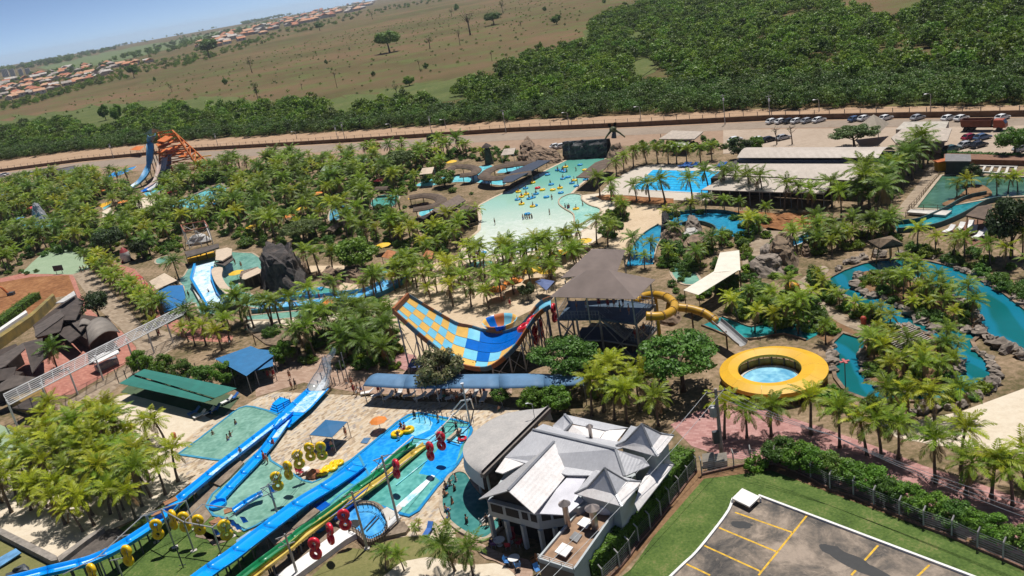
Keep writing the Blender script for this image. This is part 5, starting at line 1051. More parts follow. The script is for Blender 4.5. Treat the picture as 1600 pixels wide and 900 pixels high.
for k in range(16):
    a=k/16*6.283;q=ci+Vector((math.cos(a),math.sin(a),0))*(Ri+.25);MB().bar((q.x,q.y,0),(q.x,q.y,zr_-.1),.16).build('post',WOOD,t)
cm=Vector((ci.x,ci.y,0));o=MB().lathe([(Ri+.5,0),(Ri+.5,1.3),(Ri+.35,1.3),(Ri+.35,0)],40,cm).build('fence_ring',M('ochre_fence',(.52,.28,.04),.7,.2),t)
MB().lathe([(Ri*1.0,0),(Ri*1.0,.5),(Ri*.9,.5),(Ri*.9,.2)],40,cm).build('pool_rim',COPEW,t);MB().lathe([(Ri*.9,.4),(.01,.4)],40,cm).build('water',water_mat('ring_pool_water',(.08,.30,.50),(.32,.62,.75),.2,2),t)
o=MB().lathe([(Ro*.97,0),(Ro*.97,1.1)],48,(c.x,c.y,0)).build('outer_fence',M('ochre_fence',(.36,.19,.05)),t);o.modifiers.new('w','WIREFRAME').thickness=.09
def barrel(name,label,cat,front,back,zf,zb,rise,m,th=.05,n=7,nseg=1,posts=6,pm=None,pname='canopy_panel'):
    """curved sheet between a front and a back polyline of pixels"""
    F=smooth([G(x,y,zf) for x,y in front],4,False);B=smooth([G(x,y,zb) for x,y in back],4,False);k=min(len(F),len(B));F,B=F[:k],B[:k];c=sum(F,Vector())/k
    t=thing(name,label,cat,Vector((c.x,c.y,0)));per=max(1,(k-1) // nseg);i0=0
    while i0<k-1:
        i1=min(k-1,i0+per);mb=MB();w=i1-i0+1
        for j in range(n+1):
            for i in range(i0,i1+1):q=F[i].lerp(B[i],j/n);mb.v.append((q.x,q.y,q.z+rise*math.sin(math.pi*j/n)))
        for j in range(n):
            for i in range(w-1):a=j*w+i;mb.f.append((a,a+1,a+w+1,a+w));mb.mi.append(0)
        o=mb.build(pname,m,t,smooth=True);o.modifiers.new('th','SOLIDIFY').thickness=th;i0=i1
    for i in range(posts):
        f=i/max(1,posts-1)*(k-1)
        for E,z in ((F,zf),(B,zb)):q=E[int(f)];MB().tube([(q.x,q.y,0),(q.x,q.y,z)],.07,6).build('post',pm or STEELG,t)
    return t
barrel('long_awning','long pale blue barrel awning behind the stone deck','awning',K('P',(567,603),(630,607),(700,607),(780,607),(850,605),(912,602)),K('P',(590,583),(640,585),(700,585),(780,584),(850,584),(912,588)),3.0,3.2,.5,M('pale_blue_canvas',(.10,.22,.38),.7,.12,.6),nseg=5,posts=9)
canopy('blue_awning','blue awning beside the leafy trees left of the brown plaza','awning',K('P',(336,561),(392,541),(428,556),(385,588)),3.2,.2,M('mid_blue_canvas',(.02,.16,.36),.7,.12,.6));canopy('blue_awning','smaller blue awning panel behind the round bush','awning',K('P',(395,545),(425,548),(427,572),(398,580)),2.8,.2,M('mid_blue_canvas',(.02,.16,.36)))
t=canopy('tiny_awning','little steel blue awning under the checkered slide','awning',K('t1',(205,755),(245,678),(350,683),(320,757)),2.6,.05,M('steel_blue',(.10,.14,.30),.6))
canopy('small_awning','small lilac blue awning behind the slide tower','awning',K('t2',(68,300),(115,283),(200,298),(145,360)),2.6,.3,M('steel_blue',(.10,.14,.30)))
for i,(px,lb) in enumerate(((K('B1',(745,797),(832,747),(1340,893),(1275,915)),'green shade canopy, front panel with leaning posts'),(K('B1',(838,741),(902,708),(1480,828),(1345,888)),'green shade canopy, rear panel behind the gap'))):
    t=canopy('shade_canopy',lb,'shade canopy',px,3.0+.35*i,.25,GREENC,posts=False,n=8);P=[G(*p) for p in px]
    for k in range(9):q=P[0].lerp(P[3] if i==0 else P[2],.0).lerp(P[3],k/8) if i==0 else P[1].lerp(P[2],k/8);MB().tube([(q.x,q.y,0),(q.x,q.y,3.0+.35*i)],.07,6).build('post',STEELD,t)
    for k in range(9):q=(P[1].lerp(P[2],k/8) if i==0 else P[0].lerp(P[3],k/8));MB().tube([(q.x,q.y,0),(q.x,q.y,3.0+.35*i)],.06,6).build('post',STEELD,t)
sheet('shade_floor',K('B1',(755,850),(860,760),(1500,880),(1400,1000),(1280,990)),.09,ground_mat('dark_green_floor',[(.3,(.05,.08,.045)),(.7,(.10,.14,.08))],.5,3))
t=thing('tube_pergola','long white tubular pergola crossing the promenade and plaza','pergola',G1('t5',500,760));z=5.0
A0,A1,B0,B1_=G1('t5',22,800,z),G(300,471,z),G1('t5',62,868,z),G(285,492,z)
for i in range(7):f=i/6;a,b_=A0.lerp(B0,f),A1.lerp(B1_,f);MB().tube([a,b_],.13 if i in (0,6) else .07,6).build('rail',STEELW,t)
for i in range(19):f=i/18;MB().tube([A0.lerp(A1,f)-Vector((0,0,.12)),B0.lerp(B1_,f)-Vector((0,0,.12))],.06,6).build('crossbar',STEELW,t)
for f in (0,.16,.3,.44,.62,.74,.86,1):
    q=A0.lerp(A1,f).lerp(B0.lerp(B1_,f),.55);MB().tube([(q.x,q.y,0),(q.x,q.y,z)],.16,8).build('post',STEELW,t)
def slab_house(label,roofs,wall,zw,wm,name='restaurant'):
    c=sum((G(*p) for p in wall),Vector())/len(wall);t=thing(name,label,'building',Vector((c.x,c.y,0)));MB().prism([G(*p) for p in wall],0,zw).build('wall',wm,t)
    for px,zs,m_ in roofs:zs=zs if isinstance(zs,(list,tuple)) else [zs]*len(px);MB().slab([G(x,y,z) for (x,y),z in zip(px,zs)],.2).build('roof',m_,t)
    return t
DW=M('dark_wall',(.07,.05,.04),.9,.2);GREYR=M('grey_brown_roof',(.125,.10,.085),.9,.25,.8,bmp=.3)
slab_house('long dark roofed building along the mossy yellow wall',((K('t5',(230,345),(405,232),(430,272),(235,412)),[4.2,4.2,5.2,5.2],GREYR),(K('t5',(235,412),(430,276),(405,372),(255,425)),[5.2,5.2,4,4],DARKR),(K('t5',(408,232),(520,150),(562,172),(505,300),(428,300)),[4.6,4.6,4.2,4.4,5],DARKR),(K('t5',(372,186),(495,104),(507,130),(425,180)),4.9,M('white_sheet',(.62,.6,.57)))),K('t5',(260,440),(420,310),(540,210),(560,260),(480,400),(300,480)),3.6,DW)
slab_house('dark roofed building at the left edge behind the white pergola',((K('t5',(-60,570),(0,540),(155,452),(168,492),(30,612),(-60,650)),[4.4,4.4,4.4,5,5,5],GREYR),(K('t5',(155,452),(285,420),(290,560),(215,655),(172,498)),[4.4,4.6,4.6,4,5],DARKR),(K('t5',(-60,640),(110,612),(85,690),(-60,720)),[5,5,4.2,4.2],DARKR),(K('t5',(-60,765),(90,668),(240,682),(180,722),(0,780)),[4,4.8,4.2,4,4],GREYR)),K('t5',(-60,640),(150,560),(170,600),(80,660),(80,740),(200,760),(60,860),(-60,860)),3.4,DW)
sheet('inner_court',K('t5',(85,665),(165,555),(185,560),(205,640),(180,668)),.12,REDP)
t=slab_house('grey barrel roofed kiosk building by the promenade',((K('t5',(480,320),(560,290),(600,300),(540,380)),4.0,GREYR),(K('t5',(380,380),(460,330),(540,400),(470,450)),3.6,DARKR)),K('t5',(480,400),(560,340),(760,370),(800,430),(620,520),(560,480)),2.8,DW)
BARR=M('barrel_grey',(.27,.235,.20),.85,.2,.5)
for fr,bk,z,r in ((K('t5',(598,478),(660,460),(735,415),(802,388)),K('t5',(580,345),(640,335),(700,322),(760,335)),3.4,1.3),(K('t5',(525,372),(560,360),(632,352)),K('t5',(540,330),(570,322),(615,320)),3.4,.9)):
    F=smooth([G(x,y,z) for x,y in fr],4,False);B=smooth([G(x,y,z) for x,y in bk],4,False);k=min(len(F),len(B));mb=MB()
    for i in range(k):
        u=i/(k-1);zz=r*math.sin(math.pi*u)
        for q in (F[i],B[i]):mb.v.append((q.x,q.y,q.z+zz))
    for i in range(k-1):mb.f.append((2*i,2*i+1,2*i+3,2*i+2));mb.mi.append(0)
    o=mb.build('barrel_roof',BARR,t,smooth=True);o.modifiers.new('th','SOLIDIFY').thickness=.2
t=tag(MB().prism(GP('t5',(-60,530),(0,470),(230,310),(372,178),(385,188),(240,330),(0,500),(-60,560)),0,2.2).build('yard_wall',M('mossy_yellow',(.34,.24,.06),.9,.45,.4,col2=(.10,.095,.05))),'long mossy yellow wall beside the soil lot','wall')
t=thing('drinks_stall','white canopied drinks stall on the red plaza','stall',G1('t5',720,610));MB().slab(GP('t5',(598,572),(690,520),(790,500),(800,520),(650,588),z=2.4),.12).build('canopy',WHITE,t);MB().prism(GP('t5',(640,640),(790,570),(800,590),(660,655)),0,1.0).build('counter',STEELG,t)
for x,y in ((650,645),(795,585),(640,615)):q=G1('t5',x,y);MB().bar(q,q+Vector((0,0,2.3)),.1).build('post',STEELW,t)
t=slab_house('small shed of ochre panels under the pergola end',((K('t5',(80,890),(200,820),(320,800),(330,830),(200,900)),2.6,DARKR),),K('t5',(90,900),(200,850),(330,830),(330,880),(200,940)),2.4,M('ochre_panel',(.30,.19,.05),.8,.2),'shed')
tag(MB().prism(GP('t5',(-60,420),(180,255),(190,268),(-60,440)),0,.8).build('pit_wall',WHITE),'low white wall along the dark pit beside the hedge','wall');sheet('pit_floor',K('t5',(-60,440),(200,262),(235,250),(0,440),(-60,480)),.06,ground_mat('pit_dark',[(.3,(.03,.025,.02)),(.7,(.07,.055,.045))],.4,2))
p=G1('t5',70,135);t=thing('small_crane','orange arm of a small excavator on the red soil','excavator',p);MB().tube([p,p+Vector((-1.4,0,2.4)),p+Vector((-3.4,.2,3.2))],[.3,.28,.3],7).build('boom',ORNG,t);MB().box(p+Vector((.3,0,.4)),(1.6,1.2,.8)).build('bucket',STEELD,t)
p=G1('B1',375,112);t=thing('sign_board','dark sign panel on legs at the edge of the green court','sign',p);MB().box(p+Vector((0,0,1.7)),(2.8,.15,1.5),-.15).build('panel',STEELD,t)
for s in (-1,1):MB().bar(p+Vector((s*.8,0,0)),p+Vector((s*.8,0,1)),.12).build('leg',STEELG,t)
pool('play_pool','teal pool winding round the white wave slope',K('t4',(440,440),(500,400),(540,330),(580,290),(770,240),(920,195),(1090,205),(1180,260),(1175,340),(1010,400),(970,470),(1000,540),(1120,580),(1330,560),(1360,640),(1180,690),(900,650),(820,740),(640,740),(600,640),(500,640),(500,500)),GTEAL,rim=.4)
pool('rock_pool','small green pool among rocks left of the wave slope',K('t4',(250,260),(330,230),(400,245),(420,270),(330,290),(260,295)),GTEAL,sm=2)
SL=[G1('t4',*p) for p in ((592,315,2.6),(760,272,2.6),(745,340,2.3),(742,440,1.7),(790,560,.9),(865,640,.35),(715,700,.3),(640,575,.9),(560,440,1.9),(575,380,2.3))]
t=thing('wave_slope','broad white foaming wave slope with blue side walls','water slide',G1('t4',700,700));MB().prism(SL,0,[p.z for p in SL]).build('slope',FOAMW,t)
m,n,l,b=MATS['foam_water'],None,None,None
for P in ([SL[0],SL[9],SL[8],SL[7],SL[6]],[SL[2],SL[3],SL[4],SL[5]]):
    mb=MB()
    for a,c in zip(P,P[1:]):mb.bar(a+Vector((0,0,.25)),c+Vector((0,0,.25)),.5,1.0)
    mb.build('side_wall',M('slide_sky',(.02,.30,.70),.3,.1,.8),t)
P=[G1('t4',*p) for p in ((560,480,.6),(600,560,.6),(650,650,.6))];mb=MB()
for a,c in zip(P,P[1:]):mb.bar(a,c,.4,.8)
mb.build('kerb',COPEW,t)
roof_on_posts('curved_canopy','cream curved canopy bending along the wave slope','canopy',smooth(K('t4',(738,335),(830,325),(825,400),(880,490),(965,545),(900,580),(800,500),(745,410)),3),3.0,.2,CREAM,posts=GP('t4',(790,400),(800,560),(900,610),(870,560)))
roof_on_posts('gate_canopy','cream angular roof over the gate above the wave slope','canopy',K('t4',(775,172),(870,150),(915,162),(910,215),(830,265),(768,258)),3.6,.3,CREAM,posts=GP('t4',(780,310),(850,320),(920,270)))
roof_on_posts('gate_roof_brown','dark brown lower roof in front of the cream gate roof','canopy',K('t4',(755,285),(830,262),(918,215),(925,255),(850,310)),2.9,.2,GREYR,posts=[])
roof_on_posts('bar_roof','long dark flat roof of the yellow bar behind the wave slope','shelter',K('t4',(495,188),(660,150),(795,112),(800,148),(660,195),(520,235)),3.0,.3,GREYR,posts=GP('t4',(530,290),(620,270),(700,250),(770,225)))
t=tag(MB().prism(GP('t4',(530,275),(770,215),(775,230),(540,290)),0,1.1).build('bar_counter',YELC),'yellow counter under the long dark bar roof','bar counter')
canopy('cream_sail','cream arched sail beside the blue tarp','sail',K('t4',(185,450),(320,375),(432,440),(250,520)),3.4,.8,CREAM);canopy('blue_tarp','large royal blue tarp over the walkway by the pergola','tarp',K('t4',(240,532),(335,490),(482,482),(515,640)),[2.8,3,3,2.6],.1,BLUEB);canopy('blue_tarp','lower strip of blue tarp next to the white pergola','tarp',K('t4',(245,540),(505,640),(380,700),(320,722)),[2.75,2.5,2.5,2.5],.0,BLUEB)
t=thing('stone_bar','stone clad block with a cream roof by the volcano','building',G1('t4',1090,500));MB().prism(GP('t4',(1005,500),(1020,450),(1170,410),(1180,460),(1040,510)),0,2.6).build('wall',tile_mat('rubble',[(0,(.10,.07,.05)),(.5,(.2,.14,.1)),(1,(.3,.22,.16))],(.06,.045,.035),1,.7,.4,.3),t);MB().slab(GP('t4',(998,425),(1010,385),(1140,325),(1180,350),(1165,372),(1030,430),z=2.8),.15).build('roof',CREAM,t)
t=thing('open_scaffold','white steel frame with red beams behind the bar','frame',G1('t4',620,150))
fq=GP('t4',(545,165),(750,120),(715,65),(510,100));zz=5.0
for q in fq+[fq[0].lerp(fq[1],.5),fq[2].lerp(fq[3],.5)]:MB().bar(q,q+Vector((0,0,zz)),.2).build('column',STEELW,t)
for a,c in ((0,1),(1,2),(2,3),(3,0)):MB().bar(fq[a]+Vector((0,0,zz)),fq[c]+Vector((0,0,zz)),.25).build('beam',M('beam_red',(.4,.14,.08),.6),t);MB().bar(fq[a]+Vector((0,0,.2)),fq[c]+Vector((0,0,zz)),.12).build('brace',STEELW,t)
MB().ball(sum(fq,Vector())/4+Vector((0,0,1)),(3,2,1.6),12,7,.5,4).build('white_cover',M('white_cover',(.6,.58,.55),.7),t)
for i,(px,lb) in enumerate(((K('t4',(28,410),(100,392),(135,415),(60,435)),'red square parasol roof, uppermost beside the palms'),(K('t4',(92,482),(165,465),(190,485),(120,512)),'red square parasol roof, middle one beside the palms'),(K('t4',(165,545),(225,530),(250,600),(215,605)),'red square parasol roof, lowest beside the blue tarp'))):canopy('red_canopy',lb,'parasol',px,2.6,.5,REDC,group='red canopies by the palms')
m,n,l,b=newmat('volcano_rock');f=ntex(n,l,.35,7,.75);f2=ntex(n,l,1.2,6,.7);c_=ramp(n,l,f,[(.3,(.018,.016,.016)),(.5,(.055,.048,.045)),(.66,(.13,.10,.085)),(.78,(.24,.22,.21))]);l.new(c_,b.inputs['Base Color']);b.inputs['Roughness'].default_value=.9;bump(n,l,b,f2,1.0,.4)
mound('volcano_rock','tall black artificial volcano rock by the teal pool','rock',K('P',(409,450),(412,425),(430,412),(455,410),(476,420),(482,445),(462,460),(432,462)),9.0,m,11,.5,rough_=.3,n=32,lev=9)
for i,(px,h,lb) in enumerate(((K('B2',(410,165),(430,105),(500,100),(540,140),(520,190),(450,190)),2.8,'brown rock beside the palms right of the volcano'),(K('B2',(530,150),(570,90),(640,85),(700,120),(690,165),(600,175)),3.0,'reddish brown rock next to the round green tree'),(K('B2',(200,110),(240,60),(320,70),(340,110),(270,130)),2.6,'brown spur at the right foot of the volcano'))):mound('pool_rock',lb,'rock',px,h,ROCKB,i*3+30,.45)
pool('upper_pool','teal pool with blue tubes above the long wave channel',K('B2',(150,245),(180,218),(300,200),(430,200),(560,230),(440,262),(250,285),(150,285)),TEAL)
t=channel('wave_channel','long blue wave channel curving up to the round tree',K('B2',(20,325),(130,318),(240,308),(450,284),(600,266),(720,244),(820,195),(875,150)),5.2,water_mat('channel_blue',(.02,.22,.55),(.18,.50,.75),.5,3,foam=.25),COPEB,.12,.9,.3)
pool('lower_pool','green pool below the long wave channel',K('B2',(-60,380),(100,362),(240,350),(400,335),(545,318),(545,345),(400,362),(260,385),(120,398),(-60,402)),GTEAL)
pool('back_pool','small green pool behind the palms above the sand',K('B2',(1330,50),(1420,35),(1490,40),(1450,70),(1360,75)),GTEAL,sm=2)
pool('tiny_pool','small teal pool between the two round trees',K('B2',(700,95),(740,78),(830,80),(820,110),(730,115)),GTEAL,sm=2)
sheet('pool_sand',K('B2',(-60,402),(120,400),(260,388),(400,366),(545,348),(560,380),(400,410),(200,430),(0,470),(-60,470)),.07,WSAND)
roof_on_posts('palm_hut','low brown thatched roof hidden behind the palm cluster','hut',K('B2',(-20,490),(130,455),(270,470),(290,540),(150,560),(60,550)),2.8,.3,THATCH,posts=GP('B2',(0,560),(150,600),(260,580)))
for i,(x,y,w) in enumerate(((830,790,90),(1075,790,70))):
    c=K1('A6',x,y);canopy('tiled_roof',('orange tiled hut roof left of the second round tree','orange tiled hut roof right of the second round tree')[i],'hut',[(c[0]-w/8,c[1]+4),(c[0]-2,c[1]-7),(c[0]+w/8,c[1]-4),(c[0]+6,c[1]+8)],2.8,.7,M('orange_tile',(.45,.17,.06),.8,.2,1))
t=thing('orange_tower','orange lattice slide tower with green cap and blue chute','slide tower',G1('t8',440,640));b0=G1('t8',440,640);OR2=M('orange_lattice',(.66,.17,.025),.6,.15,.5)
top=G1('t8',405,150,20);MB().add([tuple(G1('t8',*p)) for p in ((318,182,18.6),(400,178,18.6),(485,142,18.6),(400,140,18.6),(405,122,21))],[(0,1,4),(1,2,4),(2,3,4),(3,0,4)]).build('cap_roof',M('cap_green',(.32,.40,.29),.7),t)
tc=[G1('t8',*p) for p in ((420,190,18),(500,175,18),(480,150,18),(410,160,18))]
base=[Vector((tc[0].x+dx,tc[0].y+dy,0)) for dx,dy in ((-2,-3),(16,-4),(17,8),(0,9))]
def lattice(t,lo,hi,n,m,w=.3):
    for k in range(4):
        MB().bar(lo[k],hi[k],w*1.3).build('column',m,t)
        for i in range(n):
            a,c=lo[k].lerp(hi[k],i/n),lo[(k+1) % 4].lerp(hi[(k+1) % 4],(i+1)/n);MB().bar(a,c,w*.7).build('brace',m,t);MB().bar(lo[k].lerp(hi[k],(i+1)/n),c,w*.8).build('beam',m,t)
lattice(t,base,[Vector((p.x,p.y,17.5))+Vector((2+(i in (1,2))*3,0,0)) for i,p in enumerate(tc)],7,OR2,.42)
for px,z in ((((440,345),(620,285),(700,252),(695,280),(580,330),(470,352)),11),(((455,300),(560,255),(620,215),(600,250),(500,310)),14),(((650,392),(715,352),(770,350),(705,388)),8.5),(((440,270),(540,210),(560,235),(460,290)),15.5),(((620,370),(660,330),(720,325),(680,365)),7),(((450,240),(530,190),(600,200),(520,250)),16.5),(((500,340),(640,300),(660,320),(540,360)),9.5),(((480,380),(600,345),(640,360),(520,400)),8)):MB().slab([G1('t8',x,y,z) for x,y in px],.35).build('platform',OR2,t)
def chute(t,pts,w,m,name='chute',n=5,depth=.5,crop='t8'):
    P=smooth([G1(crop,*p) for p in pts],n,False);o=MB().sweep(P,[(-w/2,depth),(-w*.42,.08),(-w*.25,0),(w*.25,0),(w*.42,.08),(w/2,depth)]).build(name,m,t,smooth=True);o.modifiers.new('th','SOLIDIFY').thickness=.1;return P
BCH=M('chute_blue',(.12,.36,.62),.35,.12,.5)
P=chute(t,((408,195,18),(396,250,15.5),(396,340,12),(392,430,8.5),(372,510,5.5),(330,590,3),(285,640,1.6),(232,678,.8)),3.0,BCH,depth=.9)
for i in range(4,len(P)-4,5):leg(t,P[i],.18,name='support',m=M('chute_post',(.3,.2,.15)))
for pts,m_ in ((((492,395,9),(478,480,6),(462,560,3.6),(430,630,1.6),(350,690,.6)),M('chute_tan',(.45,.32,.27),.5)),(((535,392,9),(520,470,6.4),(500,560,3.4),(470,640,1.4),(380,705,.6)),M('chute_white',(.62,.64,.66),.4)),(((578,372,9),(568,430,6.8),(560,500,4.5),(545,560,2.5)),M('chute_pale',(.28,.40,.55),.4))):chute(t,pts,2.0,m_)
chute(t,((455,640,.9),(410,670,.7),(330,715,.5)),2.6,M('slide_blue',(.0,.13,.55)),depth=.4)
canopy('orange_roof','orange red roof among trees left of the blue chute','roof',K('t8',(195,325),(260,290),(335,290),(290,330)),3.5,.8,OR2)
t=thing('climbing_tubes','yellow tubular play frame right of the orange tower','play frame',G1('t8',830,445));
for a,c in (((770,410,.3),(810,350,4)),((810,350,4),(850,440,.2)),((790,400,2),(900,385,3.2)),((900,385,3.2),(960,378,3.4)),((830,380,3),(870,440,.2)),((800,440,.2),(845,375,3))):MB().tube([G1('t8',*a),G1('t8',*c)],.25,6).build('tube',YELC,t)
pool('splash_pool','turquoise pool with bathers right of the orange tower',K('t8',(540,840),(700,790),(830,745),(960,690),(1040,660),(1110,690),(1080,770),(930,850),(860,900),(600,870)),CYANW,rim=1.2,rm=ROCKG,rh=.5)
pool('landing_pool','pale landing pool at the foot of the three chutes',K('t8',(330,735),(430,690),(520,660),(520,690),(440,740),(360,765)),CYANW);sheet('white_deck',K('t8',(240,830),(330,770),(480,740),(560,780),(480,860),(300,900)),.07,WSAND)
pool('far_slide_pool','blue pool beyond the orange chute at the far left',K('t8',(-20,580),(40,540),(130,510),(260,480),(240,500),(120,560),(0,600)),M('slide_sky',(.02,.3,.7)))
sheet('yellow_slide_apron',K('A5',(610,480),(700,455),(700,475),(640,500)),.1,YELC)
pool('yellow_apron_pool','blue sliver pool next to the yellow apron',K('A5',(645,500),(700,470),(690,490),(650,512)),CYANW);sheet('white_yard',K('A5',(640,520),(690,495),(730,560),(690,590),(640,600)),.07,WSAND)
pool('castle_pool','pale play pool around the grey cone rock at the left',K('A5',(105,640),(120,600),(230,560),(335,570),(340,625),(240,655),(150,660)),CYANW);mound('cone_rock','grey pointed cone rock in the play pool','rock',K('A5',(200,580),(215,550),(260,545),(310,565),(305,590),(250,600)),8.5,M('cone_grey',(.33,.34,.36),.9,.2,.6,bmp=.6),17,.12,rough_=.15)
pool('left_play_pool','blue play pool strip behind the palms at the left edge',K('A5',(250,410),(330,375),(440,355),(450,370),(340,400),(260,420)),M('slide_sky',(.02,.3,.7)))
p=G1('A5',795,838);t=thing('rocket','white rocket with a red nose standing among palms','rocket',p);h=ZT(K1('A5',795,838),K1('A5',768,745));MB().lathe([(.9,.3),(1.3,h*.25),(1.35,h*.5),(1.1,h*.68)],14,p).build('hull',STEELW,t,smooth=True);MB().lathe([(1.1,h*.68),(.7,h*.86),(.05,h)],14,p).build('nose',M('rocket_red',(.40,.06,.06),.5),t,smooth=True)
for k in range(3):a=k*2.094;MB().slab([p+Vector((math.cos(a)*.9,math.sin(a)*.9,.1)),p+Vector((math.cos(a)*2.2,math.sin(a)*2.2,.1)),p+Vector((math.cos(a)*1.2,math.sin(a)*1.2,h*.3))],.12).build('fin',M('rocket_red',(.4,.06,.06)),t)
t=slab_house('long low dark shed roof by the far left road',((K('A5',(220,305),(330,272),(450,240),(510,245),(490,270),(340,300)),2.8,M('shed_roof',(.10,.10,.11),.7)),),K('A5',(240,312),(330,290),(480,262),(490,280),(340,310)),2.4,DW,'shed')
for i,(x,y,w,m_,lb) in enumerate(((460,240,60,GCOURT,'pale green roof among the palms, larger one'),(640,195,45,GCOURT,'pale green roof among the palms, smaller one'),(1060,260,40,CREAM,'small beige roof left of the thatched ring'),(1570,140,40,M('pale_roof',(.5,.42,.34)),'pale roof edge behind the stone lantern'))):
    c=K1('A6',x,y);canopy('palm_roof',lb,'roof',[(c[0]-w/4,c[1]+8),(c[0]-w/8,c[1]-2),(c[0]+w/3,c[1]-4),(c[0]+w/4,c[1]+6)],4,.8,M('pale_green_roof',(.26,.33,.22),.8) if i<2 else m_)
# ================================================================== foreground slides, pools, house
SBLU=M('slide_azure',(.0,.32,.86),.3,.1,.5,col2=(.0,.26,.74));SBLD=M('slide_royal',(.0,.10,.50),.3,.12,.5);SGRN=M('slide_green',(.01,.22,.08),.35,.12,.6);SYEL=M('slide_yellow',(.68,.50,.10),.35,.12,.6);CONCR=ground_mat('stained_concrete',[(.3,(.10,.075,.055)),(.5,(.22,.17,.125)),(.7,(.34,.27,.2))],.5,2.5)
WETB=water_mat('wet_blue',(.0,.20,.62),(.02,.32,.75),.5,3,.3)
CSHAL=water_mat('shallow_cyan',(.08,.40,.62),(.30,.62,.74),.6,3,.3,foam=.15)
FPOOL=water_mat('landing_teal',(.12,.26,.20),(.22,.39,.31),.35,2.5)
def trough(name,label,pts,w,m,depth=.45,n=5,bw=None,sup=True,cat='water slide',widths=None,flow=None):
    P=smooth([G(x,y,z) for x,y,z in pts],n,False);t=thing(name,label,cat,Vector((P[-1].x,P[-1].y,0)));W=None
    if widths:W=[float(np.interp(i/(len(P)-1),np.linspace(0,1,len(widths)),widths)) for i in range(len(P))]
    pr=[(-.5-.08/w,depth-.06),(-.5-.08/w,depth),(-.5,depth),(-.47,.12),(-.38,.0),(.38,.0),(.47,.12),(.5,depth),(.5+.08/w,depth),(.5+.08/w,depth-.06)]
    if not widths:pr=[(a*w,b_) for a,b_ in pr]
    per=6;i0=0
    while i0<len(P)-1:
        i1=min(len(P)-1,i0+per);a=max(0,i0);o=MB().sweep(P[a:i1+1],pr,W[a:i1+1] if W else None).build('section',m,t,smooth=True);o.modifiers.new('th','SOLIDIFY').thickness=.05;i0=i1
        q=P[i1];d=(P[i1]-P[i1-1]).normalized()*.04;MB().sweep([q-d,q+d],[(a_*(W[i1] if W else 1)*1.02,b_+.015) for a_,b_ in pr]).build('joint',SBLD if m is SBLU else m,t)
    if sup:
        for i in range(1,len(P)-1,3):
            if P[i].z>.8:
                d=(P[i+1]-P[i-1]).normalized();s=Vector((-d.y,d.x,0))*w*.4
                for k in (-1,1):q=P[i]+s*k;MB().bar((q.x,q.y,0),(q.x,q.y,q.z-.03),.14).build('support',STEELD,t)
    if flow:
        a,c=int(flow[0]*(len(P)-1)),int(flow[1]*(len(P)-1));ww=(W[a] if W else w);MB().sweep([p+Vector((0,0,.035)) for p in P[a:c+1]],[(-.36*ww,0),(.36*ww,0)]).build('water_film',water_mat('film',(.05,.36,.78),(.55,.75,.88),.9,4,.4,foam=.45),t)
    return t
pool('activity_pool','green swimming pool left of the forked blue slide',K('r5',(118,622),(300,490),(480,350),(600,255),(650,222),(700,208),(760,214),(880,245),(985,290),(780,480),(560,680),(420,665),(250,640)),FPOOL,rim=.35,rh=.22,rm=COPEB,zw=.16)
pool('slide_pool','green landing pool under the hanging yellow tubes',K('P',(325,791),(334,774),(372,738),(400,712),(414,700),(422,722),(443,735),(457,743),(472,753),(488,757),(500,752),(530,732),(560,715),(575,745),(530,775),(500,800),(470,812),(440,806),(424,808),(400,822),(384,829),(372,822),(350,809),(336,806)),FPOOL,rim=.3,rh=.22,rm=COPEB,zw=.15)
pool('raft_pool','bright blue and teal raft pool beside the grey house',K('P',(505,772),(526,742),(580,698),(624,661),(640,651),(654,648),(700,657),(731,664),(735,674),(722,712),(712,728),(680,763),(652,799),(640,806),(628,803),(598,792),(570,795),(545,812),(520,826),(500,830),(478,806)),water_mat('raft_teal',(.06,.26,.24),(.14,.42,.38),.35,2.5),rim=.4,rh=.26,rm=M('rim_blue',(.01,.25,.55),.35,.1),zw=.17)
def floor_paint(name,pts,m,z,par):MB().poly([G(x,y,z) for x,y in pts]).build(name,m,par)
RP=bpy.data.objects['raft_pool']
floor_paint('blue_floor',K('r6',(670,780),(840,640),(1000,510),(1200,345))+K('r7',(60,440),(300,240),(405,192),(540,186),(750,245),(700,300),(640,370),(560,440),(430,420),(330,500),(160,640),(0,760))+K('r6',(960,810),(860,880),(760,850)),WETB,.18,RP)
floor_paint('blue_floor',K('r7',(560,640),(640,560),(780,400),(900,300),(980,300),(960,400),(900,500),(850,670),(700,850),(640,800),(480,770)),WETB,.18,RP)
floor_paint('pale_shallow',K('r7',(250,325),(415,205),(540,195),(620,260),(590,330),(450,395),(350,360)),CSHAL,.186,RP);floor_paint('pale_shallow',K('r7',(790,440),(900,320),(975,300),(950,400),(880,480)),CSHAL,.186,RP);floor_paint('pale_shallow',K('r7',(440,470),(640,370),(700,420),(560,520),(440,520)),CSHAL,.186,RP)
floor_paint('white_water',K('r3',(1000,290),(1180,130),(1320,10),(1350,20),(1240,140),(1080,290)),FOAMW,.19,RP)
MB().bar(G1('r7',250,890,.25),G1('r7',560,640,.25),.14,.12).build('lane_divider',CYANW,RP)
SPA=K('r3',(470,400),(560,335),(680,312),(800,310),(885,370),(932,470),(905,560),(845,600),(790,622),(735,590),(690,545),(600,500),(500,450));SPA=smooth(SPA,3)
t=pool('round_spa','round blue splash basin with black rails under the red tubes',SPA,water_mat('spa_blue',(.0,.17,.52),(.10,.40,.72),.5,2,.3),rim=.5,rh=.75,rm=CONCR,zw=.5);P=[G(*p,.75) for p in offset([Vector((x,y,0)) for x,y in SPA],0)] if False else [G(x,y,.75) for x,y in SPA]
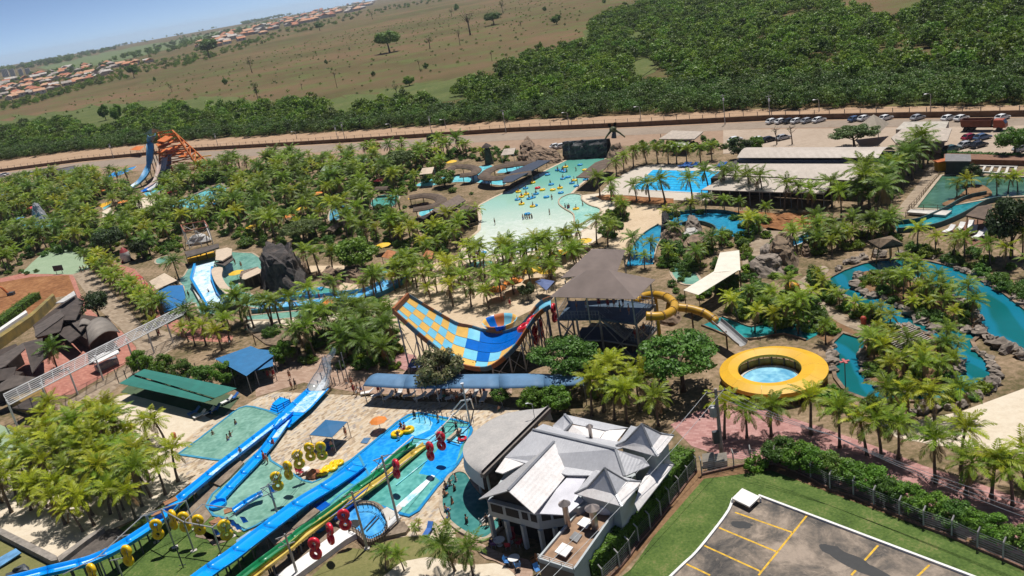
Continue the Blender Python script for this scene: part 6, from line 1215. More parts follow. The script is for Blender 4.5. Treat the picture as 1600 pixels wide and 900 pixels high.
railing(t,P[6:34],1.0,1.1,STEELD,.03,2);MB().lathe([(.9,.55),(.85,.52),(.0,.52)],20,G1('r3',632,482)).build('drain',TYRE,t)
MB().bar(G1('r3',745,505,.62),G1('r3',855,385,.62),.1,.1).build('float_line',STEELD,t);MB().bar(G1('r3',722,490,.62),G1('r3',832,370,.62),.1,.1).build('float_line',STEELD,t)
t=thing('white_chute','short white chute spilling from the spa into the raft pool','water slide',G1('r3',950,400));MB().slab([G1('r3',*p) for p in ((872,325,.9),(925,292,.9),(985,325,.6),(1030,270,.3),(1060,300,.3),(930,425,.8))],.4).build('apron',COPEW,t);MB().slab([G1('r3',*p) for p in ((930,425,.85),(1020,345,.6),(1045,380,.6),(935,480,.8))],.3).build('side',STEELW,t)
t=tag(MB().prism(GP('r3',(930,450),(1090,455),(1100,480),(1130,500),(1100,545),(900,590),(920,500)),0,.5).build('spa_deck',CONCR),'small brown concrete deck with posts beside the spa','deck')
WALLW=K('r3',(-40,940),(120,830),(300,700),(450,590),(560,500),(590,515),(600,560),(660,530),(692,540),(690,560),(575,625),(420,740),(200,900),(120,960))
tag(MB().prism([G(*p) for p in WALLW],0,.7).build('white_wall',WHITE),'white curved retaining wall above the dry lawn','wall')
tag(MB().prism(GP('r3',(-60,860),(120,720),(250,620),(430,480),(560,500),(450,585),(300,695),(60,870),(-60,950)),0,.35).build('brown_platform',CONCR),'sandy concrete walkway between white wall and yellow slide','walkway')
tag(MB().prism(GP('r3',(60,480),(270,310),(345,350),(130,520)),0,.4).build('slide_block',CONCR),'stained concrete block between the blue and green slides','concrete block');tag(MB().prism(GP('r3',(0,480),(60,470),(130,520),(60,600),(-60,640),(-120,560)),0,.3).build('slide_apron',BRNP),'sandy apron beside the green slide','apron')
tag(MB().prism(GP('r3',(280,300),(370,245),(435,285),(350,345)),0,.25).build('blue_pad',SBLD),'square blue pad beside the green slide','pad')
tag(MB().prism(GP('r5',(385,880),(520,760),(640,690),(690,715),(560,850),(480,920)),0,.45).build('channel_block',CONCR),'rust stained concrete bed between the two forked slides','concrete block')
tag(MB().prism(GP('r2',(230,420),(480,230),(600,130),(780,0),(830,0),(640,180),(590,290),(640,360),(520,480),(480,560),(560,580),(720,540),(760,600),(640,640),(480,470),(330,440)),0,.12).build('slide_terrace',CONCR),'brown concrete terrace around the end of the forked slide','terrace')
trough('race_slide','long azure slide from the lower left up to the clear ramp',[(-60,932,5.2),(60,900,3.8),(110,888,3.2),(142,879,2.8),(178,863,2.4),(211,843,2.0),(247,818,1.7),(279,786,1.4),(320,752,1.1),(345,731,1.0),(375,708,.9),(407,683,.8),(438,659,.7),(452,647,.62)],1.55,SBLU,.5,flow=(.66,1))
trough('fork_slide','wide azure run joining both slides below the clear ramp',[(442,668,.5),(456,652,.5),(470,639,.5),(484,625,.5),(498,611,.55)],1,SBLU,.5,widths=[2.6,3.6,3.8,3.6,3.4],sup=False,flow=(.4,1))
t=trough('return_slide','azure return slide running down into the landing pool',[(449,657,.5),(440,671,.48),(431,684,.45),(416,704,.42),(399,724,.38),(380,744,.34),(362,763,.3),(346,781,.28)],1.5,SBLU,.45,sup=False,flow=(0,.3));MB().lathe([(0,.2),(.95,.2),(1.0,.6),(1.08,.6),(1.08,.2)],18,G(342,792)).build('end_cap',SBLU,t)
trough('feed_slide','short azure feed chute spilling water beside the return slide',[(366,800,.5),(380,790,.6),(398,779,.8),(410,773,1.0)],.9,SBLU,.35,sup=False,flow=(.5,1))
trough('big_slide','broad flat azure slide crossing the lower foreground',[(250,955,3.8),(327,896,2.6),(362,872,2.2),(398,844,1.8),(440,812,1.4),(475,786,1.0),(511,764,.7),(547,740,.45),(562,728,.4)],2.3,SBLU,.4)
trough('green_slide','green slide lane beside the yellow one',[(340,936,3.0),(398,889,2.4),(450,850,1.9),(475,829,1.6),(511,805,1.3),(540,783,1.0),(564,762,.8),(588,745,.6),(627,709,.4),(647,696,.3)],.95,SGRN,.4);trough('yellow_slide','yellow slide lane beside the green one',[(360,934,2.9),(400,900,2.3),(451,860,1.8),(475,840,1.6),(529,799,1.2),(554,782,1.0),(582,762,.8),(605,746,.6),(631,724,.45),(666,696,.3)],.95,SYEL,.4)
trough('inner_blue_slide','narrow blue strip slide between green and yellow lanes',[(520,812,1.1),(548,790,.9),(575,768,.7),(600,748,.5),(640,716,.3)],.6,SBLD,.3,sup=False)
t=thing('clear_ramp','transparent curved ramp with steel ribs at the end of the azure slides','water slide',G(503,606));CP=smooth([G(498,611,.55),G(503,602,.9),G(508,592,1.5),G(513,580,2.5),G(517,566,3.8),G(520,553,5.2)],4,False);CL=clear_mat('acrylic',(.60,.70,.76),.42)
pr=[(-1.7,.9),(-1.62,.3),(-1.2,.0),(1.2,0),(1.62,.3),(1.7,.9)];MB().sweep(CP,pr).build('acrylic_shell',CL,t,smooth=True)
for i in range(0,len(CP),3):q=CP[i];d=(CP[min(i+1,len(CP)-1)]-CP[max(0,i-1)]).normalized()*.03;MB().sweep([q-d,q+d],[(a*1.02,b_+.03) for a,b_ in pr]).build('rib',STEELG,t)
for s in (-1.72,1.72):MB().sweep(CP,[(s-.05,.88),(s-.05,.96),(s+.05,.96),(s+.05,.88)]).build('edge_rail',STEELG,t)
MB().sweep([p+Vector((0,0,.06)) for p in CP[:17]],[(-.5,0),(.5,0)],[1.4-.06*i for i in range(17)]).build('running_water',M('white_water',(.75,.78,.8),.3,.2,2),t)
for i in (8,12,16,20):
    for s in (-1.3,1.3):q=CP[i];MB().tube([(q.x+s,q.y,0),(q.x+s,q.y,q.z)],.08,6).build('leg',STEELG,t)
t=thing('pool_steps','bright blue pool steps with posts beside the forked slide','steps',G1('r5',1000,240))
for i in range(4):MB().prism(GP('r5',(905+i*12,245-i*10),(985-i*2,270-i*12),(1095,190-i*4),(1010,160-i*2)),0,.25+.2*i).build('step',SBLU,t)
for x,y in ((965,175),(1010,160),(1052,165),(1095,175),(985,260),(1040,225)):q=G1('r5',x,y,.2);MB().tube([q,q+Vector((0,0,1.1))],.05,6).build('post',STEELD,t)
def mast(b_,t_,label,arm=True):
    p=G(*b_);h=ZT(b_,t_);o=thing('lift_mast',label,'mast',p);MB().tube([p,p+Vector((0,0,h))],[.16,.11],8).build('pole',GALV,o);MB().box(p+Vector((0,0,.1)),(.6,.6,.2)).build('footing',COPEW,o)
    if arm:
        for z in (h-.3,h-1.4):MB().bar(p+Vector((-1.0,-.25,z)),p+Vector((.7,.2,z+.1)),.09).build('arm',GALV,o)
        MB().bar(p+Vector((-.9,-.2,h-.3)),p+Vector((0,0,h-1.6)),.06).build('strut',GALV,o)
    return p+Vector((0,0,h))
mA=mast((434,804),(420,756),'grey lift mast rising from the green landing pool');mB=mast((624,822),(595,712),'tall grey lift mast standing by the white chute');mC=mast((574,858),(547,768),'grey lift mast in front of the round spa');mD=mast((466,902),(440,834),'grey lift mast at the lower end of the white wall')
def cable(pts,label,name='lift_cable',m=None,sag=.25,r=.035,cat='cable'):
    mb=MB()
    for a,c in zip(pts,pts[1:]):mb.tube([a.lerp(c,k/6)-Vector((0,0,sag*4*(k/6)*(1-k/6))) for k in range(7)],r,5)
    tag(mb.build(name,m or STEELD),label,cat)
Y1=[(484,706),(502,704.5),(466,717.5),(450,735),(432.5,752)];zt=3.4
yl=[G1('r6',470,480,4.6),G1('r6',330,465,4.6),G(466,700,4.7),G(432,738,4.6),mA,G(352,813,4.6)]
cable(yl,'dark cable pair carrying the yellow tubes over the landing pool');cable([p+Vector((.5,.4,0)) for p in yl],'second dark cable beside the yellow tube lift')
hang=[('yellow',484,706,'second highest at the deck end of its cable'),('yellow',502,704.5,'nearest the blue tent'),('yellow',466,717.5,'third along above the red chairs'),('yellow',450,735,'fourth along at the deck edge'),('yellow',432.5,752,'by the lift mast over the pool'),('yellow',245,827,'leftmost over the lawn'),('yellow',270,812,'second over the lawn'),('yellow',288,815.5,'middle of those over the lawn'),('yellow',310.6,820,'fourth over the lawn'),('yellow',352,828,'by the blue flaps at the right of the lawn'),('yellow',199,868,'low over the lower slide'),('yellow',144,897,'cut by the lower edge of the picture'),
        ('red',689,689,'highest over the raft pool'),('red',672,705,'second over the raft pool'),('red',619,732.5,'beside the tall mast'),('red',538,812,'in front of the round spa'),('red',516,834,'middle of those over the white wall'),('red',492,857,'lowest over the white wall')]
for i,(c_,x,y,lb) in enumerate(hang):
    a=random.uniform(-.7,.7)+(-.6 if c_=='red' else-.2);raft(G(x,y,zt),TUBY if c_=='yellow' else TUBR,'%s hanging double tube, %s' % (c_,lb),c_+' tubes hanging from the lifts',R=.46,r=.27,ax=(math.sin(a),-math.cos(a),.15),up=(.02,0,1))
    q=G(x,y,zt+1.2);MB().tube([q+Vector((0,0,-.25)),q+Vector((.1,0,.35))],.04,5).build('hook',STEELD,bpy.data.objects[[o.name for o in COL.objects if o.name.startswith('double_tube')][-1]])
rl=[G(715,668,4.6),G(689,676,4.7),G(672,692,4.7),mB,G(560,790,4.8),mC,mD];cable(rl,'dark cable of the red tube lift from spa to raft pool')
def portal(label,legs,tops):
    o=thing('steel_portal',label,'frame',G1('r2',*legs[0][0]));
    for (bx,by),(tx,ty) in legs:p=G1('r2',bx,by);h=ZT(K1('r2',bx,by),K1('r2',tx,ty));MB().tube([p,p+Vector((0,0,h))],.1,6).build('leg',GALV,o);MB().box(p+Vector((0,0,.06)),(.7,.5,.12),.5).build('footing',COPEW,o)
    E=[(lambda p,h:p+Vector((0,0,h)))(G1('r2',*b_),ZT(K1('r2',*b_),K1('r2',*t_))) for b_,t_ in legs]
    for a,c in zip(E,E[1:]):MB().tube([a,c],.08,6).build('beam',GALV,o)
    for a,c,z in tops:MB().tube([G1('r2',*a,z),G1('r2',*c,z)],.07,6).build('beam',GALV,o)
    return E
e1=portal('grey pipe portal over the yellow tubes, left one on the lawn',[((140,605),(35,370)),((302,650),(160,312)),((482,490),(378,240))],[]);e2=portal('grey pipe portal over the yellow tubes, right one on the lawn',[((468,682),(355,425)),((712,722),(612,472)),((815,555),(735,380))],[])
cable([e1[1],e2[0],G1('r2',540,270,4.4),G1('r2',800,305,4.4)],'grey overhead pipe linking both lawn portals','overhead_pipe',GALV,0,.07,'pipe');cable([G1('r1',440,890,4.6),G1('r1',690,765,4.6),G1('r1',845,620,4.6),G1('r1',1010,470,4.6),e1[2]],'thin rising pipe rail along the race slide','overhead_pipe',GALV,0,.06,'pipe')
for i,(lx,ly,tx,ty) in enumerate(((745,900,690,765),(860,900,800,785),(905,720,845,620),(1075,610,1015,475))):p=G1('r1',lx,ly);h=ZT(K1('r1',lx,ly),K1('r1',tx,ty));o=thing('pipe_stanchion','grey pipe stanchion beside the race slide, %s from below' % nth[i],'pole',p);MB().tube([p,p+Vector((0,0,h))],.1,6).build('pole',GALV,o);MB().tube([p+Vector((-.7,0,h)),p+Vector((.9,.1,h))],.07,6).build('crossbar',GALV,o)
p=G1('r2',375,828);o=thing('lawn_mast','thin dark mast standing on the lawn','mast',p);MB().tube([p,p+Vector((0,0,ZT(K1('r2',375,828),K1('r2',300,650))))],.07,6).build('pole',STEELD,o);MB().bar(p+Vector((-.4,0,.4)),p+Vector((.4,0,.4)),.06).build('crossbar',STEELD,o)
for i,(x,y) in enumerate(((905,405),(850,465),(660,515),(1150,135),(805,430))):tag(MB().slab([G1('r2',x-38,y-28,1.2),G1('r2',x+8,y-25,1.5),G1('r2',x+40,y+15,1.2),G1('r2',x-5,y+28,.9)],.05).build('blue_flap',SBLD),'blue plastic flap hanging by the lift, %s' % ('right one over the pool','largest over the pool edge','one above the lawn','one at the mast by the feed chute','small one behind the largest')[i],'flap')
tag(MB().slab([G1('r2',835,585,.5),G1('r2',960,500,.5),G1('r2',985,520,.3),G1('r2',850,620,.3)],.2).build('blue_mat',M('mat_blue',(.08,.25,.5),.5)),'pale blue mat lying beside the big azure slide','mat')
for i,(x0,y0,x1,y1) in enumerate(((205,265,315,215),(90,360,190,320),(610,440,700,390),(730,335,800,310))):a,c=G1('r2',x0,y0,2.4),G1('r2',x1,y1,2.4);d=(c-a).normalized();s=Vector((-d.y,d.x,0))*.5;tag(MB().slab([a-s,c-s,c+s,a+s],.12).build('brown_board',M('board_brown',(.36,.17,.08),.7)),'brown catwalk board under the pipes, %s from the left' % nth[[1,0,2,3][i]],'board')
z=2.6;tq=[G1('r6',x,y,z) for x,y in ((410,382),(635,405),(787,250),(570,230))];t=thing('blue_tent','steel blue square tent on the stone deck','tent',G1('r6',600,470));ap=sum(tq,Vector())/4+Vector((0,0,.35))
o=MB().add(tq+[ap],[(0,1,4),(1,2,4),(2,3,4),(3,0,4)]).build('canopy',M('tent_blue',(.02,.13,.29),.7,.1,.6),t);o.modifiers.new('th','SOLIDIFY').thickness=.05
for q in tq:MB().tube([(q.x,q.y,0),q],.05,6).build('leg',STEELG,t)
for k in range(4):MB().tube([tq[k]-Vector((0,0,.05)),tq[(k+1) % 4]-Vector((0,0,.05))],.04,5).build('frame_bar',STEELG,t)
tag(MB().box(G1('r6',590,500,.45),(1.4,.8,.9),.6).build('locker',SBLD),'dark blue locker in the shade of the blue tent','locker')
def parasol(p,m,label,R=1.35,h=2.3,group=None,n=8,nm='parasol'):
    o=thing(nm,label,'parasol',p,group);MB().tube([p,p+Vector((0,0,h))],.04,5).build('pole',STEELG,o);mb=MB();mb.lathe([(R,h-.5),(R*.55,h-.2),(.02,h)],n,p);c=mb.build('canopy',m,o);c.modifiers.new('th','SOLIDIFY').thickness=.03;MB().lathe([(.3,.08),(.28,.1),(0,.12)],8,p).build('foot',COPEW,o);return o
parasol(G1('r6',1125,340,.08),M('parasol_orange',(.72,.22,.03),.7,.08),'bright orange parasol on the stone deck',1.25,2.1)
tag(MB().slab(GP('r6',(920,460),(955,412),(1025,410),(985,468),z=.16),.06).build('deck_mat',M('mat_blue2',(.07,.18,.34),.7)),'dark blue mat lying near the orange parasol','mat')
for i,(x,y) in enumerate(((535,750),(590,735),(625,695),(670,690))):raft(G1('r6',x,y,.35),TUBY,'yellow double tube lying on the deck edge, %s from the left' % nth[i],'yellow tubes on the deck',R=.5,r=.24,up=(.9,.5+.3*i,0))
t=thing('furled_parasol','folded orange cloth parasol lying by the pool edge','parasol',G1('r6',455,790));MB().lathe([(.1,.1),(.95,.15),(.75,.55),(.3,.9),(.05,1.1)],9,G1('r6',455,795,.1),sx=1.15).build('cloth',M('cloth_orange',(.55,.2,.1),.85,.2,2),t)
t=thing('side_table','round white table at the pool edge by the orange cloth','table',G1('r6',385,760));q=G1('r6',385,770);MB().lathe([(.0,.72),(.55,.72),(.55,.68),(0,.68)],16,q).build('table_top',WHITE,t);MB().tube([q,q+Vector((0,0,.7))],.05,6).build('stem',WHITE,t)
def chair_parts(m):
    s=MB().slab([(-.24,-.24,.45),(.24,-.24,.45),(.24,.24,.45),(-.24,.24,.45)],.04).data('seat',m);b_=MB().slab([(-.24,.22,.5),(.24,.22,.5),(.24,.34,.95),(-.24,.34,.95)],.04).data('backrest',m);l_=MB().box((0,0,.21),(.04,.04,.42)).data('leg',STEELG);a_=MB().box((0,0,.65),(.04,.46,.04)).data('armrest',m);return s,b_,l_,a_
CH={k:chair_parts(m) for k,m in (('blue',M('chair_blue',(.05,.22,.55),.5)),('red',M('chair_red',(.42,.04,.06),.5)),('purple',M('chair_purple',(.22,.10,.28),.5)),('brown',M('chair_brown',(.4,.16,.05),.6)))}
def chair(p,rz,k,label,group=None,s=1.15):
    t=thing('chair',label,'chair',p,group);t.rotation_euler[2]=rz;t.scale=(s,)*3;S=CH[k]
    def put(nm,me,loc):o=bpy.data.objects.new(nm,me);COL.objects.link(o);o.parent=t;o.location=loc
    put('seat',S[0],(0,0,0));put('backrest',S[1],(0,0,0))
    for x in (-.2,.2):
        for y in (-.2,.2):put('leg',S[2],(x,y,0))
        put('armrest',S[3],(x*1.25,0,0))
def table(p,label,r=.62):
    t=thing('round_table',label,'table',p);MB().lathe([(0,.74),(r,.74),(r,.70),(0,.70)],20,p).build('table_top',WHITE,t);MB().tube([p,p+Vector((0,0,.7))],.05,6).build('stem',WHITE,t);MB().lathe([(.3,0),(.28,.05),(0,.06)],12,p).build('foot',WHITE,t)
table(G1('r4',925,790,.13),'white round table in the sun on the terrace');table(G1('r4',795,630,.13),'white round table in the shade under the house')
for x,y,rz,k,lb in ((865,805,1.2,'blue','blue chair left of the sunny table'),(955,840,3.3,'blue','blue chair in front of the sunny table'),(1100,800,-1.0,'brown','brown chair against the annex wall'),(1130,880,.4,'blue','blue chair by the annex corner'),(745,650,1.3,'purple','purple chair left of the shaded table'),(870,665,3.0,'red','red chair in front of the shaded table'),(905,600,-1.2,'red','red chair right of the shaded table'),(965,640,-2.2,'red','red chair apart under the house'),(900,560,-.4,'red','red chair behind the shaded table')):chair(G1('r4',x,y,.13),rz,k,lb)
for x,y,rz,lb in ((300,775,.4,'red chair by the deck tubes, left one'),(335,790,.6,'red chair by the deck tubes, right one')):chair(G1('r6',x,y,.1),rz,'red',lb)
lounger(G1('r4',170,520,.1),1.2,'blue','grey blue lounger on the deck by the small palm',None);
RMET=wave_mat('roof_metal',(.56,.56,.58),(.47,.47,.49),.45,.3,'X',.62,.1,.2,.2);RWLIT=wave_mat('roof_white_lit',(.84,.82,.81),(.72,.67,.64),.5,.4,'X',.62,0,.25,.25);RSHADE=wave_mat('roof_shaded_grey',(.44,.43,.43),(.37,.36,.355),.5,.4,'Y',.75,0,.3,.25);HW=M('house_wall',(.46,.50,.51),.7,.12,.6);HDK=M('house_dark',(.035,.03,.03),.8,.2);CAP=M('ridge_cap',(.26,.27,.29),.4,.1,1,metal=.4)  # roof sheet in a sunlit white and a shaded grey copy
t=thing('club_house','grey and white metal roofed club house with gables and turrets beside the small pool','building',G1('r4',900,560));HO=t
def R(c,pts,m,th=.12,name='roof'):
    return MB().slab([G1(c,x,y,z) for x,y,z in pts],th).build(name,m,t)
def capline(c,*pts):
    P=[G1(c,x,y,z)+Vector((0,0,.06)) for x,y,z in pts];mb=MB()
    for a,b_ in zip(P,P[1:]):mb.bar(a,b_,.28,.1)
    mb.build('ridge_cap',CAP,t)
ze,zr=5.6,7.5
R('P',((747.6,780,ze),(793.8,766.7,zr),(866,690,zr),(821,725,ze)),RSHADE);R('P',((793.8,766.7,zr),(834.7,803,ze),(886,741,ze),(866,690,zr)),RWLIT);capline('P',(793.8,766.7,zr),(866,690,zr))  # gable slopes: shade painted grey on the left, sun white on the right
R('P',((832.5,671.5,7.7),(789,714.5,6.0),(886,742,5.9),(976,744,5.9),(962,702,7.7)),RMET);R('P',((962,702,7.7),(976,744,5.9),(1015,727,5.9),(1006,715,6.6)),RMET);R('r8',((500,536,6.0),(415,656,5.5),(480,673,5.5),(690,577,5.9)),RWLIT)
q1,q2=G(832.5,671.5,7.7),G(962,702,7.7);d=Vector((.55,.83,0))*4.5-Vector((0,0,2.2));MB().slab([q2,q2+d,q1+d,q1],.1).build('roof',RMET,t);capline('P',(832.5,671.5,7.7),(962,702,7.7),(976,744,5.9))
R('t6',((125,42,6.6),(190,122,6.4),(485,182,6.2),(690,160,5.4)),RMET);R('t6',((190,134,6.3),(105,216,5.6),(400,292,5.6),(485,184,6.1)),RWLIT);R('t6',((485,184,6.1),(415,288,5.6),(580,282,5.6),(665,172,5.7)),RWLIT);R('t6',((125,42,6.6),(20,140,5.4),(45,215,5.6),(105,216,5.8),(190,125,6.4)),RMET);R('r8',((835,237,6.0),(755,287,5.9),(935,328,6.2),(915,260,6.2)),RMET)
capline('t6',(125,42,6.6),(190,122,6.4),(105,216,5.8))
def turret(ap,br,sk,za,zb,zs,nm):
    A=G1('t6',*ap,za);B=[G1('t6',*p,zb) for p in br];S=[G1('t6',*p,zs) for p in sk]
    for k in range(4):a,b_=B[k],B[(k+1) % 4];MB().slab([a,b_,A],.08).build('turret_face',RMET,t);s1,s2=S[k],S[(k+1) % 4];MB().slab([s1,s2,b_,a],.08).build('turret_skirt',RWLIT if k in (0,1) else RMET,t)  # near skirts take the whiter sheet, their sunlit brightness painted in
    for k in range(3):mb=MB().bar(S[k],B[k],.2,.12);mb.bar(B[k],A,.2,.12);mb.build('ridge_cap',CAP,t)
    c=sum(S,Vector())/4;W=[c.lerp(p,.78) for p in S];MB().prism(W,2.5,zs-.05).build('turret_wall',HW,t)
def fourth(a,b_,c_):return (a[0]+c_[0]-b_[0],a[1]+c_[1]-b_[1])
b1=[(660,276),(893,330),(980,214)];s1=[(575,316),(945,412),(1087,227)];turret((803,125),b1+[fourth(*b1)],s1+[(708,140)],9.6,7.6,7.0,'back');b2=[(325,682),(577,748),(672,625)];s2=[(212,737),(630,852),(800,632)];turret((477,510),b2+[fourth(*b2)],s2+[(395,520)],8.6,6.5,5.9,'front')
R('B7',((505,606,5.0),(662,432,5.6),(752,432,5.6),(700,512,5.3),(735,545,5.0),(655,614,4.9)),M('lavender_sheet',(.66,.65,.70),.4,.12,.5));R('t6',((885,505,5.0),(1005,470,4.8),(1088,480,4.4),(950,662,4.2),(770,892,4.0),(738,820,4.6),(795,640,5.0)),RWLIT);R('t6',((1000,452,5.2),(1040,440,5.2),(1090,475,4.6),(1005,472,4.8)),RMET)
wall=[G(x,y,ze-.3) for x,y in ((752,779),(836,801),(905,790),(1000,735),(985,705),(870,668),(800,705))];cw=sum(wall,Vector())/len(wall);wall=[p.lerp(cw,.06) for p in wall]
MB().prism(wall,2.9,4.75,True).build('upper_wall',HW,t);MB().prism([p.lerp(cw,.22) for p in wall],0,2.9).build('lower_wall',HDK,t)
A,B=wall[0],wall[1];dv=(B-A);nv=Vector((dv.y,-dv.x,0)).normalized()*.03;nv=nv if nv.y<0 else-nv
for f0,f1,z0_,z1_ in ((.06,.30,3.6,4.6),(.36,.62,3.6,4.6),(.68,.80,3.7,4.6),(.85,.97,3.7,4.6)):MB().add([tuple(Vector((A.lerp(B,f).x,A.lerp(B,f).y,z_))+nv) for f,z_ in ((f0,z0_),(f1,z0_),(f1,z1_),(f0,z1_))],[(0,1,2,3)]).build('window',HDK,t)
MB().add([tuple(G(*p)) if False else tuple(v) for v in (Vector((A.x,A.y,4.75))-nv*20,Vector((B.x,B.y,4.75))-nv*20,A.lerp(B,.5)-nv*20+Vector((0,0,1.9))+nv*2)],[(0,1,2)]).build('gable_glazing',HDK,t)
A2,B2=wall[1],wall[2];dv=B2-A2;nv2=Vector((dv.y,-dv.x,0)).normalized()*.03
for f0,f1 in ((.08,.3),(.36,.6)):MB().add([tuple(Vector((A2.lerp(B2,f).x,A2.lerp(B2,f).y,z_))+nv2) for f,z_ in ((f0,3.9),(f1,3.9),(f1,4.7),(f0,4.7))],[(0,1,2,3)]).build('window',HDK,t)
for f in (0,.33,.66,1):q=A.lerp(B,f);MB().box((q.x,q.y,1.45),(.42,.42,2.9),.6).build('column',HW,t)
for f in (.35,.7):q=A2.lerp(B2,f);MB().box((q.x,q.y,1.45),(.42,.42,2.9),.6).build('column',HW,t)
zc=5.4;cr=K('r8',(890,105),(765,108),(650,120),(490,152),(350,218),(230,310),(155,395),(130,470),(150,550),(210,622),(300,690));CR_=[G(x,y,zc) for x,y in smooth(cr,3,False)]
a,b_=CR_[0],CR_[-1];mb=MB();n_=len(CR_);S=8
for j in range(S+1):
    for i,p in enumerate(CR_):
        u=i/(n_-1);q=p.lerp(a.lerp(b_,u),j/S);mb.v.append((q.x,q.y,zc+.55*math.sin(j/S*math.pi/2)))
for j in range(S):
    for i in range(n_-1):k=j*n_+i;mb.f.append((k,k+1,k+n_+1,k+n_));mb.mi.append(0)
mb.build('curved_roof',wave_mat('roof_curved',(.48,.45,.42),(.39,.37,.35),.55,2.2,'X',.1,0,.25,.3),t)
fa=K('r8',(490,152),(350,218),(230,310),(150,400),(75,520),(75,575),(100,662),(180,750),(265,826));low=[G(x,y,zc-1.9) for x,y in smooth(fa[4:],3,False)];top_=CR_[15:15+0] or None
mb=MB();cc=sum(CR_,Vector())/n_
for p in CR_:q=p+(p-cc).normalized()*.25;mb.v+=[(p.x,p.y,zc+.01),(q.x,q.y,zc-1.7)]
for i in range(n_-1):mb.f.append((2*i,2*i+1,2*i+3,2*i+2));mb.mi.append(0)
mb.build('fascia',M('fascia_blue',(.40,.44,.50),.5,.08,.4),t)
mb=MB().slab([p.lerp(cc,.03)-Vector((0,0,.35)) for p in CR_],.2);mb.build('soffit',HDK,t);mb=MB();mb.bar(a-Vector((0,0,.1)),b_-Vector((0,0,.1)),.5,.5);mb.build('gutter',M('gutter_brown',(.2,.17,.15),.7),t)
for i in range(0,n_,5):q=CR_[i].lerp(cc,.25);MB().tube([(q.x,q.y,0),(q.x,q.y,zc-.3)],.16,8).build('column',HW,t)
zb=4.2;AB=[G1('B7',x,y,zb) for x,y in ((522,815),(687,868),(872,606),(737,560))];MB().prism(AB,0,zb-.35).build('annex_wall',HW,t);MB().prism([p for p in AB],zb-.36,zb-.3).build('annex_roof',M('terracotta_roof',(.40,.25,.155),.9,.25,.8),t)
for k in range(4):p,q=AB[k],AB[(k+1) % 4];MB().bar(p+Vector((0,0,-.18)),q+Vector((0,0,-.18)),.22,.36).build('parapet',HW,t)
n3=(AB[0]-AB[3]).normalized()*.03;MB().add([tuple(v) for v in (AB[0]+n3-Vector((0,0,.5)),AB[1]+n3-Vector((0,0,.5)),Vector((AB[1].x,AB[1].y,0))+n3,Vector((AB[0].x,AB[0].y,0))+n3)],[(0,1,2,3)]).build('tiled_front',M('front_grey',(.13,.12,.12),.5,.2,1),t)
railing(t,[AB[0],AB[1]],.45,1.0,STEELW,.03,2)
def vent(x,y,h,r,m,lb):
    q=G1('B7',x,y,zb-.3);MB().tube([q,q+Vector((0,0,h))],r,12).build('flue',m,t);MB().lathe([(r*2.1,h),(r*2.1,h+.05),(.0,h+.55)],14,q).build('flue_cowl',m,t)
FL=M('flue_steel',(.45,.38,.34),.3,.15,2,metal=.7);vent(662,665,2.6,.3,FL,'');vent(790,680,2.4,.36,FL,'');q=G1('t6',362,275,5.8);MB().tube([q,q+Vector((0,0,1.9))],.2,12).build('flue',FL,t);MB().lathe([(.42,1.8),(.42,1.9),(0,2.2)],12,q).build('flue_cowl',FL,t)
for pts,z_ in ((((598,785),(635,742),(686,765),(650,810)),zb+.25),(((703,655),(735,622),(780,637),(748,675)),zb+.25)):MB().slab([G1('B7',x,y,z_) for x,y in pts],.12).build('hatch_cover',WHITE,t);c=sum((G1('B7',x,y,zb) for x,y in pts),Vector())/4;MB().box((c.x,c.y,zb-.05),(.9,.9,.55),.6).build('hatch_base',HDK,t)
MB().slab([G1('B7',x,y,zb-.1) for x,y in ((667,722),(693,690),(728,707),(703,742))],.25).build('skylight',M('skylight',(.3,.3,.3),.2),t);q=G1('B7',830,595,zb);MB().lathe([(0,.55),(.5,.5),(.75,.2),(.8,-.2)],14,q,sx=1.3,sy=.5,rz=-.5).build('dish',WHITE,t)
pool('house_pool','dark teal crescent pool at the foot of the club house',smooth(K('r4',(430,0),(360,40),(322,120),(297,210),(297,300),(335,390),(430,480),(540,545),(640,580),(720,540),(800,470),(830,400),(760,320),(650,220),(560,120),(500,20)),3),water_mat('house_teal',(.02,.12,.12),(.06,.22,.20),.15,2),rim=.45,rh=.3,rm=COPE,zw=.2)
t=thing('pool_ladder','white tubular steps rail at the club house pool','handrail',G1('r4',670,440))
for dx in (0,14):MB().tube([G1('r4',622+dx,415+dx,.9),G1('r4',705+dx,330+dx,.9)],.05,6).build('rail',STEELW,t)
for x,y in ((622,440),(640,455),(705,360),(715,370)):q=G1('r4',x,y+18);MB().tube([q,q+Vector((0,0,1))],.05,6).build('post',STEELW,t)
tag(MB().prism(GP('r4',(620,480),(740,365),(790,390),(700,470)),0,.3).build('pool_step',COPE),'sandy step at the edge of the club house pool','step')
def fence(label,bases,bm_,top=2.0):
    P=[G(*p) for p in bases];t=thing('lawn_fence',label,'fence',P[0])
    for i,p in enumerate(P):
        d=(P[min(i+1,len(P)-1)]-P[max(0,i-1)]).normalized();s=Vector((-d.y,d.x,0));s=s if s.y>0 else-s
        MB().tube([p,p+Vector((0,0,top)),p+s*.4+Vector((0,0,top+.35))],.08,5).build('post',M('concrete_post',(.48,.46,.43),.8),t)
    mb=MB()
    for a,c in zip(P,P[1:]):mb.bar(a+Vector((0,0,.16)),c+Vector((0,0,.16)),.2,.32)
    mb.build('plinth',bm_,t);mb=MB()
    for a,c in zip(P,P[1:]):
        for k in range(7):z=Vector((0,0,.45+k*.25));mb.bar(a+z,c+z,.018)
    o=mb.build('wire',STEELG,t);o['kind']='stuff'
BRK=tile_mat('low_brick',[(0,(.16,.07,.045)),(.5,(.22,.1,.065)),(1,(.28,.14,.09))],(.15,.11,.09),3,.5,.25)
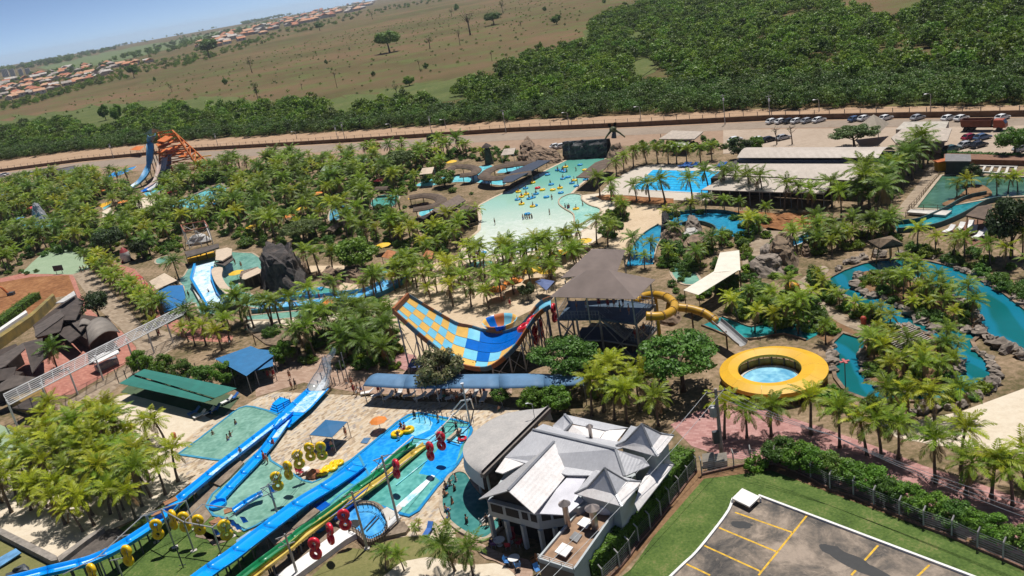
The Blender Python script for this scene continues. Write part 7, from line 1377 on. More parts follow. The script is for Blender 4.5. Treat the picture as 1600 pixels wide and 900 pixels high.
fence('concrete post wire fence between hedge and lawn',K('B7',(830,945),(905,870),(955,810),(995,748),(1050,687),(1100,627),(1140,572),(1185,517),(1225,462),(1265,415)),BRK);fence('concrete post wire fence in front of the clipped tree row',K('B8',(90,430),(240,395),(320,378),(430,378),(515,408),(600,447),(690,500),(800,530),(895,575),(1015,625),(1128,675),(1260,722),(1380,778),(1500,828),(1640,890),(1800,960)),BRK)
p=G1('B8',150,395);t=thing('metal_cabinet','pale slanted lid cabinets beside the electric pole','cabinet',p)
for i,(x0,x1) in enumerate(((95,150),(152,210))):MB().prism(GP('B8',(x0,395),(x1,388),(x1,372),(x0,380)),0,[.8,.8,1.5,1.5]).build('lid_box',M('cabinet_pale',(.48,.42,.34),.6),t)
pb,pt=K1('B8',183,342),K1('B8',155,22);p=G(*pb);h=ZT(pb,pt);t=thing('electric_pole','concrete electric pole with transformer at the pink plaza','electric pole',p);MB().tube([p,p+Vector((0,0,h))],[.26,.17],8).build('pole',M('pole_concrete',(.36,.32,.28),.9),t);MB().bar(p+Vector((-1.2,0,h-.4)),p+Vector((1.2,0,h-.4)),.14).build('crossarm',WOOD,t);MB().lathe([(.42,0),(.42,1.2),(.2,1.3),(0,1.3)],12,p+Vector((-.6,-.3,h-3.2))).build('transformer',M('trafo',(.42,.42,.42),.5),t);MB().box(p+Vector((-.55,-.25,h-6.0)),(.7,.5,1.5)).build('meter_box',STEELD,t)
for k in range(3):MB().lathe([(.05,0),(.09,.1),(.05,.25)],8,p+Vector((-1+k,0,h-.3))).build('insulator',COPEW,t)
for k,(ex,ey,ez) in enumerate(((1640,800,6.5),(1640,812,6.0),(1640,822,5.6))):cable([p+Vector((-1+k,0,h-.2)),G(1300,680,7.0),G(ex,ey,ez)],'overhead wire running right from the electric pole, %s' % ('top','middle','bottom')[k],'overhead_wire',STEELG,.4,.025,'wire')
for k,(ex,ey,ez) in enumerate(((838,900,7),(850,915,7))):cable([p+Vector((-1+2*k,0,h-.2)),G(ex,ey,ez)],'overhead wire crossing the club house roof, %s' % ('upper','lower')[k],'overhead_wire',STEELG,.5,.025,'wire')
lt=G(736,667);h=ZT((736,667),(724,600));t=thing('deck_lamp_pole','tall grey lamp pole behind the curved club house roof','lamp post',lt);MB().tube([lt,lt+Vector((0,0,h))],[.15,.1],8).build('pole',GALV,t);MB().box(lt+Vector((0,0,h)),(.4,.3,.25)).build('lamp_head',LAMPW,t)
q=G1('r8',765,205,5.6);t=thing('roof_lamp','thin lamp standard on the curved roof','lamp',q);MB().tube([q,q+Vector((0,0,2.2)),q+Vector((-.5,0,2.4))],.04,5).build('pole',GALV,t);MB().box(q+Vector((-.6,0,2.4)),(.35,.15,.08)).build('lamp_head',LAMPW,t)
t=thing('loading_frame','white tubular loading frame at the head of the raft pool','frame',G1('r7',880,120))
for a,c in (((800,160,.3),(900,40,3)),((830,180,.3),(990,20,3.4)),((640,365,1.2),(770,240,1.6)),((770,240,1.6),(830,160,1.8)),((900,40,3),(1000,25,3.2)),((1000,25,3.2),(1030,120,.2)),((400,415,1.0),(160,620,1.8)),((160,620,1.8),(0,760,2.2)),((420,400,.5),(400,415,1.0))):MB().tube([G1('r7',*a),G1('r7',*c)],.09,6).build('tube',STEELW,t)
t=thing('queue_rail','row of dark queue posts across the head of the raft pool','railing',G1('r7',600,200));
for x,y in ((480,180),(520,185),(570,190),(625,200),(670,205),(720,215),(770,225),(820,235),(865,245),(910,250),(490,240),(545,250),(600,265),(930,270),(970,260),(1030,250)):q=G1('r7',x,y+12,.2);MB().tube([q,q+Vector((0,0,1.15))],.05,6).build('post',STEELD,t)
MB().tube([G1('r7',420,415,.7),G1('r7',580,435,.7),G1('r7',700,330,.7),G1('r7',755,255,.7),G1('r7',980,270,.7)],.06,6).build('hose',STEELD,t);MB().tube([G1('r7',760,435,.5),G1('r7',890,470,.5)],.07,6).build('rope',STEELD,t)
tag(MB().bar(G1('r7',775,435,.5),G1('r7',895,325,.5),.5,.35).build('pool_divider',COPE),'sandy divider beam in the upper raft pool','beam')
t=thing('single_tube','yellow double tube with riders in the raft pool','inflatable tube',G1('r7',315,350));q=G1('r7',315,350,.45)
for s in (-1,1):MB().torus(q+Vector((s*.75,s*.3,0)),.62,.28,(0,0,1),16,8).build('ring',TUBY,t,smooth=True)
tag(MB().lathe([(.55,.1),(.62,.4),(.4,.55)],14,G1('r7',920,440,.2)).build('red_float',TUBR),'red float against the curved roof edge','float')
tag(MB().prism(GP('r1',(-60,560),(0,590),(415,800),(420,830),(380,838),(0,640),(-60,600)),0,.9).build('grove_wall',M('yard_wall_grey',(.33,.29,.25),.9,.25)),'grey concrete wall closing the sand grove below','wall');tag(MB().prism(GP('r1',(415,800),(640,640),(740,580),(745,595),(600,700),(430,835)),0,.7).build('grove_kerb',M('yard_wall_grey',(.33,.29,.25))),'grey concrete kerb between sand grove and gravel bed','kerb');sheet('gravel_bed',K('r1',(420,830),(600,690),(760,570),(830,560),(900,610),(800,700),(620,790)),.09,ground_mat('dark_gravel',[(.3,(.05,.042,.038)),(.5,(.10,.085,.075)),(.7,(.17,.145,.125))],.6,4))
tag(MB().slab([G1('r1',*p) for p in ((-40,790,.4),(110,705,.6),(150,735,.6),(-10,840,.4))],.15).build('broken_slide',M('faded_blue',(.16,.38,.66),.5,.25,.8)),'faded blue slide piece lying in the yard','slide piece');t=thing('scrap_pump','dark machine scrap lying in the yard corner','machine',G1('r1',140,875));MB().ball(G1('r1',145,860,.5),(.9,.7,.6),9,6,.6,4).build('housing',STEELD,t);MB().box(G1('r1',110,890,.3),(2.0,1.0,.6),.4).build('base',STEELD,t)
for i,(x,y) in enumerate(((820,258),(617,210))):q=G1('B5',x,y);t=thing('orange_bin','orange litter bin on the sand, %s' % ('right of the palm grove','inside the palm grove')[i],'bin',q);MB().lathe([(.32,0),(.36,.9),(.3,1.0),(.0,1.05)],12,q).build('bin_body',M('bin_orange',(.55,.17,.04),.6),t)
# ================================================================== palms, trees, hedges
PL=[] # (base pixel, height, kind, label, group)
def zone(poly,sp,h,kinds,label,group,cuts=(),seed=5,mx=999):
    q=fill(poly,sp,np.random.default_rng(seed),0,cuts)
    if len(q)>mx:q=q[np.random.default_rng(seed).permutation(len(q))[:mx]]
    for x,y,_ in q:PL.append((Vector((x,y,.02)),h*random.uniform(.78,1.2),random.choice(kinds),label,group))
def spots(c,pts,h,kinds,label,group):
    for i,(x,y) in enumerate(sorted(pts)):PL.append((G1(c,x,y,.02),h*random.uniform(.9,1.12),random.choice(kinds),label+(', %s from the left' % nth[i] if len(pts)>2 else ''),group))
zone(K('B5',(0,560),(30,430),(130,340),(250,330),(330,250),(460,215),(560,225),(640,270),(680,360),(720,470),(760,530),(680,590),(620,640),(540,675),(410,735),(300,660),(160,610),(60,610)),2.65,6.4,'yyg','yellow green palm of the sand grove at the lower left','palms of the sand grove')
spots('B5',((228,245),(278,195),(695,268),(777,272),(836,458),(776,520),(640,640),(525,200),(600,330),(10,560)),6.3,'y','slim palm standing free at the edge of the sand grove','palms at the grove edge')
for i in range(14):spots('B1',((560+i*32,75+i*27),(640+i*31,60+i*27)),6.0,'yg','palm of the double row along the paved promenade','palms along the promenade')
CUT=[K('A5',(90,650),(110,590),(230,540),(345,560),(350,640)),K('t8',(480,880),(540,820),(830,725),(1050,640),(1130,690),(1100,790),(900,900)),K('t8',(200,690),(330,560),(420,400),(600,400),(540,660),(560,800),(300,920),(230,830)),K('A6',(440,610),(450,490),(590,470),(610,520)),K('A6',(700,510),(740,415),(900,405),(900,510)),K('A6',(930,540),(950,400),(1200,400),(1320,420),(1420,500),(1430,640),(1200,690),(1000,680)),K('A6',(980,400),(1150,280),(1200,210),(1500,200),(1700,190),(1700,400),(1450,450),(1300,400)),
       K('t4',(180,380),(420,240),(500,30),(760,0),(920,130),(1200,140),(1250,560),(1400,600),(1200,720),(640,750),(480,650),(300,740),(230,540)),K('A5',(600,520),(640,440),(720,440),(740,610),(640,620)),K('B2',(100,300),(140,180),(60,0),(250,0),(520,60),(720,80),(880,130),(700,290),(400,420),(-60,420)),K('A5',(100,900),(160,820),(470,780),(560,900)),K('A5',(740,740),(830,740),(830,870),(760,870))]
zone([(-20,296),(60,284),(130,275),(215,288),(300,282),(345,262),(440,252),(560,244),(700,238),(770,248),(720,275),(735,310),(650,330),(650,365),(590,385),(520,400),(480,385),(400,378),(345,372),(300,365),(245,402),(205,398),(130,402),(60,425),(-20,432)],3.9,7.2,'ggdgy','coconut palm in the dense palm belt of the far park','palms of the far belt',CUT,8,520)
zone(K('P',(560,486),(590,455),(630,425),(735,412),(800,402),(860,398),(935,400),(905,430),(870,448),(830,466),(770,486),(740,492),(660,470),(620,455)),3.5,6.0,'gyg','palm on the sand strip behind the checkered slide','palms behind the checkered slide',[K('t1',(600,400),(880,260),(1200,260),(1300,420),(900,470))],3,62)
zone(K('A6',(820,720),(900,640),(1000,690),(1180,690),(1300,650),(1290,740),(1180,830),(1090,850),(1040,760),(900,730)),3.6,6.2,'gyg','palm below the dark hall beside the wave pool','palms of the dark hall',seed=3);spots('A6',((1270,640),(1340,620),(1390,590),(1310,600)),5.5,'yg','palm against the wave pool side of the dark hall','palms at the hall side');zone(K('P',(455,560),(480,530),(520,505),(590,500),(620,530),(640,575),(600,588),(540,572)),3.6,7.0,'dgd','dark palm in the thick cluster left of the checkered slide','palms of the dark cluster',[K('P',(490,600),(500,545),(535,545),(525,600))],4,26)
zone(K('A7',(640,700),(700,620),(740,520),(650,450),(600,500),(580,640)),4.2,5.2,'gy','palm on the strip between beach and lap pool','palms by the beach')
spots('A7',((760,245),(840,224),(912,224),(978,224),(1030,224),(1093,224),(1180,222),(1250,205),(700,270),(655,300)),7,'g','palm in the line behind the lap pool','palms behind the lap pool');spots('A7',((550,425),(620,440),(780,455),(862,458),(958,466),(1128,448),(1232,405),(1330,428),(1410,424),(1490,450),(1570,482)),7.2,'g','palm in the line before the lap pool and the hall','palms before the lap pool')
spots('A7',((960,605),(1040,590),(1120,545),(1213,535),(1330,535),(1418,552),(1500,645),(1545,665),(1480,690),(1590,580)),5.2,'gy','palm around the loop channel','palms round the loop channel');spots('A7',((1260,775),(1310,740),(1180,850),(1150,880),(1040,700),(870,820),(830,880),(780,800),(740,860),(980,850)),4.8,'gdg','palm in the rock garden of the loop channel','palms of the rock garden')
spots('A7',((440,740),(530,720),(600,740),(250,800),(370,770),(60,850),(100,860),(180,830),(300,850),(330,800)),5.8,'g','palm between the wave pool beach and the slide tower','palms below the beach')
spots('A8',((105,510),(182,514),(278,520),(400,500)),7.4,'g','palm in front of the hall veranda','palms of the veranda');zone(K('A8',(380,560),(560,570),(700,560),(830,440),(930,310),(1030,250),(1070,205),(980,190),(800,330),(640,440),(480,520)),3.1,8.6,'ddg','big palm in the thick row from hall to lagoon','palms of the lagoon row',seed=6)
spots('A8',((220,690),(295,662),(140,715),(480,705),(640,690),(745,710),(320,765),(430,765),(520,745),(400,700),(560,720),(700,690)),5,'gdy','palm in the bed above the winding river','palms above the river');zone(K('A8',(130,770),(330,670),(560,650),(820,645),(840,715),(600,740),(470,800),(280,830)),3.4,5.0,'gdy','palm in the dense bed between hall and winding river','palms of the dense bed',seed=11);spots('A8',((935,772),(1045,792),(1160,812),(1225,832),(1180,435),(1240,430),(1430,425),(1500,410),(1560,400)),5.4,'gy','palm on the lagoon and river bank','palms of the lagoon bank');zone(K('A8',(1260,870),(1380,820),(1560,800),(1650,830),(1650,990),(1500,930),(1350,900)),3.6,5.2,'yg','palm on the outer bank at the right edge','palms of the right bank',seed=7)
PERG=K('B4',(720,510),(890,440),(1060,560),(860,660));zone(ISA,2.7,4.6,'gyg','palm on the upper river island','palms of the upper island',[K('B4',(560,200),(560,60),(840,60),(840,180))],seed=2);zone(ISB,2.4,4.5,'gyg','palm on the lower river island','palms of the lower island',[PERG],seed=2)
zone(K('B4',(-140,430),(-100,330),(0,310),(60,400),(190,430),(280,350),(400,420),(380,600),(300,560),(100,530)),4.0,5.2,'gyg','palm between yellow ring roof and river','palms by the ring roof',[K('B4',(-400,560),(-300,440),(0,480),(300,600),(360,800))],seed=9);spots('t3',((655,310),(740,225),(770,382),(905,388),(1060,372),(1000,190),(1140,255),(600,245),(830,300),(960,290)),4.8,'gyg','palm on the bed between white sail and ring roof','palms below the white sail');spots('B4',((320,190),(350,240),(420,300),(50,490),(190,490),(450,330),(560,380),(640,410),(700,400),(160,300),(700,440)),3.6,'gy','low palm along the river path','palms of the river path')
spots('B8',((195,255),(300,250),(415,245),(600,238),(735,298),(862,335),(1010,350),(1185,465),(1305,400),(1325,515),(1445,530),(1545,570),(1600,490),(1060,190),(1180,190),(1300,165),(990,150),(930,345)),6.2,'yg','palm on the pink plaza behind the clipped tree row','palms of the pink plaza');spots('B7',((775,148),(880,168),(940,185),(1087,198),(830,130),(1000,130)),6,'yg','palm behind the club house','palms behind the club house');spots('B3',((610,880),(720,890),(560,840),(860,890),(660,820)),5.6,'y','palm at the foot of the slide tower','palms at the tower foot')
spots('t4',((452,440),(580,880),(770,880),(900,880),(1000,800),(1275,835),(1110,860),(1050,800),(840,860)),7,'gd','palm beside the white pergola and the pools','palms by the pools');spots('B2',((100,432),(362,372),(505,316),(690,285),(790,245),(480,95),(400,120),(340,110),(980,160),(900,200),(230,450),(160,450)),7,'g','palm around the long wave channel','palms round the wave channel');spots('B1',((1290,560),(1220,560),(1390,590),(1440,540),(1180,540),(990,500)),6,'yg','palm behind the clipped trees of the green canopy','palms behind the green canopy')
spots('t5',((390,640),),8,'d','big bushy palm between dark roofs and white pergola','palms of the restaurant');spots('B5',((165,900),(330,850)),.1,'y','x','x') if False else None
spots('r4',((400,860),(560,900)),5.5,'d','bushy palm on the white terrace at the lower edge','palms of the terrace');spots('r3',((920,850),(1080,860)),3.6,'gd','feathery palm on the dry lawn','palms of the dry lawn');spots('r3',((1190,545),),1.8,'g','tiny palm beside the blue lounger','tiny palms');spots('r4',((345,540),),2.4,'g','small palm at the corner of the crescent pool','tiny palms of the pool');spots('B6',((1020,900),),1.6,'y','tiny palm on the deck behind the spa','tiny palms of the deck')
PL=[p for p in PL if p[1]>.3];PL.sort(key=lambda p:(p[0].xy.length/p[1]))
for p,h,k,lb,g in PL[:325]:palm(p,h,lb,g,k,g in ('palms at the grove edge','palms of the pink plaza','palms of the terrace','palms of the dry lawn'))
rest=PL[325:];pr=[]
for k in 'gyd':
    for cm,tm,_ in PALMS[k][:2]:
        a=np.zeros(len(cm.vertices)*3);cm.vertices.foreach_get('co',a);mb=MB();mb.v=[tuple(v.co) for v in tm.vertices]+[tuple(v) for v in a.reshape(-1,3)];n0=len(tm.vertices);mb.f=[tuple(p.vertices) for p in tm.polygons]+[tuple(i+n0 for i in p.vertices) for p in cm.polygons];mb.mi=[1]*len(tm.polygons)+[2*p.material_index for p in cm.polygons];pr.append(mb.data('palm_source',[cm.materials[0],PBARK,PDEAD]))
if rest:scatter('palm_belt',[tuple(p[0]) for p in rest],[random.uniform(0,6.28) for _ in rest],[p[1]/6 for p in rest],[{'g':0,'y':2,'d':4}[p[2]]+random.randint(0,1) for p in rest],pr,'far belt of palms merging behind the pools','palms')
US=[TREES['shrub'][i][0] for i in range(3)];u2=[]
for m_ in (PALMG,LEAFB):c2=US[0].copy();c2.materials[0]=m_;US.append(c2)
rg=np.random.default_rng(12)
far=[(-20,310),(130,288),(300,288),(440,258),(700,242),(760,252),(735,312),(650,365),(520,402),(345,375),(245,405),(60,428),(-20,435)]
up=[fill(far,2.9,rg,0,CUT),fill(K('A6',(820,740),(1000,690),(1290,680),(1180,830),(1040,800)),2.4,rg),fill(ISA,2.3,rg),fill(ISB,2.3,rg,0,[PERG]),fill(K('B4',(-100,420),(0,320),(240,270),(420,400),(400,560),(300,520),(100,470)),2.0,rg),fill(K('A7',(880,860),(1000,760),(1280,780),(1300,900),(1000,900)),2.2,rg),fill(K('A8',(150,760),(330,680),(820,640),(840,720),(600,740),(450,800),(280,830)),2.4,rg),fill(K('A8',(860,740),(1250,800),(1600,860),(1600,900),(1250,850),(900,790)),1.8,rg),fill(K('P',(455,565),(520,505),(600,500),(640,575),(560,580)),2.4,rg),fill(K('B4',(280,90),(420,250),(560,330),(700,395),(650,440),(380,310),(280,180)),1.5,rg),fill(K('B4',(900,-30),(1300,60),(1640,220),(1640,340),(1450,215),(1200,85)),1.7,rg),fill(K('B8',(800,85),(1100,112),(1400,25),(1420,60),(1100,150),(850,125)),1.3,rg),fill(K('t3',(560,160),(760,100),(960,150),(1180,260),(1160,330),(900,330),(700,320),(600,290)),2.0,rg),fill(K('A7',(600,520),(740,470),(720,620),(640,700),(560,660)),2.2,rg),fill(K('A7',(1290,540),(1600,560),(1600,620),(1460,700),(1420,600)),2.4,rg),fill(K('B3',(500,900),(560,800),(900,820),(900,900)),2.0,rg),fill(K('P',(1040,330),(1130,330),(1200,360),(1250,420),(1200,460),(1050,470),(1030,420)),2.6,rg,0,[K('A7',(820,700),(900,620),(1080,540),(1400,540),(1420,680),(1000,660)),K('A7',(1280,770),(1440,750),(1440,900),(1060,1000))]),fill(K('P',(590,240),(780,232),(860,245),(780,255)),3,rg),fill(K('P',(985,225),(1150,215),(1180,232),(1000,240)),3,rg)]
q=np.concatenate(up);q=q[rg.random(len(q))<.85];n_=len(q);scatter('undergrowth',q,rg.uniform(0,6.28,n_),rg.uniform(.45,1.15,n_),rg.integers(0,5,n_),US,'low green planting under the palms','plants')
FLOW=leaf_mat('blossom_leaf',(.09,.15,.035),(.30,.25,.14),.1,.3,2.5);FLAME=leaf_mat('flame_leaf',(.12,.10,.02),(.38,.12,.02),.1,.3,1.5);DKL=leaf_mat('dark_leaf',(.03,.055,.016),(.07,.11,.03),.2,.25)
for k,x,y,w,h,lb,mt in (('dense',560,424,84,56,'large round bright green tree behind the volcano rocks',LEAFB),('dense',638,428,50,42,'smaller round green tree by the orange tiled huts',None),('dense',695,292,44,26,'light green round tree beside the ring pool',None),('acacia',476,378,74,34,'grey green feathery tree left of the round tree',None),('acacia',626,274,58,38,'feathery tree in the palm belt by the road',None),('broad',587,242,28,20,'orange flowering tree at the far palm belt',FLAME),('broad',486,262,40,16,'bright green spreading tree among the far palms',LEAFB),('broad',680,232,26,26,'dark palm shaded tree left of the stone lantern',DKL),
                              ('acacia',890,600,118,72,'broad feathery tree in front of the slide tower',LEAF),('acacia',1068,612,142,92,'large feathery tree left of the yellow ring roof',LEAF),('broad',695,620,86,80,'pink flowering tree in front of the checkered slide',FLOW),('broad',785,634,38,34,'small round tree at the end of the blue awning',None),('dense',835,640,56,40,'dense bush behind the curved roof, left one',None),('dense',872,642,62,42,'dense bush behind the curved roof, right one',None),('shrub',1302,634,54,34,'round dense bush at the river beside the ring roof',LEAFB),
                              ('dense',226,584,46,40,'clipped leafy tree behind the green canopy, first from left',None),('dense',258,592,46,40,'clipped leafy tree behind the green canopy, second from left',None),('dense',290,598,44,38,'clipped leafy tree behind the green canopy, third from left',LEAF),('dense',322,602,42,36,'clipped leafy tree behind the green canopy, fourth from left',LEAF),('dense',354,603,46,40,'clipped leafy tree behind the green canopy, last on the right',None),('broad',156,500,52,46,'dark green round tree by the promenade',DKL),
                              ('dense',318,290,40,22,'clipped bright hedge tree above the splash pool, left',LEAFB),('dense',340,284,40,22,'clipped bright hedge tree above the splash pool, right',LEAFB),('broad',176,398,54,44,'dark tree among the palms near the rocket',DKL),('broad',225,405,40,34,'dark tree behind the cream sail',DKL),('broad',430,545,34,40,'small tree on the brown plaza left of the clear ramp',None),('dense',445,570,46,40,'round bush beside the blue awning on the plaza',None),('dense',412,582,26,22,'small bush at the corner of the blue awning',LEAFB),('shrub',385,385,30,14,'clipped dark bush behind the bar roof',None),('broad',826,470,30,30,'little tree beside the lilac awning',DKL),
                              ('acacia',1335,232,78,36,'wide feathery tree behind the hall roof',ACAC),('broad',1585,246,62,48,'bright green tree at the right edge of the car park',LEAFB),('broad',1580,405,84,100,'big dark tree at the right edge beside the terrace',DKL),('dense',1158,248,40,34,'dark bush between palms and car park',DKL),('dense',1182,240,30,28,'second dark bush beside the car park',None),('bare',1214,226,20,28,'bare tree in the car park, left one',None),('bare',1238,226,20,30,'bare tree in the car park, right one',None),('broad',1518,290,34,34,'leafy tree beside the pump house of the lagoon',DKL),('shrub',1180,735,40,26,'bright shrub at the corner of the wire fence',LEAFB),('broad',1110,240,14,12,'small shrub by the pale pavilion',None)):tree(k,(x,y),w,h,lb,mat=mt)
for i,(x,y) in enumerate(((455,372),(540,398),(625,420),(710,448),(800,482),(890,512),(980,556),(1070,596),(1160,630),(1260,668),(1360,706),(1460,742),(1560,780),(1660,820))):tree('dense',K1('B8',x,y),62,46,'clipped tree of the row along the wire fence, %s from its left end' % nth[i],'clipped tree row',mat=LEAFB if i % 3 else LEAF)
def hedge(label,px,w,h,m,dens=70,s=.10):
    P=[G(*p) for p in px];rg=np.random.default_rng(len(label));C=[];N=[]
    for a,b in zip(P,P[1:]):
        L=(b-a).length;d=(b-a)/L;s_=Vector((-d.y,d.x,0));n=int(L*(w+2*h)*dens)
        for _ in range(n):
            u=rg.uniform(0,L);v=rg.uniform(0,w+2*h);bulge=.18*mnoise.noise((a+d*u)*.9)
            if v<h:o,z,nn=-w/2,v,-s_
            elif v<h+w:o,z,nn=v-h-w/2,h,Vector((0,0,1))
            else:o,z,nn=w/2,v-h-w,s_
            q=a+d*u+s_*(o*(1+bulge))+Vector((0,0,z*(1+bulge)))-nn*rg.uniform(0,.2);C.append(q);N.append(nn)
    Q=leaf_quads(np.array(C),np.array(N,float),s,rg);t=thing('hedge',label,'hedge',P[0]);me=quads_mesh('foliage',Q-np.array(P[0]),m);o=bpy.data.objects.new('foliage',me);COL.objects.link(o);o.parent=t
    mb=MB()
    for a,b in zip(P,P[1:]):mb.bar(a+Vector((0,0,h*.45)),b+Vector((0,0,h*.45)),w*.8,h*.85)
    mb.build('core',M('hedge_core',(.02,.035,.01),1),t)
hedge('bright clipped hedge between club house and lawn fence',K('B7',(740,935),(800,870),(900,770),(1000,655),(1090,550),(1170,450),(1225,395)),2.3,2.9,LEAFB,120,.11);hedge('bright clipped hedge beside the red soil lot',K('t5',(-60,390),(60,300),(160,220),(250,160)),2.6,1.8,LEAFB);hedge('dark low hedge along the front of the car park',K('A8',(1090,180),(1300,190),(1640,205)),1.6,1.4,LEAF,25,.2)
# ================================================================== bathers
def skin_mesh(J,E,R,name):
    me=bpy.data.meshes.new(name);me.from_pydata(J,E,[]);o=bpy.data.objects.new(name,me);COL.objects.link(o);o.modifiers.new('s','SKIN');o.modifiers.new('u','SUBSURF').levels=1;o.modifiers['s'].use_smooth_shade=True
    for v,r in zip(me.skin_vertices[0].data,R):v.radius=(r,r*.85)
    me.skin_vertices[0].data[0].use_root=True;dg=bpy.context.evaluated_depsgraph_get();out=bpy.data.meshes.new_from_object(o.evaluated_get(dg));bpy.data.objects.remove(o);return out
EDG=[(0,1),(1,2),(2,3),(3,4),(2,5),(5,6),(6,7),(2,8),(8,9),(9,10),(0,11),(11,12),(12,13),(13,14),(0,15),(15,16),(16,17),(17,18)]
RAD=[.15,.135,.15,.06,.105,.06,.045,.035,.06,.045,.035,.095,.07,.045,.04,.095,.07,.045,.04]
def pose(pel,arms,legs,lean=0):
    p=Vector(pel);J=[p,p+Vector((0,lean*.5,.25)),p+Vector((0,lean,.48)),p+Vector((0,lean,.60)),p+Vector((0,lean-.02,.74))]
    for s,(el,ha) in zip((-1,1),arms):sh=J[2]+Vector((s*.19,0,-.02));J+=[sh,sh+Vector((s*el[0],el[1],el[2])),sh+Vector((s*ha[0],ha[1],ha[2]))]
    for s,(kn,an) in zip((-1,1),legs):hp=p+Vector((s*.1,0,-.06));a=hp+Vector((s*an[0],an[1],an[2]));J+=[hp,hp+Vector((s*kn[0],kn[1],kn[2])),a,a+Vector((0,-.16,-.03))]
    return [tuple(j) for j in J]
DN=((.06,0,-.3),(.08,-.06,-.55));UPA=((.2,-.1,.1),(.25,-.2,.36));FWD=((.1,-.15,-.2),(.12,-.4,-.15));ST=((.03,0,-.42),(.04,0,-.83));WK1,WK2=((.02,-.16,-.4),(.03,-.1,-.82)),((.02,.1,-.41),(.03,.3,-.78));SIT=((.06,-.42,.02),(.06,-.5,-.4))
POSES={'stand':pose((0,0,.92),(DN,DN),(ST,ST)),'walk':pose((0,0,.92),(DN,FWD),(WK1,WK2),-.03),'wave':pose((0,0,.92),(UPA,DN),(ST,ST)),'sit':pose((0,0,.16),(FWD,DN),(SIT,SIT),.08)}
SK=[M('skin_%d' % i,c,.55,.05) for i,c in enumerate(((.42,.23,.15),(.30,.15,.09),(.50,.30,.21)))];HAIR=M('hair_dark',(.02,.014,.01),.6);CLO={k:M('cloth_'+k,c,.7,.1) for k,c in dict(blue=(.03,.09,.35),red=(.4,.03,.04),black=(.02,.02,.025),green=(.03,.2,.12),orange=(.6,.2,.03),white=(.65,.65,.63)).items()}
BOD={}
for k,J in POSES.items():
    b_=skin_mesh(J,EDG,RAD,'body');bl=[]
    for s_ in SK:c2=b_.copy();c2.materials.clear();c2.materials.append(s_);bl.append(c2)
    h=Vector(J[4]);hm=MB().ball(h+Vector((0,.02,.03)),(.105,.115,.12),9,6).data('hair',HAIR,smooth=True);cl={}
    for n_,m_ in CLO.items():
        mb=MB();mb.tube([Vector(J[0])+Vector((0,0,.1)),Vector(J[0])-Vector((0,0,.1))],[.165,.185],10)
        for a,c in ((11,12),(15,16)):mb.tube([Vector(J[a])+Vector((0,0,.04)),Vector(J[a]).lerp(Vector(J[c]),.6)],[.125,.11],8)
        if n_ in ('red','black'):mb.tube([Vector(J[1])-Vector((0,0,.12)),Vector(J[2])+Vector((0,0,-.06))],[.155,.17],10)
        cl[n_]=mb.data('swimwear',m_,smooth=True)
    BOD[k]=(bl,hm,cl)
NPP=[0]
def person(p,k,label,group=None,rz=None,s=None):
    bl,hm,cl=BOD[k];t=thing('person',label,'person',p,group);t.rotation_euler[2]=random.uniform(0,6.28) if rz is None else rz;NPP[0]+=1;s=s or random.uniform(.92,1.08);t.scale=(s,s,s)
    for nm,me in (('body',random.choice(bl)),('hair',hm),('swimwear',random.choice(list(cl.values())))):o=bpy.data.objects.new(nm,me);COL.objects.link(o);o.parent=t
def crowd(c,pts,k,label,group,z=0):
    for i,(x,y) in enumerate(sorted(pts)):person(G1(c,x,y,z),random.choice(k),label+(', %s from the left' % nth[i] if len(pts)>1 else ''),group)
W2=('stand','wave')
crowd('r5',((625,400),(582,508),(558,540),(425,490)),W2,'bather standing in the green pool left of the forked slide','bathers in the green pool',-.75)
crowd('r5',((655,612),(938,525)),('sit',),'rider sitting in the azure slides','slide riders',.85);crowd('r5',((870,690),(895,700)),('stand',),'person in dark swimwear standing where deck and slide meet','people at the deck corner',.1)
crowd('r7',((300,310),(335,325)),('sit',),'rider sitting on the yellow tube in the raft pool','riders on the yellow tube',.65);crowd('r7',((285,455),(445,235),(682,275),(735,395),(862,345),(892,445)),W2,'person wading in the blue raft pool','people in the raft pool',-.15);crowd('r6',((645,540),(780,400)),('stand',),'person standing by the blue tent','people at the blue tent',.08)
crowd('r4',((420,110),(370,150),(408,195),(388,310),(515,480)),W2,'bather standing in the crescent pool of the club house','bathers in the crescent pool',-.55);crowd('r4',((322,125),(312,190),(325,325),(350,395)),('sit',),'person sitting on the rim of the crescent pool','people on the pool rim',.3);crowd('r4',((690,470),(810,500)),('stand',),'person in the shade at the club house columns','people at the club house',.1)
crowd('B2',((226,830),(250,825),(600,810),(572,822),(615,860),(632,878),(662,860),(640,850),(100,770),(80,765),(115,760),(215,770)),('walk','stand'),'person walking on the brown plaza','people on the brown plaza',.06);crowd('B6',((880,70),(770,60),(960,80),(1180,100),(1230,105),(1260,110),(1410,80),(1430,70),(1340,95),(1350,110),(1520,165),(1160,60),(1290,60)),('stand','sit','walk'),'person in the shade of the long blue awning','people under the long awning',.08)
crowd('B1',((510,100),(530,98),(1000,500),(1440,560),(1030,420),(1560,470),(1540,480)),('walk',),'person walking on the promenade side','people on the promenade',.08);crowd('B2',((205,280),(225,275),(250,265),(300,270),(330,265),(400,275),(430,265),(135,320),(260,350),(290,390),(310,380),(395,350),(410,345),(405,360),(480,370),(500,360),(385,130),(405,130)),W2+('sit',),'bather around the long wave channel','bathers at the wave channel',-.05)
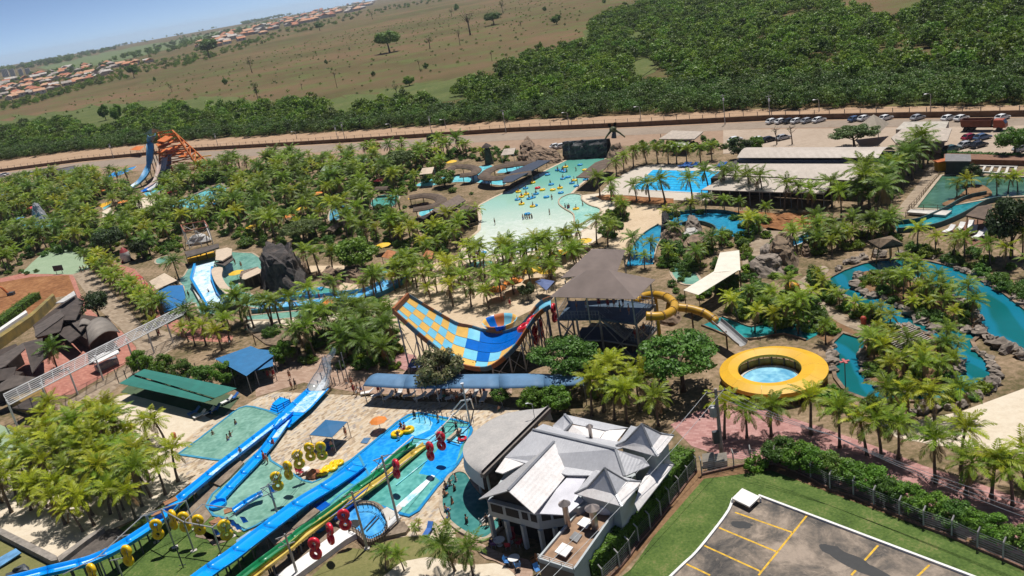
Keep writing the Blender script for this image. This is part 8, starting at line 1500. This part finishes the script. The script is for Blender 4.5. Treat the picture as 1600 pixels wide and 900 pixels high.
crowd('t2',((600,470),(640,500),(560,480),(660,460),(500,470),(350,490),(420,500),(700,520)),('stand',),'person queueing on the slide tower platform','people on the tower platform',7.2);crowd('t2',((760,660),(800,640),(740,680),(780,670)),('stand',),'person on the stair landing of the slide tower','people on the tower landing',4.0);crowd('t2',((600,760),(640,790),(690,800),(720,780),(650,870),(690,880),(700,850)),('stand',),'person waiting below the slide tower','people below the tower',.1)
crowd('t4',((945,300),(720,575),(1000,330),(650,250),(700,240),(560,270),(600,255),(430,460),(540,590),(1020,570),(700,340)),W2,'bather around the white wave slope','bathers at the wave slope',.1);crowd('t1',((1040,180),(1060,170),(1110,220),(800,800),(825,795)),('stand',),'person on the sand round the checkered slide','people on the sand',.05)
RG={k:MB().torus((0,0,0),.55,.24,(0,0,1),14,7).data('swim_ring',m,smooth=True) for k,m in (('y',TUBY),('b',TUBB),('r',TUBR))};CN=dict(y='yellow',b='blue',r='red')
def swim_ring(p,k,label,group,s=1.05):o=bpy.data.objects.new('swim_ring',RG[k]);COL.objects.link(o);o.location=p;o.scale=(s,s,s);tag(o,label,'swim ring',group)
for x,y,k in ((335,243,'y'),(425,230,'b'),(455,262,'y'),(285,262,'b'),(312,268,'b'),(325,272,'b'),(320,262,'b'),(350,306,'b'),(318,316,'b'),(390,326,'y'),(375,343,'b'),(222,291,'b'),(130,341,'y'),(160,374,'r'),(190,386,'y'),(255,386,'y'),(300,374,'y'),(305,404,'b'),(215,431,'b'),(85,376,'b'),(40,398,'y'),(60,429,'y'),(90,413,'y'),(35,446,'b'),(108,440,'b'),(130,433,'b'),(150,411,'b'),(60,474,'y'),(130,488,'y'),(142,484,'b'),(95,537,'b'),(245,352,'b'),(402,362,'b'),(400,505,'y'),(460,322,'b')):
    p=G1('A7',x,y,.25);swim_ring(p,k,'%s swim ring floating in the wave pool' % CN[k],'%s rings in the wave pool' % CN[k])
    if random.random()<.8:person(p+Vector((0,0,.05)),'sit','bather riding a swim ring in the wave pool','ring riders in the wave pool')
for x,y in ((1420,781),(1550,772)):swim_ring(G1('A6',x,y,.25),'b','blue swim ring lying at the foamy beach edge','rings at the beach')
crowd('A7',((72,582),(85,578),(98,580),(112,578),(127,576),(238,552),(336,514),(350,516),(359,512),(445,497),(242,360),(402,278),(290,280),(345,285),(252,458)),W2,'bather standing in the wave pool','bathers in the wave pool',-.35);crowd('A6',((1495,605),(1360,800),(1385,805),(1352,795)),('stand','sit'),'bather at the shallow edge of the wave pool','bathers at the beach',.05)
for x,y in ((190,238),(250,232),(285,226),(330,232),(400,205)):swim_ring(G1('B2',x,y,.25),'b','blue swim ring in the pool above the wave channel','rings in the upper pool')
for i in range(9):swim_ring(G1('t8',870+26*i,830-16*i+40*(i % 3),.25),'yb'[i % 2],'%s swim ring in the splash pool by the orange tower' % CN['yb'[i % 2]],'%s rings in the splash pool' % CN['yb'[i % 2]])
crowd('t8',((900,790),(960,760),(1000,740),(860,800),(1050,720),(400,740),(500,715),(520,720),(620,690),(700,690),(760,680),(850,660),(690,700)),W2,'bather around the splash pool of the orange tower','bathers at the splash pool',.0)
PY,PO,PR,PB=M('parasol_yellow',(.78,.48,.02),.7,.08),M('parasol_orange',(.72,.22,.03),.7),M('parasol_red',(.55,.04,.05),.7,.08),M('parasol_blue',(.08,.25,.6),.7,.08)
for i,(c,x,y,m_,lb) in enumerate((('B3',135,145,PY,'yellow parasol by the lilac awning, left of two'),('B3',230,150,PY,'yellow parasol by the lilac awning, right of two'),('B3',125,68,PY,'yellow parasol in the palms behind the tower, lower left'),('B3',300,35,PY,'yellow parasol in the palms nearest the beach'),('B3',20,215,PO,'orange parasol beside the little tree'),('A7',455,760,PY,'yellow parasol behind the tower canopies'),('A6',390,445,PO,'orange parasol among the far palms'),('A6',1000,475,PY,'yellow parasol inside the thatched loop'),('A6',1050,465,PO,'orange parasol inside the thatched loop'),('A6',1230,245,PY,'yellow parasol behind the small thatched ring'),('A6',780,360,PR,'red parasol behind the round pool'),('A6',805,780,PY,'yellow parasol by the orange tiled hut'),('A6',215,590,PO,'orange parasol in the far palms, lower one'),('A6',300,540,PY,'yellow parasol in the far palms, lower one'),
                                      ('A5',1385,310,PR,'red parasol above the splash pool, right one'),('A5',1085,428,PR,'red parasol above the splash pool, left one'),('A5',130,500,PY,'yellow parasol beside the grey cone rock'),('A5',210,525,PR,'red parasol right behind the grey cone rock'),('A5',40,440,PB,'blue parasol at the far left, front one'),('A5',20,395,PR,'red parasol at the far left edge, upper'),('A5',60,420,PO,'orange parasol at the far left behind the blue one'),('A5',130,595,PB,'blue parasol at the castle pool'),('A5',640,420,PO,'orange parasol beyond the yellow apron'),('A5',780,490,PO,'orange parasol among palms beside the white yard'),('t1',1010,150,PO,'orange parasol on the sand behind the bowl, left'),('t1',1150,85,PO,'orange parasol on the sand behind the bowl, right'),('B2',480,340,PO,'orange parasol at the green pool below the channel'),('t4',975,440,PY,'yellow parasol at the stone bar'),('t4',1110,25,PY,'yellow parasol behind the white walkway'),('B2',880,165,PY,'yellow parasol at the top of the wave channel'),('r5',1000,40,PO,'x'))):
    if lb != 'x':parasol(G1(c,x,y+6),m_,lb,1.9,2.6)
for i in range(12):lounger(G1('B6',700+i*66,66+(i % 3)*12+i,.08),.4*(i % 4),'white','white lounger in the shade of the long blue awning, %s from the left' % nth[i],'loungers under the awning',1.1)
for i,(x,y) in enumerate(((380,262),(430,240),(540,165),(590,140),(300,290),(250,262))):lounger(G1('r5',x,y,.1),.7,'blue' if i % 2 else 'white','%s lounger at the edge of the green canopies, %s from the left' % (('white','blue')[i % 2],nth[[2,3,4,5,1,0][i]]),'loungers by the green canopies',1.1)
